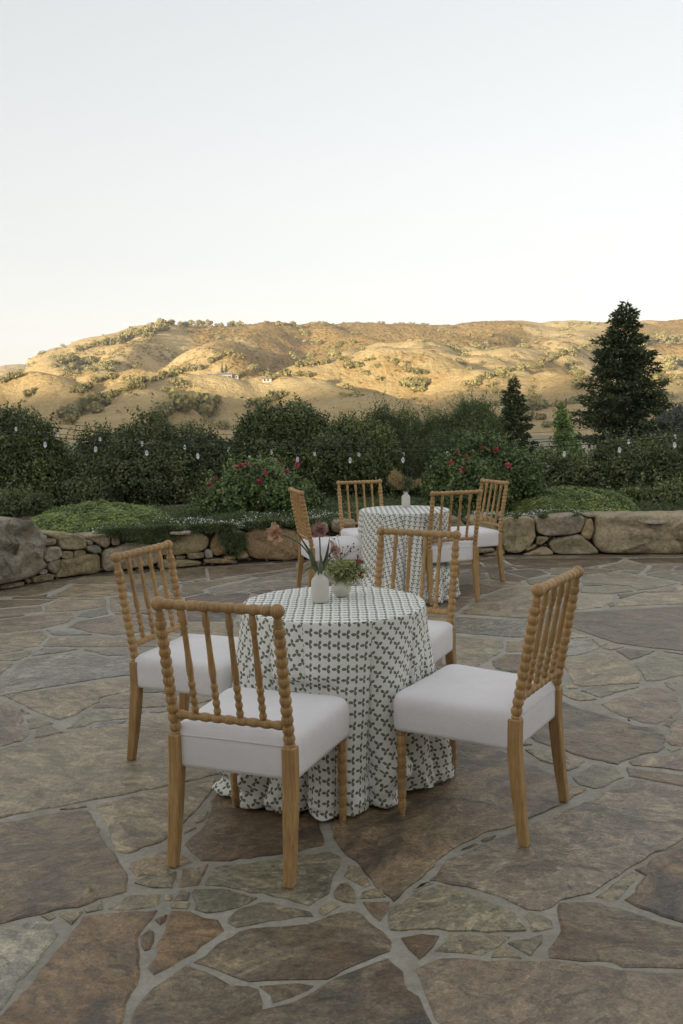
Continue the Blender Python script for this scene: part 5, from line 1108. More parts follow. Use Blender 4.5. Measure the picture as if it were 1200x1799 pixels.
def hill_h(X, Y):
    acc = np.zeros(X.shape); Pw = 11.0
    for w, L in RIDGES:
        best = np.full(X.shape, 1e18); zz = np.zeros(X.shape)
        for (x1, y1, z1), (x2, y2, z2) in zip(L[:-1], L[1:]):
            dx, dy = x2 - x1, y2 - y1
            t = np.clip(((X - x1) * dx + (Y - y1) * dy) / (dx * dx + dy * dy), 0, 1)
            d = np.hypot(X - x1 - t * dx, Y - y1 - t * dy); m = d < best
            best = np.where(m, d, best); zz = np.where(m, z1 + t * (z2 - z1), zz)
        h = (zz - BASE) * (np.exp(-(best / w) ** 1.5) if w > 300 else np.exp(-(best / w) ** 2 * .9))
        acc += np.maximum(h, 0) ** Pw
    h = acc ** (1 / Pw)
    return h
def hill_z(X, Y):
    h = hill_h(X, Y)
    return BASE + h + fbm(X, Y) * np.clip(h / 60, 0, 1) * np.where(h > 140, .45, 1 - .55 * np.clip((h - 90) / 50, 0, 1))

def grid_obj(name, xs, ys, zf, mat):
    X, Y = np.meshgrid(xs, ys); Z = zf(X, Y)
    V = np.stack([X, Y, Z], -1).reshape(-1, 3)
    nx, ny = len(xs), len(ys)
    i = (np.arange(ny - 1)[:, None] * nx + np.arange(nx - 1)[None]).ravel()
    F = np.stack([i, i + 1, i + nx + 1, i + nx], 1)
    me = bpy.data.meshes.new(name)
    me.vertices.add(len(V)); me.vertices.foreach_set('co', V.astype(np.float32).ravel())
    me.loops.add(F.size); me.loops.foreach_set('vertex_index', F.astype(np.int32).ravel())
    me.polygons.add(len(F)); me.polygons.foreach_set('loop_start', np.arange(len(F), dtype=np.int32) * 4)
    me.polygons.foreach_set('loop_total', np.full(len(F), 4, dtype=np.int32))
    me.polygons.foreach_set('use_smooth', np.ones(len(F), dtype=bool))
    me.update(calc_edges=True); me.materials.append(mat)
    return link(bpy.data.objects.new(name, me))

def slope_z(y):
    return np.interp(y, [0, 12.6, 16, 22, 36, 120, 200], [BED_Z, BED_Z, -.35, -1.6, -4.2, -8, -8])
def bed_z(X, Y):
    z = slope_z(Y)
    wy = np.interp(X, WBX, WBY)
    return np.where(Y < wy + .14, -.3, z) + .02 * np.sin(X * 5.1 + Y * 3) * (Y > wy + .2)
bed = grid_obj('planting_bed', np.linspace(-9, 9, 91), np.concatenate([np.linspace(4.9, 11, 123), np.linspace(11.3, 30, 40)]), bed_z, M['soil'])
tag(bed, kind='structure')
val = grid_obj('valley_floor', np.concatenate([np.linspace(-4000, -400, 10), np.linspace(-300, 300, 41), np.linspace(400, 4000, 10)]),
               np.concatenate([np.linspace(29.5, 200, 30), np.linspace(230, 1000, 20), np.linspace(1200, 6000, 9)]),
               lambda X, Y: slope_z(Y) - .06 - .00 * X, M['field'])
tag(val, kind='structure')
near = grid_obj('ground', np.array([-4000., -400, -60, -20, -7, 7, 20, 60, 400, 4000]), np.array([-4000., -400, -60, -12, 5, 12, 20, 29.7]),
                lambda X, Y: np.where((np.abs(X) < 8) & (Y > -13), -.35, np.minimum(slope_z(Y), -.4)) - .0, M['field'])
tag(near, kind='structure')
hills = grid_obj('hills', np.concatenate([np.linspace(-1500, -520, 60), np.linspace(-512, 640, 260), np.linspace(650, 1700, 60)]),
                 np.concatenate([np.linspace(520, 1150, 170), np.linspace(1155, 1800, 110), np.linspace(1815, 2300, 25)]),
                 lambda X, Y: np.where(Y < 545, BASE - 2.5, hill_z(X, Y) - .9 * np.exp(-np.clip(Y - 545, 0, None) / 12)), M['hill'])
tag(hills, kind='structure')
# a further golden ridge seen past the left shoulder of the hills
def far_z(X, Y):
    g = np.exp(-((Y - 2950) / 300) ** 2)
    return -30 + np.maximum(np.maximum(238 * np.exp(-((X + 1060) / 260) ** 2), 232 * np.exp(-((X + 1330) / 300) ** 2)), 205 * np.exp(-((X + 800) / 200) ** 2)) * g + fbm(X, Y) * .3
fh = grid_obj('distant_hills', np.linspace(-2300, -500, 80), np.linspace(2350, 3600, 50), far_z, M['hill'])
tag(fh, kind='structure')
# the ridge to the south west that the sun is setting behind: it keeps the patio and the valley in shade
def west_z(X, Y):
    s = X * SX + Y * SY               # distance towards the sun
    u = -X * SY + Y * SX              # along the ridge
    crest = WEST_H + 4 * np.sin(u / 170 + 1) + 3 * np.sin(u / 61) + .11 * np.clip(u + 700, -400, 700)
    return BASE - 3 + crest * np.exp(-((s - 1500) / 420) ** 2) * np.clip(1.0 - (np.abs(u) / 3200) ** 4, 0, 1)
WEST_H = 227.0
SX, SY = math.sin(SUN_AZ), math.cos(SUN_AZ)
us = np.linspace(-3200, 3200, 60); ss = np.linspace(500, 2600, 40)
U, S_ = np.meshgrid(us, ss)
XX = S_ * SX - U * SY; YY = S_ * SY + U * SX
ZZ = west_z(XX, YY)
V = np.stack([XX, YY, ZZ], -1).reshape(-1, 3)
F = [(i * 60 + j, i * 60 + j + 1, (i + 1) * 60 + j + 1, (i + 1) * 60 + j) for i in range(39) for j in range(59)]
wr = mesh_obj('western_ridge', V, F, M['hill'], None, True)
tag(wr, kind='structure')


# ---- unseen house added behind the viewpoint; its wall and eave shade the near flagstones
def house():
    root = empty('house', (0, -3.8, 0)); tag(root, 'added stucco house, unseen behind the viewpoint, that shades the near flagstones', 'house')
    m = MB(); m.box((0, -4, 1.9), (24, 8, 3.8)); m.build('wall', M['house'], root, False)
    m = MB()
    vs = [(-13, 1.3, 3.25), (13, 1.3, 3.25), (13, -4, 5.6), (-13, -4, 5.6), (13, -9.3, 3.25), (-13, -9.3, 3.25)]
    vs += [(x, y, z - .18) for x, y, z in vs]
    m.add(vs, [(0, 1, 2, 3), (3, 2, 4, 5), (7, 6, 9, 8), (8, 9, 11, 10), (0, 6, 7, 1), (4, 10, 11, 5), (1, 7, 8, 2), (2, 8, 10, 4), (0, 3, 9, 6), (3, 5, 11, 9)])
    m.build('roof', M['roof'], root, False)
    for x in (-6.5, -2.2, 2.2, 6.5):
        m = MB(); m.box((x, .02, 1.25), (1.8, .10, 2.3)); f = m.build('window', M['pane'], root, False)
        m = MB()
        for dx in (-.93, 0, .93): m.box((x + dx, .04, 1.25), (.09, .16, 2.4))
        m.build('frame', M['bark'], f, False)
house()

# ================================================================== CHAIRS
def bead_profile(L, n, rb, rg_, head=0.0, ring=.0035, shape=.80):
    """n turned beads with a fine ring between each over length L"""
    prof = [(0, rg_)]
    step = (L - head) / n
    for i in range(n):
        a = head + i * step
        prof.append((a + ring * .5, rg_))
        for q in (.08, .25, .5, .75, .92):
            prof.append((a + ring * .5 + (step - ring) * q, rg_ + (rb - rg_) * (math.sin(math.pi * q) ** shape)))
        prof.append((a + step - ring * .5, rg_))
        prof.append((a + step - ring * .2, rg_ + .0016)); prof.append((a + step + ring * .2, rg_ + .0016))
    prof = sorted(prof, key=lambda p: p[0])
    return [p for p in prof if p[0] <= L + 1e-6]

WT_, WB_, HK, RT, RF, WF, DF, WFF, HB = .4178, .4137, .4478, .0797, .0376, .4254, .4412, .4413, .902

def make_chair():
    root = empty('spindle_chair')
    wood = M['wood']
    for sx in (-1, 1):
        # turned back post with its ball on top
        a = Vector((sx * WB_ / 2, 0, HK)); b = Vector((sx * WT_ / 2, -RT, HB)); L = (b - a).length
        m = MB()
        prof = [(0, .0185), (.004, .0195), (.008, .0185)] + [(t + .010, r) for t, r in bead_profile(L - .062, 12, .0200, .0146, shape=.62)]
        e = L - .052
        prof += [(e + .004, .0125), (e + .012, .0150), (e + .020, .0150), (e + .028, .0118), (L - .020, .0115)]
        for q in range(9):
            th = math.pi * (q + .8) / 9.0
            prof.append((L - math.cos(th) * .0232, max(math.sin(th) * .0240, .001)))
        m.lathe(prof, a, b, 16)
        m.build('back_post', wood, root)
        # square rear leg
        m = MB(); w0, w1, w2 = .0225, .0215, .0165
        secs = [(sx * WB_ / 2, 0, HK, .020), (sx * WB_ / 2, 0, HK - .005, w0), (sx * WB_ / 2, .001, .40, w0), (sx * WB_ / 2, .001, .345, w0), (sx * (WB_ / 2 + .001), -.003, .29, w1 + .0007),
                (sx * (WB_ + (WF - WB_) * .35) / 2, -.010, .22, w1), (sx * (WB_ + (WF - WB_) * .65) / 2, -.022, .11, .0190), (sx * WF / 2, -RF, .003, w2), (sx * WF / 2, -RF, 0, w2 - .002)]
        vs = []; fs = []
        for x, y, z, h in secs:
            ch = h * .80
            vs += [(x - h, y - ch, z), (x - ch, y - h, z), (x + ch, y - h, z), (x + h, y - ch, z), (x + h, y + ch, z), (x + ch, y + h, z), (x - ch, y + h, z), (x - h, y + ch, z)]
        for i in range(len(secs) - 1):
            for k in range(8):
                k2 = (k + 1) % 8
                fs.append((i * 8 + k2, i * 8 + k, (i + 1) * 8 + k, (i + 1) * 8 + k2))
        fs.append(tuple(range(8))); fs.append(tuple(range((len(secs) - 1) * 8, len(secs) * 8))[::-1])
        m.add(vs, fs); m.build('rear_leg', wood, root, False)
        # turned front leg
        m = MB(); x = sx * WFF / 2
        prof = [(0, .0185), (.006, .0195), (.016, .0195), (.022, .0165)] + [(t + .024, r * (1 - .16 * t / .31)) for t, r in bead_profile(.29, 7, .0190, .0146, shape=.62)] + \
               [(.318, .0125), (.328, .0118), (.3335, .0108)]
        m.lathe(prof, (x, DF, .337), (x, DF, 0), 16)
        leg = m.build('front_leg', wood, root)
        g = MB(); g.lathe([(0, .0105), (.0030, .0112), (.0038, .009)], (x, DF, 0), (x, DF, 1), 12)
        g.build('glide', M['metal'], leg)
    # rails
    z = HB; m = MB(); a = Vector((-WT_ / 2 + .014, -RT, z)); b = Vector((WT_ / 2 - .014, -RT, z))
    m.lathe(bead_profile((b - a).length, 9, .0182, .0128, ring=.006, shape=.62), a, b, 16); m.build('top_rail', wood, root)
    tz = .517; fr = (tz - HK) / (HB - HK)
    ya = -RT * fr; wz = WB_ + (WT_ - WB_) * fr
    m = MB(); a = Vector((-wz / 2 + .010, ya, tz)); b = Vector((wz / 2 - .010, ya, tz))
    m.lathe(bead_profile((b - a).length, 9, .0157, .0110, ring=.006, shape=.62), a, b, 14); m.build('bottom_rail', wood, root)
    for k in (1, 2, 3, 4):
        s = k / 5 - .5
        a = Vector((s * WT_ * .985, -RT, HB - .012)); b = Vector((s * wz * .985, ya, tz + .010)); L = (b - a).length
        prof = [(0, .0082), (.012, .0098), (.035, .0125), (.052, .0124), (.062, .0085), (.065, .0112), (.068, .0085), (.071, .0110), (.074, .0085), (.098, .0092), (.100, .0101), (.103, .0092),
                (.15, .0095), (.19, .0110), (.215, .0120), (.232, .0112), (.238, .0090), (.241, .0108), (.244, .0090), (.247, .0108), (.250, .0088)]
        sc = L / .372
        prof = [(t * sc, r) for t, r in prof]
        rest = L - prof[-1][0]
        prof += [(t + prof[-1][0] + .001, r) for t, r in bead_profile(rest - .002, 4, .0128, .0084, ring=.004)]
        m = MB(); m.lathe(prof, a, b, 12); m.build('spindle', wood, root)
    # upholstered seat: rounded trapezoid, crowned top
    def outline(hf, hr, yf, yr, rf, rr, n=8):
        pts = []
        cs = [(hf, yf, rf, 0), (-hf, yf, rf, 90), (-hr, yr, rr, 180), (hr, yr, rr, 270)]
        for (x, y, r, a0) in cs:
            cx = x - math.copysign(r, x); cy = y - (r if y > .1 else -r)
            for i in range(n + 1):
                th = R(a0 + 90 * i / n)
                pts.append((cx + r * math.cos(th), cy + r * math.sin(th)))
        # subdivide straight runs
        out = []
        for i in range(len(pts)):
            p, q = pts[i], pts[(i + 1) % len(pts)]
            L = math.hypot(q[0] - p[0], q[1] - p[1]); kk = max(1, int(L / .03))
            for j in range(kk): out.append((p[0] + (q[0] - p[0]) * j / kk, p[1] + (q[1] - p[1]) * j / kk))
        return np.array(out)
    O = outline(.249, .226, .474, -.006, .040, .014)
    c = np.array([0, .235]); n = len(O)
    lev = [(-.010, .3335, 0), (-.001, .3365, 0), (.001, .350, 0), (.0015, .385, 0), (.0015, .42, .35), (0, .440, .8), (-.004, .454, 1), (-.010, .4635, 1), (-.020, .4705, 1), (-.036, .4760, 1)]
    V = []; F = []
    def crown(p):
        # height gained away from the edges, and sag of the top toward the back edge
        return .010 * (1 - min(1, ((p[0]) / .24) ** 2)) * (1 - min(1, ((p[1] - .23) / .25) ** 2))
    for ins, zz, cr in lev:
        d = O - c; L = np.linalg.norm(d, axis=1, keepdims=True)
        Q = O + d / L * ins
        for q in Q:
            wr = .0012 * mnoise.noise(Vector((q[0] * 14, q[1] * 14, zz * 18)))
            V.append((q[0] * (1 + wr), q[1], zz + crown(q) * cr + wr * (zz > .34)))
    base = O + (O - c) / np.linalg.norm(O - c, axis=1, keepdims=True) * -.036
    for s in (.82, .6, .38, .18):
        for q in base:
            p = c + (q - c) * s
            V.append((p[0], p[1], .4775 + crown(p) * 1.3 + .0008 * mnoise.noise(Vector((p[0] * 11, p[1] * 11, 3)))))
    nl = len(lev) + 4
    for r in range(nl - 1):
        for i in range(n):
            j = (i + 1) % n
            F.append((r * n + i, r * n + j, (r + 1) * n + j, (r + 1) * n + i))
    V.append((c[0], c[1], .4775 + .013)); t = len(V) - 1
    for i in range(n): F.append(((nl - 1) * n + i, (nl - 1) * n + (i + 1) % n, t))
    F.append(tuple(range(n))[::-1])
    seat = mesh_obj('seat_cushion', V, F, M['linen'], root, True)
    # sewn seam along the back edge and up the rear corners
    m = MB()
    m.tube([(-.208, -.0075, .4445), (-.1, -.0085, .4475), (0, -.0085, .4485), (.1, -.0085, .4475), (.208, -.0075, .4445)], .0014, 5)
    m.build('seam', M['linen'], seat)
    return root

CHAIRS = {   # name: x, y, rotation
    'A': (-.370, 2.806, -.349), 'D': (.702, 3.148, 1.001), 'B': (-.836, 3.989, -1.943), 'C': (.354, 4.449, 2.646),
    'G': (1.356, 8.215, 1.965), 'H': (.894, 7.121, .349), 'E': (-.302, 7.44, -1.304), 'F': (.200, 8.395, 3.46)}
LAB = {
    'A': ('spindle back chair nearest the camera, seen from behind on the left of the front table', 'chairs round the front table'),
    'D': ('chair turned sideways at the right of the front table, its back leaning right', 'chairs round the front table'),
    'B': ('left chair of the front table, standing behind the nearest chair and facing the cloth', 'chairs round the front table'),
    'C': ('chair on the far side of the front table, its seat partly hidden by the cloth', 'chairs round the front table'),
    'G': ('rightmost chair at the far table, standing close to the stone wall', 'chairs round the far table'),
    'H': ('chair seen from behind in front of the far table, right of its cloth', 'chairs round the far table'),
    'E': ('chair left of the far table with its back seen edge on', 'chairs round the far table'),
    'F': ('chair behind the far table, its back rising left of the flower bottle', 'chairs round the far table')}
proto = make_chair()
for i, (k, (x, y, a)) in enumerate(CHAIRS.items()):
    o = proto if i == 0 else copy_tree(proto)
    o.location = (x, y, 0); o.rotation_euler = (0, 0, a)
    tag(o, LAB[k][0], 'chair', LAB[k][1])

# ================================================================== TABLES AND CLOTHS
TZ = .7406
def make_table(x, y, label):
    root = empty('round_table', (x, y, 0))
    tag(root, label, 'table', 'round tables under sprig cloths')
    m = MB(); m.lathe([(0, .350), (.003, .365), (.012, .369), (.024, .368), (.027, .362)], (0, 0, TZ - .030), (0, 0, 2), 64); m.build('tabletop', M['wood'], root)
    m = MB(); m.lathe([(0, .03), (.69, .03)], (0, 0, .02), (0, 0, 1), 16); m.build('pedestal', M['dark'], root)
    m = MB(); m.lathe([(0, .24), (.01, .24), (.02, .04)], (0, 0, 0), (0, 0, 1), 40); m.build('base_plate', M['dark'], root)
    return root
T1 = (-.039, 3.566); T2 = (.528, 7.388)
make_table(*T1, 'round table in front, wholly covered by the larger looking sprig cloth')
make_table(*T2, 'round table at the back by the wall, wholly covered by its sprig cloth')

def blocked(x, y, z, chairs):
    for cx, cy, a in chairs:
        dx, dy = x - cx, y - cy; c, s = math.cos(a), math.sin(a)
        lx, ly = dx * c + dy * s, -dx * s + dy * c
        if .315 < z < .50 and abs(lx) < .258 and -.1 < ly < .484: return True
        if z <= .33 and abs(abs(lx) - WFF / 2) < .030 and ly < .470 and ly > .2: return True
    return False

def make_cloth(cx, cy, floor_r, chairs, mat, seed, label, nsec=13):
    rg = np.random.default_rng(seed)
    Rt = .3735
    NS = 22                                     # samples across one fold
    wsec = rg.uniform(.55, 1.6, nsec); wsec = wsec / wsec.sum() * 2 * math.pi
    th0 = rg.uniform(0, 6.28)
    bounds = th0 + np.concatenate([[0], np.cumsum(wsec)])
    amp = rg.uniform(.45, 1.25, nsec)
    th = []; sec = []; ph = []
    for s in range(nsec):
        for j in range(NS):
            th.append(bounds[s] + wsec[s] * j / NS); sec.append(s); ph.append(j / NS)
    th = np.array(th); sec = np.array(sec); ph = np.array(ph); n = len(th)
    fa = np.array([a for a, r in floor_r]); fr = np.array([r for a, r in floor_r])
    rf = np.interp((np.degrees(th) + 180) % 360 - 180, fa, fr, period=360)
    # smooth
    for _ in range(6): rf = (np.roll(rf, 1) + rf * 2 + np.roll(rf, -1)) / 4
    rows = []                                   # (s_drop, z)
    K = 46
    zs = np.concatenate([[0, .0012, .004, .009, .016], np.linspace(.024, .655, 30), np.linspace(.67, TZ - .010, 12)])
    # depth of a pleat valley at each boundary
    val = rg.uniform(.5, 1.25, nsec)
    lean = rg.uniform(-.35, .35, nsec)
    RR = []
    for drop in zs:
        t = drop / TZ
        q = np.clip(ph + lean[sec] * ph * (1 - ph) * 2 * t, 0, 1)
        w = np.abs(np.sin(math.pi * q)) ** .62
        A = .092 * (t ** .95) * (1 - .25 * np.clip((t - .85) / .15, 0, 1))
        edge = .010 * (1 - np.exp(-drop / .006))
        vv = np.where(ph < .5, val[sec], val[(sec + 1) % nsec])
        r = Rt + edge * .35 + (rf - Rt) * (t ** 1.25) + A * ((w - .72) * amp[sec] * .75 + (w - 1) * .35 * vv)
        # crumpled bottom
        pud = np.clip((t - .80) / .20, 0, 1)
        r = r + pud * (.010 * np.sin(th * 9 + 3 * np.sin(th * 4)) + .022 * np.sin(math.pi * pud) * (1 + .8 * np.sin(th * 5 + 1)))
        bk = np.clip(np.sin(th * 3.1 + seed) + .7 * np.sin(th * 7.3 + seed * 2), 0, 1.4)
        r = r + bk * .030 * np.sin(math.pi * np.clip((t - .70) / .24, 0, 1)) ** 2 - bk * .018 * np.sin(math.pi * np.clip((t - .86) / .12, 0, 1)) ** 2
        RR.append(r)
    RR = np.array(RR)
    # push the cloth in where chairs stand against it
    def clampit(RR):
        Rn = RR.copy()
        for i, drop in enumerate(zs):
            z = TZ - drop
            if z > .52: continue
            for k in range(n):
                r = Rn[i, k]; c, s = math.cos(th[k]), math.sin(th[k])
                g = 0
                while blocked(cx + r * c, cy + r * s, z, chairs) and g < 40:
                    r -= .006; g += 1
                Rn[i, k] = r
        return Rn
    R0 = RR.copy(); RR = clampit(RR)
    for _ in range(3):
        D_ = RR - R0
        Dm = D_.copy()
        Dm[1:-1] = (D_[:-2] + 2 * D_[1:-1] + D_[2:]) / 4
        Dm = (np.roll(Dm, 1, 1) + 2 * Dm + np.roll(Dm, -1, 1)) / 4
        RR = R0 + np.minimum(Dm, D_ * .6)
    RR = clampit(RR)
    V = []; UV = []
    # top
    radii = [0, .08, .16, .24, .31, .355, .3655]
    V.append((cx, cy, TZ)); 
    for r in radii[1:]:
        for k in range(n):
            V.append((cx + r * math.cos(th[k]), cy + r * math.sin(th[k]), TZ - (.0006 if r > .36 else 0) + .0012 * mnoise.noise(Vector((r * math.cos(th[k]) * 9 + seed, r * math.sin(th[k]) * 9, 0)))))
    nt = len(radii) - 1
    for i, drop in enumerate(zs):
        for k in range(n):
            z = TZ - drop
            if i < 3: z = TZ - drop - .0008
            z += .004 * mnoise.noise(Vector((math.cos(th[k]) * 6, math.sin(th[k]) * 6, drop * 9 + seed))) * min(1, drop * 4)
            crump = np.clip((drop / TZ - .62) / .38, 0, 1)
            nz = mnoise.noise(Vector((th[k] * 5 + drop * 6, drop * 16, seed))) * .55 + mnoise.noise(Vector((th[k] * 11 - drop * 14, drop * 30, seed + 5))) * .42
            r = RR[i, k] + crump * nz * .038 + .004 * mnoise.noise(Vector((th[k] * 6, drop * 7, seed + 9)))
            z = max(z, .003 + (.012 * (1 + mnoise.noise(Vector((th[k] * 9, 0, seed)))) if i == len(zs) - 1 else 0))
            V.append((cx + r * math.cos(th[k]), cy + r * math.sin(th[k]), z))
    # hem tucked under, on the floor
    for k in range(n):
        r = RR[-1, k] - .035 + .012 * math.sin(th[k] * 17)
        V.append((cx + r * math.cos(th[k]), cy + r * math.sin(th[k]), .0025))
    rowsn = nt + len(zs) + 1
    F = []; FS = []
    def idx(row, k): return 1 + row * n + (k % n)
    for k in range(n):
        F.append((0, idx(0, k), idx(0, k + 1))); FS.append((k, -1))
    for r in range(rowsn - 1):
        for k in range(n):
            F.append((idx(r, k), idx(r + 1, k), idx(r + 1, k + 1), idx(r, k + 1))); FS.append((k, r))
    o = mesh_obj('tablecloth', V, F, mat, None, True)
    # UVs: the cloth unrolled flat, each gore laid out along its own direction so that the print meets at the pleats
    P = np.array(V); arc = np.zeros((rowsn, n + 1))
    slen = np.zeros((rowsn, n))
    for r in range(rowsn):
        row = P[1 + r * n:1 + (r + 1) * n]
        seg = np.linalg.norm(np.roll(row, -1, 0) - row, axis=1)
        arc[r, 1:] = np.cumsum(seg)
        if r: slen[r] = slen[r - 1] + np.linalg.norm(row - P[1 + (r - 1) * n:1 + r * n], axis=1)
    ref = np.array([np.median(slen[r]) for r in range(rowsn)])
    slen = .4 * slen + .6 * ref[:, None]
    uvl = o.data.uv_layers.new(name='UVMap')
    def uv_of(row, k, s):
        k0 = s * NS; km = k0 + NS // 2
        thc = bounds[s] + wsec[s] / 2
        kk = k if k >= k0 else k + n
        rad = slen[row][k % n] + radii[1]
        if row < nt:      # on the table top the print runs straight across
            rr = radii[row + 1]; return (rr * math.cos(th[k % n]), rr * math.sin(th[k % n]))
        a = (arc[row][kk] if kk <= n else arc[row][kk - n] + arc[row][n]) - arc[row][km]
        return (rad * math.cos(thc) - a * math.sin(thc), rad * math.sin(thc) + a * math.cos(thc))
    for poly, (k, r) in zip(o.data.polygons, FS):
        s = sec[k]
        L = list(poly.loop_indices)
        if r < 0:
            uv = [(0, 0), uv_of(0, k, s), uv_of(0, k + 1, s)]
        else:
            k2 = k + 1
            uv = [uv_of(r, k, s), uv_of(r + 1, k, s), uv_of(r + 1, k2, s), uv_of(r, k2, s)]
        for li, q in zip(L, uv): uvl.data[li].uv = q
    tag(o, label, 'tablecloth', 'sprig print tablecloths')
    return o
fr1 = [(-180, .47), (-165, .487), (-140, .483), (-131, .446), (-123, .40), (-110, .41), (-96, .425), (-87, .40), (-73, .38), (-57, .363), (-45, .35), (-24, .374), (-8, .47), (3, .495), (15, .45), (60, .46), (120, .47), (179.9, .47)]
fr2 = [(-180, .45), (-150, .46), (-100, .43), (-60, .42), (0, .44), (90, .45), (179.9, .45)]
make_cloth(*T1, fr1, [CHAIRS[k] for k in 'ADBC'], M['cloth'], 3, 'white cloth printed with green sprigs, pooling on the flagstones under the front table')
make_cloth(*T2, fr2, [CHAIRS[k] for k in 'EFGH'], M['cloth2'], 8, 'smaller looking sprig cloth on the far table beside the stone wall')

# ================================================================== VASES AND FLOWERS
def vase(name, x, y, z, prof, label):
    m = MB()
    inner = [(t, r) for t, r in prof]
    top = prof[-1]
    prof2 = prof + [(top[0], top[1] - .003), (top[0] - .012, top[1] - .004), (top[0] - .03, top[1] - .004)]
    m.lathe(prof2, (x, y, z), (x, y, z + 1), 40)
    o = m.build(name, M['ceramic'])
    tag(o, label, 'vase', 'off white ceramic vases')
    return o
ZT = TZ + .0015
BOT = [(0, .030), (.002, .034), (.006, .036), (.05, .0365), (.082, .0362), (.092, .034), (.101, .028), (.107, .020), (.112, .0165), (.122, .0162), (.126, .0178), (.1285, .0192), (.130, .0188)]
ROUND = [(0, .017), (.002, .021), (.010, .031), (.022, .0395), (.034, .0428), (.044, .0415), (.055, .035), (.064, .026), (.072, .0195), (.080, .0170), (.084, .0178), (.086, .0172)]
V1 = (-.0925, 3.575); V2 = (-.006, 3.685); V3 = (.556, 7.60)
vase('bottle_vase', *V1, ZT, BOT, 'taller bottle shaped white vase at the centre of the front table')
vase('bud_vase', *V2, ZT, ROUND, 'squat round white vase just behind the bottle on the front table')
vase('bottle_vase', *V3, ZT, BOT, 'white bottle vase alone on the far table')

def petal_m(name, col, col2, tr=.35):
    t = NT(name); p = t.objc()
    n = t.noise(p, 120, 4, .6)
    g = t.n('ShaderNodeNewGeometry')
    c = t.mix(t.ramp(n, [(.35, 0), (.7, 1)]), col, col2)
    t.set(Base_Color=c, Roughness=.6)
    tl = t.n('ShaderNodeBsdfTranslucent'); t.l(c, tl.inputs[0])
    mx = t.n('ShaderNodeMixShader'); mx.inputs[0].default_value = tr
    t.l(t.b.outputs[0], mx.inputs[1]); t.l(tl.outputs[0], mx.inputs[2]); t.l(mx.outputs[0], t.out.inputs[0])
    return t.m
M['peach'] = petal_m('peach_petal', (.66, .46, .30), (.58, .31, .20))
M['burg'] = petal_m('dusty_rose_petal', (.27, .125, .115), (.44, .26, .23))
M['blush'] = petal_m('blush_petal', (.50, .31, .26), (.60, .44, .37))
M['red'] = petal_m('dark_red_petal', (.16, .015, .02), (.28, .03, .03), .15)
M['stem'] = mat_plain('stem_green', (.10, .14, .07), .5, 30, .2)
M['tleaf'] = mat_plain('grey_green_leaf', (.125, .150, .095), .5, 40, .2)
M['lime'] = mat_leaf('variegated_leaf', (.22, .26, .09), (.58, .58, .32), .3, .5, (.72, .70, .50))
M['brown'] = mat_plain('dry_brown', (.17, .09, .045), .7, 60, .3)
M['seed'] = mat_plain('dark_seed', (.035, .014, .014), .6)

def petal(root, origin, axis, out, L, W, mat, cup=.25, ruffle=.15, seed=0, name='petal'):
    """curved petal from origin, heading along axis and bending towards out"""
    rg = np.random.default_rng(seed)
    ax = Vector(axis).normalized(); o2 = Vector(out); o2 = (o2 - o2.dot(ax) * ax).normalized(); sd = ax.cross(o2)
    NU, NV = 7, 9
    vs = []
    phz = rg.uniform(0, 6)
    for i in range(NU):
        t = i / (NU - 1)
        w = W * (math.sin(math.pi * min(1, t * .80 + .04)) ** .7) * (.70 + .40 * t)
        base = Vector(origin) + ax * L * t * (1 - .25 * t) + o2 * L * (.15 * t + .55 * t * t)
        for j in range(NV):
            s = j / (NV - 1) * 2 - 1
            edge = ruffle * L * .20 * t * math.sin(s * 7 + phz + t * 5) * abs(s) ** .7
            fr = ruffle * L * .12 * (t ** 3) * math.sin(s * 13 + phz)
            vs.append(base + sd * w * s * .5 - o2 * cup * W * (s * s) * .5 * (-1) * -1 + o2 * edge + ax * fr)
    fs = [(i * NV + j, i * NV + j + 1, (i + 1) * NV + j + 1, (i + 1) * NV + j) for i in range(NU - 1) for j in range(NV - 1)]
    return mesh_obj(name, vs, fs, mat, root, True)

def bez(a, b, c, n=12):
    a, b, c = Vector(a), Vector(b), Vector(c)
    return [a * (1 - t) ** 2 + b * 2 * t * (1 - t) + c * t * t for t in [i / n for i in range(n + 1)]]

def strap_leaf(root, pts, W, mat, normal=(0, -1, 0), fold=.22, name='leaf'):
    vs = []; n = len(pts)
    for i, p in enumerate(pts):
        t = i / (n - 1)
        d = (pts[min(i + 1, n - 1)] - pts[max(i - 1, 0)]).normalized()
        sd = d.cross(Vector(normal)).normalized(); nn = sd.cross(d)
        tw = Matrix.Rotation(1.1 * t * (1 if (W * 1e4) % 3 > 1 else -1), 3, d); sd = tw @ sd; nn = tw @ nn
        w = W * max(.04, math.sin(math.pi * (t * .9 + .08)) ** .7 * (1 - .35 * t))
        vs += [p - sd * w * .5 + nn * w * fold, p, p + sd * w * .5 + nn * w * fold]
    fs = []
    for i in range(n - 1):
        fs += [(3 * i, 3 * i + 1, 3 * i + 4, 3 * i + 3), (3 * i + 1, 3 * i + 2, 3 * i + 5, 3 * i + 4)]
    return mesh_obj(name, vs, fs, mat, root, True)

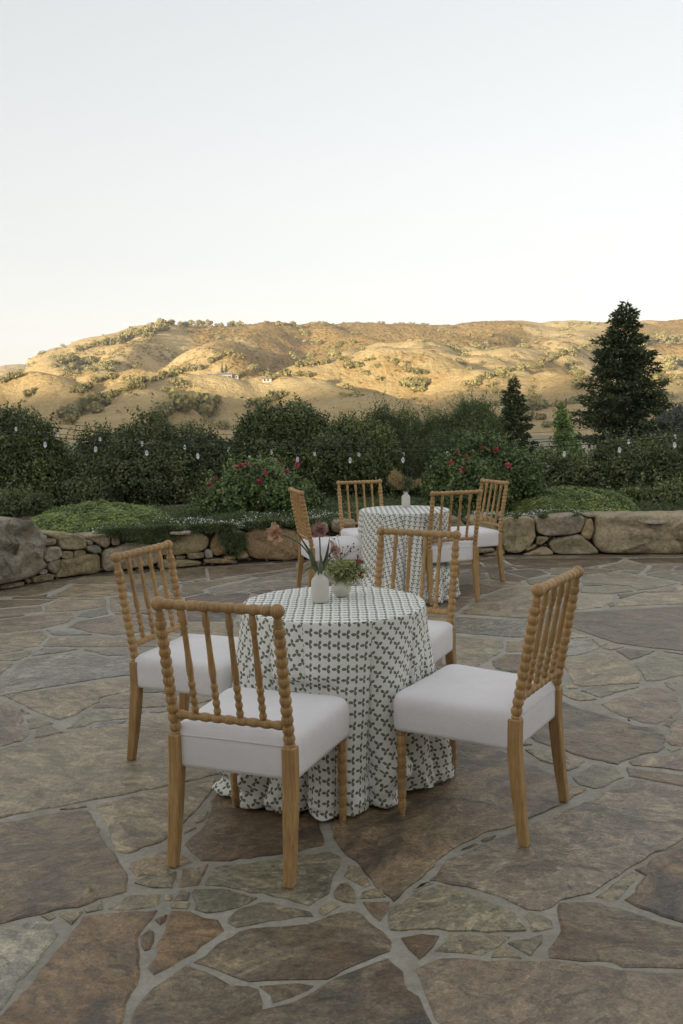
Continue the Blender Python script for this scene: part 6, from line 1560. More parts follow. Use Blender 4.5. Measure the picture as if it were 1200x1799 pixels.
def flower(name, root_loc, head, ctrl, axis, mats, n_out, L, W, label, group, seed, leaves=(), inner=5, openness=1.0):
    root = empty(name, root_loc)
    tag(root, label, 'flower', group)
    O = Vector(root_loc)
    h = Vector(head) - O; c = Vector(ctrl) - O
    m = MB(); pts = bez((0, 0, -.06), c, h); m.tube(pts, [.0032] * len(pts), 8); m.build('stem', M['stem'], root)
    ax = Vector(axis).normalized()
    u = ax.orthogonal().normalized(); v = ax.cross(u)
    for i in range(n_out):
        th = 2 * math.pi * i / n_out + seed
        d = u * math.cos(th) + v * math.sin(th)
        rj = random.Random(seed * 31 + i); q = Vector((rj.uniform(-.35, .35), rj.uniform(-.35, .35), rj.uniform(-.35, .35)))
        petal(root, h, ax + d * .40 * openness + q, d, L * rj.uniform(.65, 1.2), W * rj.uniform(.7, 1.15), mats[0], rj.uniform(.1, .5), 1.2, seed * 10 + i)
    for i in range(inner):
        th = 2 * math.pi * i / inner + seed + .5
        d = u * math.cos(th) + v * math.sin(th)
        rj = random.Random(seed * 57 + i); q = Vector((rj.uniform(-.4, .4), rj.uniform(-.4, .4), rj.uniform(-.4, .4)))
        petal(root, h, ax + d * .12 + q, d, L * rj.uniform(.5, .85), W * .75, mats[1], .4, 1.5, seed * 10 + 50 + i)
    for lp in leaves:
        strap_leaf(root, bez(*[Vector(q) - O for q in lp[0]]), lp[1], M['tleaf'], lp[2] if len(lp) > 2 else (0, -1, 0))
    return root
zt = ZT + .13
f0 = (V1[0], V1[1], zt)
# world points on the plane of the bottle
flower('tulip_stem', f0, (-.255, 3.50, 1.035), (-.125, 3.57, 1.005), (-.45, -.85, -.12), (M['peach'], M['peach']), 6, .042, .038,
       'peach ruffled flower bending out to the left of the bottle vase', 'cut flowers in the bottle vase', 1,
       leaves=[(((V1[0], V1[1], zt - .02), (-.12, 3.56, .96), (-.205, 3.55, 1.065)), .015)])
flower('tulip_stem', (V1[0] + .004, V1[1] + .004, zt), (-.092, 3.57, 1.035), (-.088, 3.58, .97), (.25, -.55, .25), (M['burg'], M['burg']), 6, .037, .033,
       'dusty burgundy flower drooping upright above the bottle vase', 'cut flowers in the bottle vase', 2, openness=1.9,
       leaves=[(((V1[0], V1[1], zt - .02), (-.060, 3.56, .93), (-.050, 3.56, 1.02)), .017), (((V1[0], V1[1], zt - .02), (-.14, 3.55, .93), (-.122, 3.55, .975)), .026)])
flower('tulip_stem', (V1[0] - .004, V1[1] - .004, zt), (-.042, 3.56, .952), (-.075, 3.56, .92), (.72, -.45, .30), (M['blush'], M['blush']), 6, .040, .030,
       'blush pink flower leaning right over the green sprigs', 'cut flowers in the bottle vase', 3,
       leaves=[(((V1[0], V1[1], zt - .02), (-.12, 3.53, .93), (-.165, 3.50, .865)), .016), (((V1[0], V1[1], zt - .02), (-.06, 3.54, .93), (-.035, 3.52, .93)), .018),
               (((V1[0], V1[1], zt - .03), (-.09, 3.53, .90), (-.085, 3.53, .945)), .026)])

# round vase: pale variegated sprigs, two dark red blooms, wiry seed heads
c2 = Vector((V2[0], V2[1], ZT + .088))
rg = np.random.default_rng(21)
root = empty('foliage_sprigs', tuple(c2))
tag(root, 'bunch of pale green variegated leaves spilling from the round vase', 'foliage')
m = MB()
PP = []; NN = []
for k in range(26):
    d = unit(rg.normal(size=3) + np.array([.25, -.25, .45])); Ls = rg.uniform(.04, .095)
    tip = Vector(d * Ls * np.array([1.2, 1.0, .8])) + Vector((.012, 0, .012))
    pts = bez((0, 0, -.03), Vector((tip.x * .3, tip.y * .3, .04)), tip, 7); m.tube(pts, .0011, 5)
    for p in pts[2:]:
        for _ in range(11):
            PP.append(np.array(p) + rg.normal(0, .008, 3)); NN.append(unit(rg.normal(size=3) + np.array([0, -.5, .8])))
m.build('stems', M['stem'], root)
quads_obj('leaves', leaf_quads(np.array(PP), np.array(NN), .026, .0058, rg, .2), 4, M['lime'], root)
for i, (hx, hy, hz, ax) in enumerate(((.062, -.01, .060, (.85, -.3, .25)), (.068, -.03, .012, (.6, -.6, -.5)))):
    O = c2; h = (O.x + hx, O.y + hy, O.z + hz)
    flower('dark_bloom', tuple(O), h, (O.x + hx * .4, O.y, O.z + .05), ax, (M['red'], M['brown']), 3, .034, .020,
           ['upper dark red pointed bloom at the right of the pale sprigs', 'lower dark red bloom hanging at the right rim of the round vase'][i], 'dark red blooms in the round vase', 5 + i, inner=2)
for i, (hx, hz, lab) in enumerate(((.012, .150, 'tallest wiry stem with white buds above the round vase'), (-.004, .118, 'short wiry stem with dark seed heads, left of the rest'),
                                   (.030, .120, 'wiry stem with dark seed heads, right of the burgundy flower'), (.075, .135, 'rightmost wiry stem arching over the far white seat'))):
    root = empty('wiry_stem', tuple(c2)); tag(root, lab, 'stem', 'wiry stems in the round vase')
    m = MB(); e = Vector((hx - .02, -.01, hz)); m.tube(bez((0, 0, -.03), (hx * .1, 0, hz * .6), e, 10), .0008, 5)
    tips = [e]
    for q in range(4):
        a = Vector((hx * .2 * .6, 0, hz * .55)); b = e + Vector((rnd.uniform(-.03, .03), rnd.uniform(-.02, .02), rnd.uniform(-.04, .02)))
        m.tube(bez(a, (a + b) / 2 + Vector((0, 0, .01)), b, 6), .0006, 4); tips.append(b)
    m.build('stem', M['brown'], root)
    for b in tips:
        s = MB(); r = rnd.uniform(.0028, .0046); s.lathe([(0, .0005), (r * .4, r * .8), (r, r), (r * 1.6, r * .8), (r * 2, .0005)], b, b + Vector((0, 0, 1)), 8)
        s.build('seed_head', M['linen'] if (i == 0 and rnd.random() < .6) else M['seed'], root)

# far bottle: dried plumes and a little green
c3 = Vector((V3[0], V3[1], ZT + .128))
M['plume'] = mat_leaf('dried_plume', (.30, .21, .12), (.50, .37, .24), .35, .8)
M['sage'] = mat_leaf('dull_leaf', (.07, .09, .045), (.16, .19, .10), .2, .6)
def bouquet_part(spread, n, L, W, mat, name, root, rg):
    P = []; N = []
    for (tip, rad, k) in spread:
        for _ in range(k):
            t = rg.uniform(.35, 1)
            P.append(np.array(tip) * t + rg.normal(0, rad, 3) * (.35 + .65 * math.sin(math.pi * min(1, (t - .3) * 1.25)))); N.append(unit(rg.normal(size=3)))
    return quads_obj(name, leaf_quads(np.array(P), np.array(N), L, W, rg, .2, 1.2), 4, mat, root)
root = empty('dried_grass_bunch', tuple(c3)); tag(root, 'fluffy beige dried grass plumes leaning left in the far bottle', 'dried grass')
m = MB()
for tip in ((-.13, .0, .12), (-.105, .01, .17), (-.07, -.02, .14), (.13, .0, .09)):
    m.tube(bez((0, 0, -.06), (tip[0] * .3, tip[1], .06), tip, 8), .0015, 5)
m.build('stems', M['brown'], root)
bouquet_part([((-.13, 0, .12), .021, 1300), ((-.105, .01, .17), .020, 1300), ((-.07, -.02, .14), .021, 1100), ((.125, 0, .10), .015, 500)], 0, .020, .0022, M['plume'], 'plumes', root, rg)
root = empty('green_sprigs', tuple(c3)); tag(root, 'thin green sprigs rising from the far bottle beside the dried grass', 'foliage')
m = MB()
for tip in ((.02, 0, .21), (.07, 0, .19), (-.02, -.02, .12), (.05, -.02, .10), (.0, 0, .24)):
    m.tube(bez((0, 0, -.06), (tip[0] * .2, tip[1], .08), tip, 8), .0013, 5)
m.build('stems', M['stem'], root)
bouquet_part([((.03, 0, .11), .022, 160), ((-.02, -.02, .10), .022, 160), ((.06, -.01, .09), .022, 120)], 0, .026, .008, M['sage'], 'leaves', root, rg)

# ================================================================== PLANTING
LEAF = dict(
    dark=mat_leaf('dark_evergreen_leaf', (0.053, 0.074, 0.028), (0.134, 0.169, 0.063), .16, .42, (0.220, 0.255, 0.105), clump=1.7),
    olive=mat_leaf('olive_leaf', (0.068, 0.083, 0.038), (0.146, 0.170, 0.080), .18, .5, (0.226, 0.245, 0.123), clump=1.7),
    feather=mat_leaf('feathery_leaf', (0.073, 0.098, 0.041), (0.137, 0.176, 0.080), .22, .55, (0.182, 0.228, 0.109), clump=1.5),
    rose=mat_leaf('rose_leaf', (0.059, 0.095, 0.036), (0.146, 0.214, 0.080), .16, .38, (0.255, 0.291, 0.101), clump=4),
    mound=mat_leaf('groundcover_leaf', (0.147, 0.204, 0.063), (0.295, 0.368, 0.125), .25, .5, (0.399, 0.458, 0.184), clump=6),
    trail=mat_leaf('trailing_leaf', (0.056, 0.085, 0.035), (0.131, 0.175, 0.077), .2, .55, (0.188, 0.225, 0.112), clump=5),
    young=mat_leaf('young_leaf', (0.086, 0.138, 0.040), (0.172, 0.253, 0.075), .3, .45, (0.230, 0.310, 0.115)),
    needle=mat_leaf('conifer_needle', (0.037, 0.053, 0.027), (0.094, 0.119, 0.060), .12, .6, (0.150, 0.169, 0.081), clump=1.2),
    grey=mat_leaf('grey_leaf', (0.075, 0.088, 0.072), (0.144, 0.156, 0.127), .1, .7),
    oak=mat_leaf('oak_leaf', (0.188, 0.175, 0.069), (0.338, 0.294, 0.125), .12, .7, (0.425, 0.362, 0.163)),
    scrub=mat_leaf('scrub_leaf', (.15, .105, .040), (.26, .19, .075), .1, .8, (.30, .25, .10)),
    white=mat_plain('white_petal', (.72, .72, .70), .7),
    pink=mat_leaf('rose_petal', (.44, .030, .085), (.58, .075, .15), .25, .5, (.62, .20, .26)), red=mat_leaf('red_rose_petal', (.34, .025, .035), (.46, .06, .07), .2, .5, (.52, .14, .15)),
)

def lobes_for(c, r, n, rg, spread=.62, size=(.38, .62)):
    c = np.array(c); r = np.array(r); L = [(c, r * .74)]
    for _ in range(n):
        d = unit(rg.normal(size=3)); d[2] = abs(d[2]) * .9 - .18
        s = rg.uniform(*size)
        if _ % 3 == 0: d[2] = abs(d[2]) + .5; d = unit(d); s *= .8
        far = rg.uniform(.7, 1.1) if rg.random() < .7 else rg.uniform(1.1, 1.38)
        L.append((c + d * r * spread * far, r * s * rg.uniform(.7, 1.25, 3) * (.75 if far > 1.1 else 1)))
    return L

def crown_points(L, dens, rg, shell=(.78, 1.04), zmin=None):
    P = []; N = []
    for i, (c, r) in enumerate(L):
        area = 4 * math.pi * ((r[0] * r[1]) ** 1.6 + (r[0] * r[2]) ** 1.6 + (r[1] * r[2]) ** 1.6) ** (1 / 1.6) / 3 ** (1 / 1.6)
        n = int(area * dens)
        d = unit(rg.normal(size=(n, 3)))
        q = rg.uniform(*shell, (n, 1)) * (1 + .10 * np.sin(d[:, :1] * 9 + i) * np.sin(d[:, 1:2] * 8 + i * 2) + .07 * np.sin(d[:, 2:3] * 13 + i))
        p = c + d * r * q
        keep = np.ones(n, bool)
        for j, (c2, r2) in enumerate(L):
            if j != i: keep &= (((p - c2) / r2) ** 2).sum(1) > .55
        if zmin is not None: keep &= p[:, 2] > zmin
        P.append(p[keep]); N.append(unit(d / r)[keep])
    return np.concatenate(P), np.concatenate(N)

def shrub(name, base, c, r, nl, mat, label, cat, group, seed, dens=900, L=.06, W=.028, spread=.62, jitter=.75, up=.4, spikes=0, parent=None, inner=True):
    rg = np.random.default_rng(seed)
    root = parent or empty(name, base)
    if parent is None: tag(root, label, cat, group)
    b = np.array(base); lob = lobes_for(np.array(c) - b, r, nl, rg, spread)
    P, N = crown_points(lob, dens, rg)
    N = unit(N + rg.normal(0, jitter, N.shape))
    V = leaf_quads(P, N, L, W, rg, .15, up)
    if inner:
        P2, N2 = crown_points([(cc, rr * .80) for cc, rr in lob], dens * .33, rg, (.7, 1.0))
        V = np.concatenate([V, leaf_quads(P2, unit(N2 + rg.normal(0, .6, N2.shape)), L * 1.7, W * 2.2, rg)])
    # loose shoots breaking the outline
    for k in range(int(spikes * 1.7)):
        cc, rr = lob[rg.integers(len(lob))]
        d = unit(rg.normal(size=3) * np.array([1, 1, .5]) + np.array([0, 0, .95]))
        p0 = cc + d * rr * .9; dd = unit(d + np.array([0, 0, .8])); n = rg.integers(10, 22)
        ln = rg.uniform(.10, .42) * (L / .06)
        p = p0 + dd * (np.linspace(0, 1, n) ** 1)[:, None] * ln + rg.normal(0, .010, (n, 3))
        V = np.concatenate([V, leaf_quads(p, unit(rg.normal(size=(n, 3))), L, W, rg, .1, .9)])
    quads_obj('foliage', V, 4, mat, root)
    m = MB()
    for k in range(6):
        cc, rr = lob[rg.integers(len(lob))]
        e = Vector(cc); m.tube(bez((rg.normal(0, .06), rg.normal(0, .06), 0), (e.x * .4, e.y * .4, e.z * .5), e, 6), [.028 * (1 - i * .12) for i in range(7)], 6)
    m.build('stems', M['bark'], root)
    return root

SH = 'shrubs beyond the wall'

sz = lambda y: float(slope_z(y))
shrub('shrub', (-5.9, 15.2, sz(15.2)), (-5.9, 15.2, .35), (1.75, 1.0, 1.45), 16, LEAF['dark'], 'dark shrub cut off by the left edge, behind the boulder', 'shrub', SH, 31, 1150, .06, .030, spikes=60)
shrub('shrub', (-4.55, 17.0, sz(17.0)), (-4.55, 17.0, .05), (1.0, .9, 1.35), 10, LEAF['feather'], 'looser shrub in the gap between the left edge shrub and the broad round one', 'shrub', SH, 30, 1000, .06, .026, spikes=70)
shrub('shrub', (-3.05, 15.6, sz(15.6)), (-3.05, 15.6, .25), (1.35, 1.0, 1.42), 18, LEAF['olive'], 'broad round shrub behind the left green mound', 'shrub', SH, 32, 1150, .06, .030, spikes=70)
shrub('shrub', (-1.75, 17.6, sz(17.6)), (-1.85, 17.6, -.1), (1.0, .9, 1.25), 10, LEAF['feather'], 'lower shrub filling the dip left of the tall centre shrub', 'shrub', SH, 33, 900, .06, .024, spikes=70)
shrub('shrub', (-.75, 16.9, sz(16.9)), (-.85, 16.9, .45), (1.35, 1.0, 1.40), 18, LEAF['dark'], 'tall dense shrub rising behind the left rose bush', 'shrub', SH, 34, 1150, .062, .032, spikes=90)
shrub('shrub', (.55, 17.2, sz(17.2)), (.45, 17.2, .30), (.85, .85, 1.45), 12, LEAF['dark'], 'dark shrub directly behind the far table', 'shrub', SH, 35, 1100, .06, .03, spikes=60)
shrub('shrub', (1.25, 18.6, sz(18.6)), (1.2, 18.6, .40), (.85, .8, 1.55), 12, LEAF['feather'], 'feathery shrub between the far table and the right rose bush', 'shrub', SH, 36, 1000, .075, .014, up=1.6, spikes=130)
shrub('shrub', (2.55, 18.8, sz(18.8)), (2.5, 18.8, .35), (1.15, .9, 1.60), 16, LEAF['feather'], 'wispy upright shrub behind the right rose bush, left of the small conifer', 'shrub', SH, 37, 1000, .080, .014, up=1.7, spikes=190)
shrub('shrub', (-4.35, 14.9, sz(14.9)), (-4.4, 14.9, -.05), (.85, .7, 1.15), 12, LEAF['olive'], 'lower shrub joining the left edge shrub to the broad round one', 'shrub', SH, 28, 1100, .055, .026, spikes=60)
shrub('shrub', (-2.0, 15.2, sz(15.2)), (-2.0, 15.2, -.25), (.75, .6, .85), 10, LEAF['olive'], 'low shrub between the broad round shrub and the left rose bush', 'shrub', SH, 29, 1100, .055, .028, spikes=60)
shrub('shrub', (1.85, 17.6, sz(17.6)), (1.9, 17.6, .05), (.8, .7, 1.25), 12, LEAF['feather'], 'feathery shrub close behind the top of the right rose bush', 'shrub', SH, 27, 1000, .075, .014, up=1.6, spikes=110)
HG = [((2.95, 14.9), (.75, .6, .85), .10, 'hedge shrub directly right of the right rose bush', 41, 'olive'),
      ((3.75, 15.2), (.85, .7, .95), .08, 'hedge shrub below the young light green tree', 42, 'olive'),
      ((4.65, 14.7), (.85, .7, .95), .12, 'hedge shrub beneath the tall conifer', 43, 'olive'),
      ((5.65, 14.9), (.9, .7, 1.05), .15, 'hedge shrub at the right edge above the long block', 44, 'olive')]
for (x, y), r, z, lab, sd, mk in HG:
    shrub('hedge_shrub', (x, y, sz(y)), (x, y, z), r, 13, LEAF[mk], lab, 'shrub', 'hedge at the right', sd, 1250, .055, .028, spikes=90)
shrub('hedge_shrub', (4.5, 11.5, sz(11.5)), (4.5, 11.5, .28), (1.55, .5, .40), 14, LEAF['dark'], 'low dark hedge shrub right behind the right green mound', 'shrub', 'hedge at the right', 45, 1200, .05, .026, spikes=40)
shrub('shrub', (-4.6, 11.6, sz(11.6)), (-4.6, 11.6, .3), (1.0, .6, .45), 10, LEAF['dark'], 'low dark shrub behind the boulder at the left edge', 'shrub', SH, 49, 1300, .05, .026, spikes=30)
shrub('brush', (5.6, 25.0, sz(25)), (5.7, 25.0, -.55), (2.0, 1.5, 1.25), 14, LEAF['young'], 'paler green brush in the dip below the young tree', 'brush', None, 46, 420, .09, .04, spikes=40)
shrub('round_tree', (13.9, 36, sz(36)), (13.4, 36, -.1), (1.7, 1.6, 2.0), 14, LEAF['grey'], 'grey green round tree right of the tall conifer', 'tree', None, 47, 330, .11, .06, spikes=40)
shrub('round_tree', (15.9, 38, sz(38)), (15.9, 38, -.7), (1.6, 1.6, 1.6), 12, LEAF['grey'], 'low greyish bush at the right edge behind the bulbs', 'tree', None, 48, 330, .11, .06, spikes=40)

# ---- rose bushes
def rose_bush(body, blooms, label, seed, mk='pink', sc=1.0):
    c, r = body
    base = (c[0], c[1], BED_Z)
    root = shrub('rose_bush', base, (c[0], c[1], c[2]), (r[0], r[1], r[2]), 17, LEAF['rose'], label, 'rose bush', 'rose bushes behind the wall', seed, 2600, .042, .028, spread=.66, spikes=70)
    rg = np.random.default_rng(seed + 1)
    for k, b in enumerate(blooms):
        P = []; N = []; sz_b = sc * rg.uniform(.5, .95)
        bc = np.array(b) - np.array(base)
        for q in range(26):
            d = unit(rg.normal(size=3) + np.array([0, -.5, .4])); P.append(bc + d * rg.uniform(.008, .034) * sz_b + np.array([0, -.05, .01])); N.append(unit(d + rg.normal(0, .5, 3)))
        quads_obj('rose_bloom', leaf_quads(np.array(P), np.array(N), .040 * sz_b, .036 * sz_b, rg, .3, 0), 4, LEAF['pink' if k in (2, 3) else mk], root)
    return root
rose_bush(ROSE_BODY[0], ROSES1, 'domed rose bush with a row of bright pink blooms, left of the far table', 51)
rose_bush(ROSE_BODY[1], ROSES2, 'taller domed rose bush with scattered red blooms, right of the far table', 52, 'red', .85)

# ---- conifers
def conifer(name, base, ztop, prof, mat, label, seed, nb, sprays, L, W):
    rg = np.random.default_rng(seed)
    root = empty(name, base); tag(root, label, 'conifer', 'conifers behind the shrubs')
    b = np.array(base); H_ = ztop - b[2]
    zs_ = [z - b[2] for z, r in prof]; rs = [r for z, r in prof]
    P = []; N = []; T = MB()
    T.tube([(0, 0, 0), (.02, 0, H_ * .5), (0, 0, H_ * .97)], [.14 * H_ / 8, .08 * H_ / 8, .012], 8)
    T.build('trunk', M['bark'], root)
    Bm = MB()
    for k in range(nb):
        h = (k + rg.uniform(0, 1)) / nb
        z = zs_[0] + (zs_[-1] - zs_[0]) * h ** .92
        rr = np.interp(z, zs_, rs) * rg.choice([.58, .80, .95, 1.06, 1.2])
        a = k * 2.399 + rg.normal(0, .3)
        n = max(8, int(sprays * (rr / max(rs)) ** 1.2) + 6)
        t = rg.uniform(.15, 1, n) ** .8
        lift = rg.uniform(-.10, .32)
        bx = np.cos(a) * rr * t; by = np.sin(a) * rr * t; bz = z + rr * (lift * t - .30 * t * t + .22 * t ** 4)
        p = np.stack([bx, by, bz], 1)
        w = rr * .17 * (1.15 - t) + .035 * H_ / 8
        p += rg.normal(0, 1, (n, 3)) * w[:, None] * np.array([1, 1, .42])
        P.append(p)
        out = np.array([np.cos(a), np.sin(a), .1])
        N.append(unit(rg.normal(size=(n, 3)) * .8 + np.array([0, 0, .9]) + out * .3))
        Bm.tube([(0, 0, z), (np.cos(a) * rr * .5, np.sin(a) * rr * .5, z + rr * lift * .5 - rr * .07)], [.018 * H_ / 8, .006], 4)
    Bm.build('branches', M['bark'], root)
    P = np.concatenate(P); N = np.concatenate(N)
    rad = P * np.array([1, 1, 0]); rad = unit(rad + 1e-4)
    n = len(P)
    Tn = unit(rad + rg.normal(0, .55, (n, 3)) + np.array([0, 0, -.12])); Bn = unit(np.cross(N, Tn))
    s = rg.uniform(.6, 1.3, (n, 1))
    q = np.stack([P, P + Tn * L * s * .5 + Bn * W * s, P + Tn * L * s, P + Tn * L * s * .5 - Bn * W * s], 1).reshape(-1, 3)
    quads_obj('foliage', q, 4, mat, root)
    return root
conifer('conifer', (9.55, 30, sz(30)), 5.28, [(-2.2, 1.5), (-.5, 1.5), (1.0, 1.42), (2.3, 1.22), (3.3, .92), (3.9, .80), (4.4, .58), (4.95, .36), (5.2, .10), (5.32, .02)], LEAF['needle'], 'tall dark conifer standing above the hedge at the right, against the hills', 61, 270, 250, .16, .028)
conifer('conifer', (4.47, 23, sz(23)), 2.55, [(-1.5, .62), (.2, .60), (1.0, .50), (1.7, .36), (2.2, .18), (2.55, .02)], LEAF['needle'], 'small dark conifer right of the wispy shrub', 62, 190, 190, .10, .019)
# young tree
rg = np.random.default_rng(63)
yt = empty('young_tree', (5.22, 21, sz(21))); tag(yt, 'slim young tree with bright green leaves between the two conifers', 'tree')
m = MB(); m.tube([(0, 0, 0), (.02, 0, 1.5), (0, 0, 3.2)], [.035, .025, .006], 7)
for k in range(16):
    a = k * 2.4; z = 1.3 + k * .115; m.tube([(0, 0, z), (math.cos(a) * .33 * (1 - k / 22), math.sin(a) * .33 * (1 - k / 22), z + .28)], [.010, .003], 5)
m.build('trunk', M['bark'], yt)
lob = [(np.array([rg.normal(0, .10 * q[1] / .3), rg.normal(0, .1), q[0]]), np.array([q[1], q[1], q[1] * .75])) for q in ((1.35, .30), (1.6, .36), (1.9, .38), (2.15, .34), (2.45, .30), (2.7, .26), (2.95, .18), (3.15, .11))]
lob += [(np.array([.34, 0, 1.6]), np.array([.2, .2, .18])), (np.array([-.33, 0, 1.9]), np.array([.18, .18, .16])), (np.array([.3, .1, 2.2]), np.array([.16, .16, .16]))]
P, N = crown_points(lob, 420, rg, (.4, 1.1))
quads_obj('crown', leaf_quads(P, unit(N + rg.normal(0, .8, N.shape)), .085, .06, rg, .2, .2), 4, LEAF['young'], yt)

# ---- mounds, ground cover, trailing plants on the wall
def mound(c, r, label, seed, n):
    rg = np.random.default_rng(seed)
    root = empty('mounded_shrub', c); tag(root, label, 'shrub', 'low green mounds on the wall')
    a = rg.uniform(0, 6.283, n); q = np.sqrt(rg.uniform(0, 1, n))
    x = np.cos(a) * q * r[0]; y = np.sin(a) * q * r[1]
    bump = .022 * np.sin(x * 9 + 1 + 2 * np.sin(y * 5)) * np.sin(y * 11) + .012 * np.sin(x * 23 + y * 17 + 2 * np.sin(x * 7))
    z = r[2] * np.sqrt(np.clip(1 - q ** 2, 0, 1)) * (1 + bump * 3) + rg.normal(0, .013, n)
    N = unit(np.stack([x / r[0] ** 2, y / r[1] ** 2, z / r[2] ** 2 + .6], 1) + rg.normal(0, .55, (n, 3)))
    V = leaf_quads(np.stack([x, y, z], 1), N, .034, .018, rg, .15, .7)
    V2 = leaf_quads(np.stack([x, y, z * .86 - .01], 1)[::3], N[::3], .06, .04, rg)
    quads_obj('foliage', np.concatenate([V, V2]), 4, LEAF['mound'], root)
    return root
mound((-2.72, 9.95, BED_Z - .06), (.86, .60, .315), 'rounded green mound on the wall top beside the left boulder', 71, 20000)
mound((2.74, 10.65, BED_Z - .04), (.86, .55, .34), 'rounded pale green mound on the wall top below the right hedge', 72, 16000)

rg = np.random.default_rng(73)
P = []; N = []; Wp = []
def cover(x0, x1, y0, y1, h0, h1, n, flower):
    x = rg.uniform(x0, x1, n); d = rg.uniform(y0, y1, n)
    wy = np.interp(x, WBX, WBY)
    hh = h0 + (h1 - h0) * (.5 + .5 * np.sin(x * 5.3 + 1.2) * np.sin(d * 6 + x * 2)) * np.clip((d + .15) / .3, .25, 1)
    z = BED_Z + rg.uniform(.35, 1, n) * hh
    p = np.stack([x, wy + d, z], 1)
    P.append(p); N.append(unit(rg.normal(size=(n, 3)) * .8 + np.array([0, -.3, .8])))
    mk = (rg.uniform(0, 1, n) < flower) & (np.sin(x * 4.1 + d * 5) + np.sin(x * 9.7 - d * 3) > -.2)
    Wp.append(p[mk] + np.array([0, -.01, .014]))
cover(-2.5, .2, .0, .95, .06, .145, 26000, .07)
cover(-2.6, 1.5, .9, 2.6, .06, .16, 26000, .0)
cover(3.4, 6.0, .7, 2.6, .05, .14, 12000, .0)
cover(1.2, 3.6, 1.5, 2.6, .05, .14, 9000, .0)
cover(-1.75, -.2, -.03, .40, .07, .13, 9000, .22)
cover(.2, 1.5, .03, .9, .04, .09, 9000, .05)
cover(1.5, 3.1, .12, .60, .05, .10, 9000, .30)
cover(3.1, 6.0, .5, 1.2, .02, .05, 5000, .0)
for (x, z, r) in TRAIL:
    n = int(9000 * r * 2)
    a = rg.normal(0, r * .55, n); b = rg.exponential(r * .55, n)
    xx = x + a; zz = np.minimum(BED_Z + .10, max(z + r * .5, z)) - b
    keep = (zz > z - r * 1.25) & (np.abs(a) < r * 1.3)
    xx, zz = xx[keep], zz[keep]
    wy = np.interp(xx, WBX, WBY)
    P.append(np.stack([xx, wy - .055 - rg.uniform(0, .05, len(xx)), zz], 1)); N.append(unit(rg.normal(size=(len(xx), 3)) * .8 + np.array([0, -.8, .5])))
P = np.concatenate(P); N = np.concatenate(N)
gc = quads_obj('ground_cover', leaf_quads(P, N, .030, .009, rg, .2, .3), 4, LEAF['trail'])
tag(gc, 'trailing ground cover spilling over the stone wall', None, None, 'stuff')
W_ = np.concatenate(Wp)
wf = quads_obj('small_white_flowers', leaf_quads(W_, unit(rg.normal(size=W_.shape) + np.array([0, -.6, 1])), .016, .014, rg, .0, .0), 4, LEAF['white'])
tag(wf, 'tiny white flowers scattered in the ground cover', None, None, 'stuff')

# ---- stone caps jutting from the wall (hooded wall lights)
for (x, z), lab in zip(CAPS, ('small flat stone cap jutting from the long block at the right of the wall', 'small flat stone cap jutting from the wall behind the left chairs')):
    y = wall_y(x)
    root = empty('wall_light', (x, y, z)); tag(root, lab, 'wall light', 'hooded lights in the stone wall')
    m = MB(); n = 18; vs = []
    for lv, (s, dz) in enumerate(((.93, -.014), (1.0, -.006), (1.0, .008), (.92, .016))):
        for k in range(n):
            a = 2 * math.pi * k / n
            vs.append((.115 * s * math.copysign(abs(math.cos(a)) ** .7, math.cos(a)), -.07 + .085 * s * math.copysign(abs(math.sin(a)) ** .8, math.sin(a)), dz + .003 * math.sin(5 * a + lv)))
    fs = [(l * n + k, l * n + (k + 1) % n, (l + 1) * n + (k + 1) % n, (l + 1) * n + k) for l in range(3) for k in range(n)]
    fs += [tuple(range(n))[::-1], tuple(range(3 * n, 4 * n))]
    m.add(vs, fs); o = m.build('stone_cap', M['wall'], root, False); o.color = (.46, .43, .36, .05)
    m = MB(); m.box((0, -.075, -.021), (.13, .05, .014)); m.build('lamp_body', M['dark'], root, False)

# ================================================================== STRING LIGHTS
def string_light(pts, label, k):
    y = pts[0][1]
    root = empty('string_light', (0, y, 0)); tag(root, label, 'string lights', 'string lights beyond the wall')
    X = [p[0] for p in pts]; Z = [p[2] + .095 for p in pts]
    co = np.polyfit(X, Z, 2)
    cord = []
    xs = np.linspace(X[0] - 2.6, X[-1] + 2.6, 90)
    zf = lambda x: float(np.polyval(co, x))
    m = MB(); m.tube([(x, 0, zf(x)) for x in xs], .0058, 6); m.build('cord', M['rope'], root)
    m = MB(); m.tube([(x, .012, zf(x) * .75 + .25 * zf(xs[0]) * .6 + .25 * .4 * zf(0) + .012) for x in xs], .0032, 5); m.build('support_cable', M['rope'], root)
    for x in (xs[0], xs[-1]):
        m = MB(); m.tube([(x, .02, slope_z(y) - .1), (x, .02, zf(x) + .12)], .03, 10); m.build('post', M['dark'], root)
    for p in pts:
        x = p[0]; z = zf(x); r = k
        tilt = rnd.uniform(-.12, .12)
        a = Vector((x, 0, z - .062)); b = a + Vector((tilt, rnd.uniform(-.1, .1), -1))
        m = MB(); m.lathe([(t, q * r) for t, q in ((0, .011), (.010, .0125), (.022, .0175), (.038, .0225), (.052, .0235), (.066, .020), (.078, .0125), (.086, .005), (.088, .001))], a, b, 14)
        bulb = m.build('bulb', M['bulb'], root)
        m = MB(); ax = (b - a).normalized()
        m.lathe([(0, .004), (.012, .006), (.016, .013), (.058, .0142), (.062, .012)], a - ax * .058, a, 10); m.build('socket', M['dark'], bulb)
        m = MB(); m.tube([a + ax * .004, a + ax * .05], .004, 6); m.build('filament', M['metal'], bulb)
string_light(NEAR, 'nearer string of clear bulbs, hanging lower and spaced wider across the shrubs', .92)
string_light(FAR, 'farther string of clear bulbs, its bulbs smaller and higher at both sides', .92)

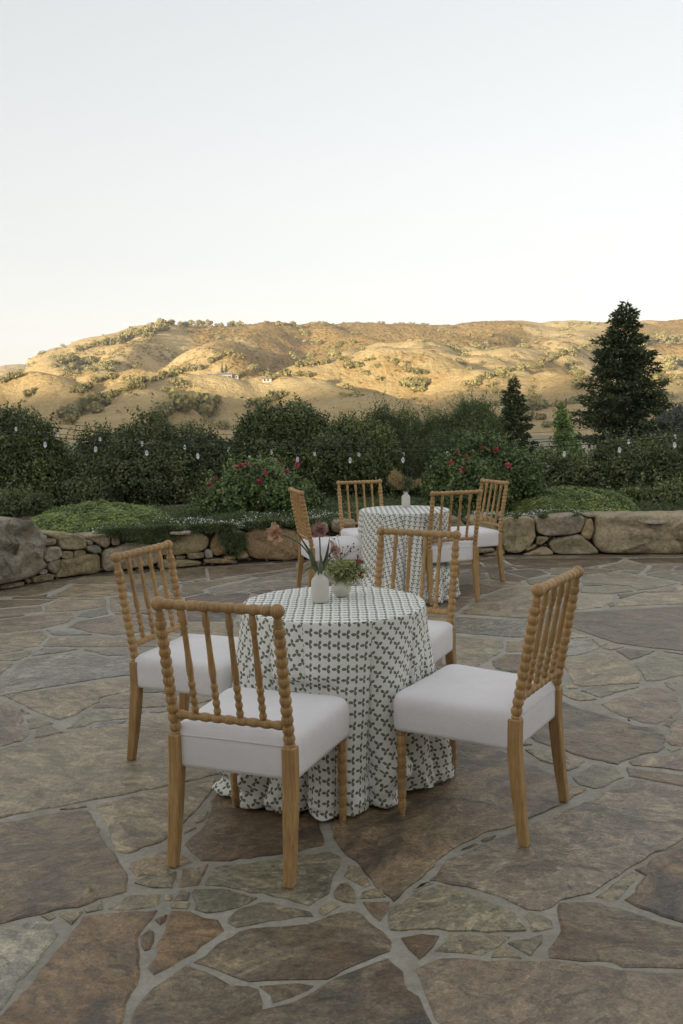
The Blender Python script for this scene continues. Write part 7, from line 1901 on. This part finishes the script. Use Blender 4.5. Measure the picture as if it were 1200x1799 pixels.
# ================================================================== HILL OAKS AND FARM BUILDINGS
def oak_mesh(seed):
    rg = np.random.default_rng(seed)
    lob = lobes_for((0, 0, .72), (1.0, 1.0, .62), 7, rg, .62, (.34, .55))
    P, N = crown_points(lob, 26, rg, (.80, 1.05), .12)
    V = leaf_quads(P, unit(N + rg.normal(0, .5, N.shape)), .42, .36, rg, .1, .1)
    me_o = quads_obj('oak_tree', V, 4, LEAF['oak'])
    t = MB(); t.tube([(0, 0, -.3), (.02, 0, .4), (.15, 0, .75)], [.07, .055, .03], 5)
    for a in (0.4, 2.2, 4.4): t.tube([(0, 0, .25), (math.cos(a) * .5, math.sin(a) * .5, .7)], [.045, .015], 4)
    me = me_o.data
    bm = bmesh.new(); bm.from_mesh(me)
    vs = [bm.verts.new(v) for v in t.v]
    for f in t.f:
        nf = bm.faces.new([vs[i] for i in f]); nf.material_index = 1
    bm.to_mesh(me); bm.free(); me.materials.append(M['bark'])
    COL.objects.unlink(me_o); bpy.data.objects.remove(me_o)
    return me
oaks = [oak_mesh(s) for s in (81, 82, 83, 84, 85)]
OAK_LABELS = """small oak on the left skyline, where the ridge climbs from the edge
oak in the dense band of trees just below the left skyline
small oak on the flat hilltop above the dark shaded gully
lone small oak on the middle skyline
oak in the loose row under the left skyline, above the bare saddle
oak at the far left edge beside the pale saddle
oak in the row crossing the left slope below the skyline
oak in the gully at the left, below the red scrub knoll
oak on the low sunlit knoll at the left edge
oak in the tree belt running left of the white farmhouse
oak on the lower left slope above the shade line
oak close round the white farmhouse
oak in the tree belt right of the white farmhouse
oak on the slope above the tree belt, middle of the hills
oak in the shallow gully high in the middle of the hills
oak scattered on the pale golden slope right of the middle
oak at the right of the pale golden slope
big oak just above the shrubs near the middle, half sunlit
small oak on the brown upper slope right of the middle
oak in the long diagonal line of trees right of the middle
oak in the clump just left of the tall conifer
small oak on the right skyline beside the tall conifer tip
oak in the clump on the upper slope right of the tall conifer
large oak on the golden slope right of the tall conifer
shaded dark oak in the clump at the hill foot, left of centre
shaded dark oak in the small gully below the pale house
shaded dark oak at the hill foot above the left shrubs
bare looking oak in the shade right of the small conifer
dark oak in the lower shaded clump right of the small conifer
lone dark oak in the shade beside the tall conifer
small dark tree on the valley edge near the white shed""".splitlines()
for i, (x, y, z, w, gi) in enumerate(OAKS):
    o = bpy.data.objects.new('oak_tree', oaks[i % 5]); COL.objects.link(o)
    s = w * (.95 if gi in (24, 25, 26) else .66) * rnd.uniform(.85, 1.15)
    o.location = (x, y, z - .1 * s); o.scale = (s * rnd.uniform(.9, 1.2), s, s * rnd.uniform(.8, 1.15)); o.rotation_euler = (0, 0, rnd.uniform(0, 6.28))
    tag(o, OAK_LABELS[gi], 'oak tree', 'oaks: ' + OAK_LABELS[gi])

# chaparral: low scrub clumps that nobody could count, over the brown parts of the slopes
def scrub():
    rg = np.random.default_rng(91)
    n = 60000
    X = rg.uniform(-520, 640, n); Y = rg.uniform(600, 1650, n)
    keep = np.abs(X / Y) < .45
    X, Y = X[keep], Y[keep]
    w = np.full(len(X), .05)
    for (cx, cy, rad, amt) in ((-70, 1330, 260, .8), (-300, 1230, 120, .9), (-330, 1120, 90, .7), (230, 1350, 200, .6), (-330, 780, 45, .9), (-225, 800, 45, .8), (150, 1480, 200, .5)):
        w += amt * np.clip(1.2 - np.hypot(X - cx, Y - cy) / rad, 0, 1)
    w *= np.clip(.5 + 1.2 * vnoise(X / 45, Y / 45), 0, 1)
    keep = rg.uniform(0, 1, len(X)) < w * .75
    X, Y = X[keep][:5200], Y[keep][:5200]
    Z = hill_z(X, Y)
    s = rg.uniform(.7, 2.1, len(X)) * np.where(rg.uniform(0, 1, len(X)) < .08, 1.9, 1)
    k = 14
    d = unit(rg.normal(size=(len(X), k, 3))); d[..., 2] = np.abs(d[..., 2])
    P = np.stack([X, Y, Z], 1)[:, None] + d * (s * np.array([1, 1, .75])[:, None]).T[:, None]
    N = unit(d + rg.normal(0, .4, d.shape)).reshape(-1, 3)
    L = np.repeat(s, k)[:, None] * .8
    o = quads_obj('chaparral', leaf_quads(P.reshape(-1, 3), N, L, L * .8, rg, .1, .1), 4, LEAF['scrub'])
    tag(o, 'low brown scrub speckling the slopes of the hills', None, None, 'stuff')
scrub()

# the oaks beyond the three hundred that show largest: one mass in the gullies
def woodland():
    rg = np.random.default_rng(95)
    n = 40000
    X = rg.uniform(-480, 620, n); Y = rg.uniform(620, 1560, n)
    keep = np.abs(X / Y) < .44
    X, Y = X[keep], Y[keep]
    h = 14.0
    Z = hill_z(X, Y)
    lap = (hill_z(X + h, Y) + hill_z(X - h, Y) + hill_z(X, Y + h) + hill_z(X, Y - h) - 4 * Z) / h / h
    w = np.clip(lap * 34 + .02, 0, 1) * np.clip(.35 + 1.5 * vnoise(X / 70 + 9, Y / 70), 0, 1) * np.clip(1.25 - (Z - 40) / 130, .15, 1)
    keep = rg.uniform(0, 1, len(X)) < w
    X, Y, Z = X[keep][:950], Y[keep][:950], Z[keep][:950]
    s = rg.uniform(2.4, 5.0, len(X))
    k = 70
    d = unit(rg.normal(size=(len(X), k, 3))); d[..., 2] = np.abs(d[..., 2]) * 1.1 - .1
    lump = 1 + .22 * np.sin(d[..., :1] * 6 + X[:, None, None]) * np.sin(d[..., 1:2] * 5 + Y[:, None, None])
    P = np.stack([X, Y, Z + s * .35], 1)[:, None] + d * lump * (s[:, None] * np.array([1.1, 1.1, .8]))[:, None]
    N = unit(d + rg.normal(0, .5, d.shape)).reshape(-1, 3)
    L = np.repeat(s, k)[:, None] * .45
    o = quads_obj('oak_woodland', leaf_quads(P.reshape(-1, 3), N, L, L * .85, rg, .1, .1), 4, LEAF['oak'])
    tag(o, 'smaller oaks massed in the gullies of the hills', None, None, 'stuff')
woodland()

def farmhouse(name, c, wings, label, rz):
    root = empty(name, c, rz); tag(root, label, 'house')
    for (x, y, w, d, h, rh, wins) in wings:
        m = MB(); m.box((x, y, h / 2 - 1), (w, d, h + 2)); wl = m.build('wall', M['white_wall'], root, False)
        m = MB(); e = .5
        vs = [(x - w / 2 - e, y - d / 2 - e, h), (x + w / 2 + e, y - d / 2 - e, h), (x + w / 2 + e, y + d / 2 + e, h), (x - w / 2 - e, y + d / 2 + e, h), (x - w / 2 - e, y, h + rh), (x + w / 2 + e, y, h + rh)]
        m.add(vs, [(0, 1, 5, 4), (2, 3, 4, 5), (0, 4, 3), (1, 2, 5), (0, 3, 2, 1)]); m.build('roof', M['roof'], root, False)
        for wx in wins:
            m = MB(); m.box((x + wx, y - d / 2 - .03, h * .52), (1.5, .12, 1.6)); wn_ = m.build('window', M['pane'], root, False)
            m = MB()
            for sx in (-.8, .8): m.box((x + wx + sx, y - d / 2 - .06, h * .52), (.12, .16, 1.8))
            m.build('frame', M['white_wall'], wn_, False)
farmhouse('farmhouse', (HOUSE1[0], HOUSE1[1], HOUSE1[2] + 2.0), [(-8, 0, 15, 8, 3.4, 2.2, (-5, -1.5, 2, 5)), (6, -2, 12, 9, 3.8, 2.6, (-4, -1, 2, 4)), (15, 1, 8, 7, 3.2, 2.0, (-2, 2))], 'long white farmhouse between oaks in the middle of the hillside', .05)
farmhouse('farmhouse', (HOUSE2[0], HOUSE2[1], HOUSE2[2] + .3), [(0, 0, 8, 5, 2.2, 1.0, (-2, 1))], 'smaller pale house right of the long white farmhouse', -.1)
farmhouse('shed', SHED, [(0, 0, 8, 4.5, 2.4, 1.0, (-2, 2))], 'small white shed at the foot of the hills behind the young tree', .2)
# two slim cypresses by the farmhouse
for (p, lab) in ((CYP1, 'left of two slim dark cypresses behind the farmhouse'), (CYP2, 'right of two slim dark cypresses behind the farmhouse')):
    rg = np.random.default_rng(int(abs(p[0])))
    root = empty('cypress', (p[0], p[1], p[2] - 4)); tag(root, lab, 'cypress', 'cypresses behind the farmhouse')
    lob = [(np.array([0, 0, z]), np.array([r, r, 2.2])) for z, r in ((2, .9), (4.5, 1.1), (7, 1.1), (9.5, .9), (12, .6), (14, .3))]
    P, N = crown_points(lob, 7, rg, (.7, 1.1))
    quads_obj('crown', leaf_quads(P, unit(N + rg.normal(0, .5, N.shape)), 1.0, .6, rg, .1, 1.5), 4, LEAF['needle'], root)
    m = MB(); m.tube([(0, 0, -1), (0, 0, 12)], [.2, .05], 6); m.build('trunk', M['bark'], root)

# ================================================================== LITTER ON THE PATIO
def litter(name, loc, L, W, mat, label, cat, rz, curl):
    vs = []; n = 7
    for i in range(n):
        t = i / (n - 1); w = W * math.sin(math.pi * (t * .9 + .05)) * .5
        vs += [(-w, L * (t - .5), .004 + curl * abs(t - .5) ** 1.5 * 2 + .25 * w), (0, L * (t - .5), .002 + curl * abs(t - .5) ** 1.5 * 2), (w, L * (t - .5), .004 + curl * abs(t - .5) ** 1.5 * 2 + .25 * w)]
    fs = []
    for i in range(n - 1): fs += [(3 * i, 3 * i + 1, 3 * i + 4, 3 * i + 3), (3 * i + 1, 3 * i + 2, 3 * i + 5, 3 * i + 4)]
    o = mesh_obj(name, vs, fs, mat); o.location = (loc[0], loc[1], .0005); o.rotation_euler = (0, 0, rz)
    tag(o, label, cat); return o
M['gleaf'] = mat_plain('fresh_green', (.20, .26, .06), .5, 60, .2)
M['straw'] = mat_plain('straw', (.45, .38, .24), .7, 60, .2)
litter('fallen_leaf', DEBRIS[0], .022, .014, M['gleaf'], 'small green leaf fallen on the large dark stone at the left', 'leaf', .6, .006)
litter('fallen_leaf', DEBRIS[1], .030, .012, M['straw'], 'curled dry leaf scrap near the nearest chair foot at the left', 'leaf', 1.2, .012)
litter('twig', DEBRIS[2], .045, .004, M['straw'], 'pale straw bit lying behind the nearest chair, on the dark stone', 'twig', 1.35, .003)
litter('fallen_leaf', DEBRIS[3], .024, .014, M['brown'], 'brown leaf scrap on the stone right of the turned chair', 'leaf', .2, .012)
litter('fallen_leaf', DEBRIS[4], .016, .010, M['straw'], 'pale leaf scrap on the stone right of the turned chair', 'leaf', 2.2, .006)

# ================================================================== AIR
def haze():
    me = bpy.data.meshes.new('haze')
    x0, x1, y0, y1, z0, z1 = -3990, 3990, -3990, 5990, -60, 420
    v = [(x, y, z) for x in (x0, x1) for y in (y0, y1) for z in (z0, z1)]
    me.from_pydata(v, [], [(0, 1, 3, 2), (4, 6, 7, 5), (0, 4, 5, 1), (2, 3, 7, 6), (0, 2, 6, 4), (1, 5, 7, 3)]); me.update()
    m = bpy.data.materials.new('evening_air'); m.use_nodes = True; t = m.node_tree; t.nodes.clear()
    o = t.nodes.new('ShaderNodeOutputMaterial'); p = t.nodes.new('ShaderNodeVolumePrincipled')
    p.inputs['Color'].default_value = (.93, .95, 1.0, 1); p.inputs['Density'].default_value = .00011
    t.links.new(p.outputs[0], o.inputs['Volume'])
    me.materials.append(m)
    tag(link(bpy.data.objects.new('haze', me)), 'thin evening haze in the air', None, None, 'stuff')
haze()
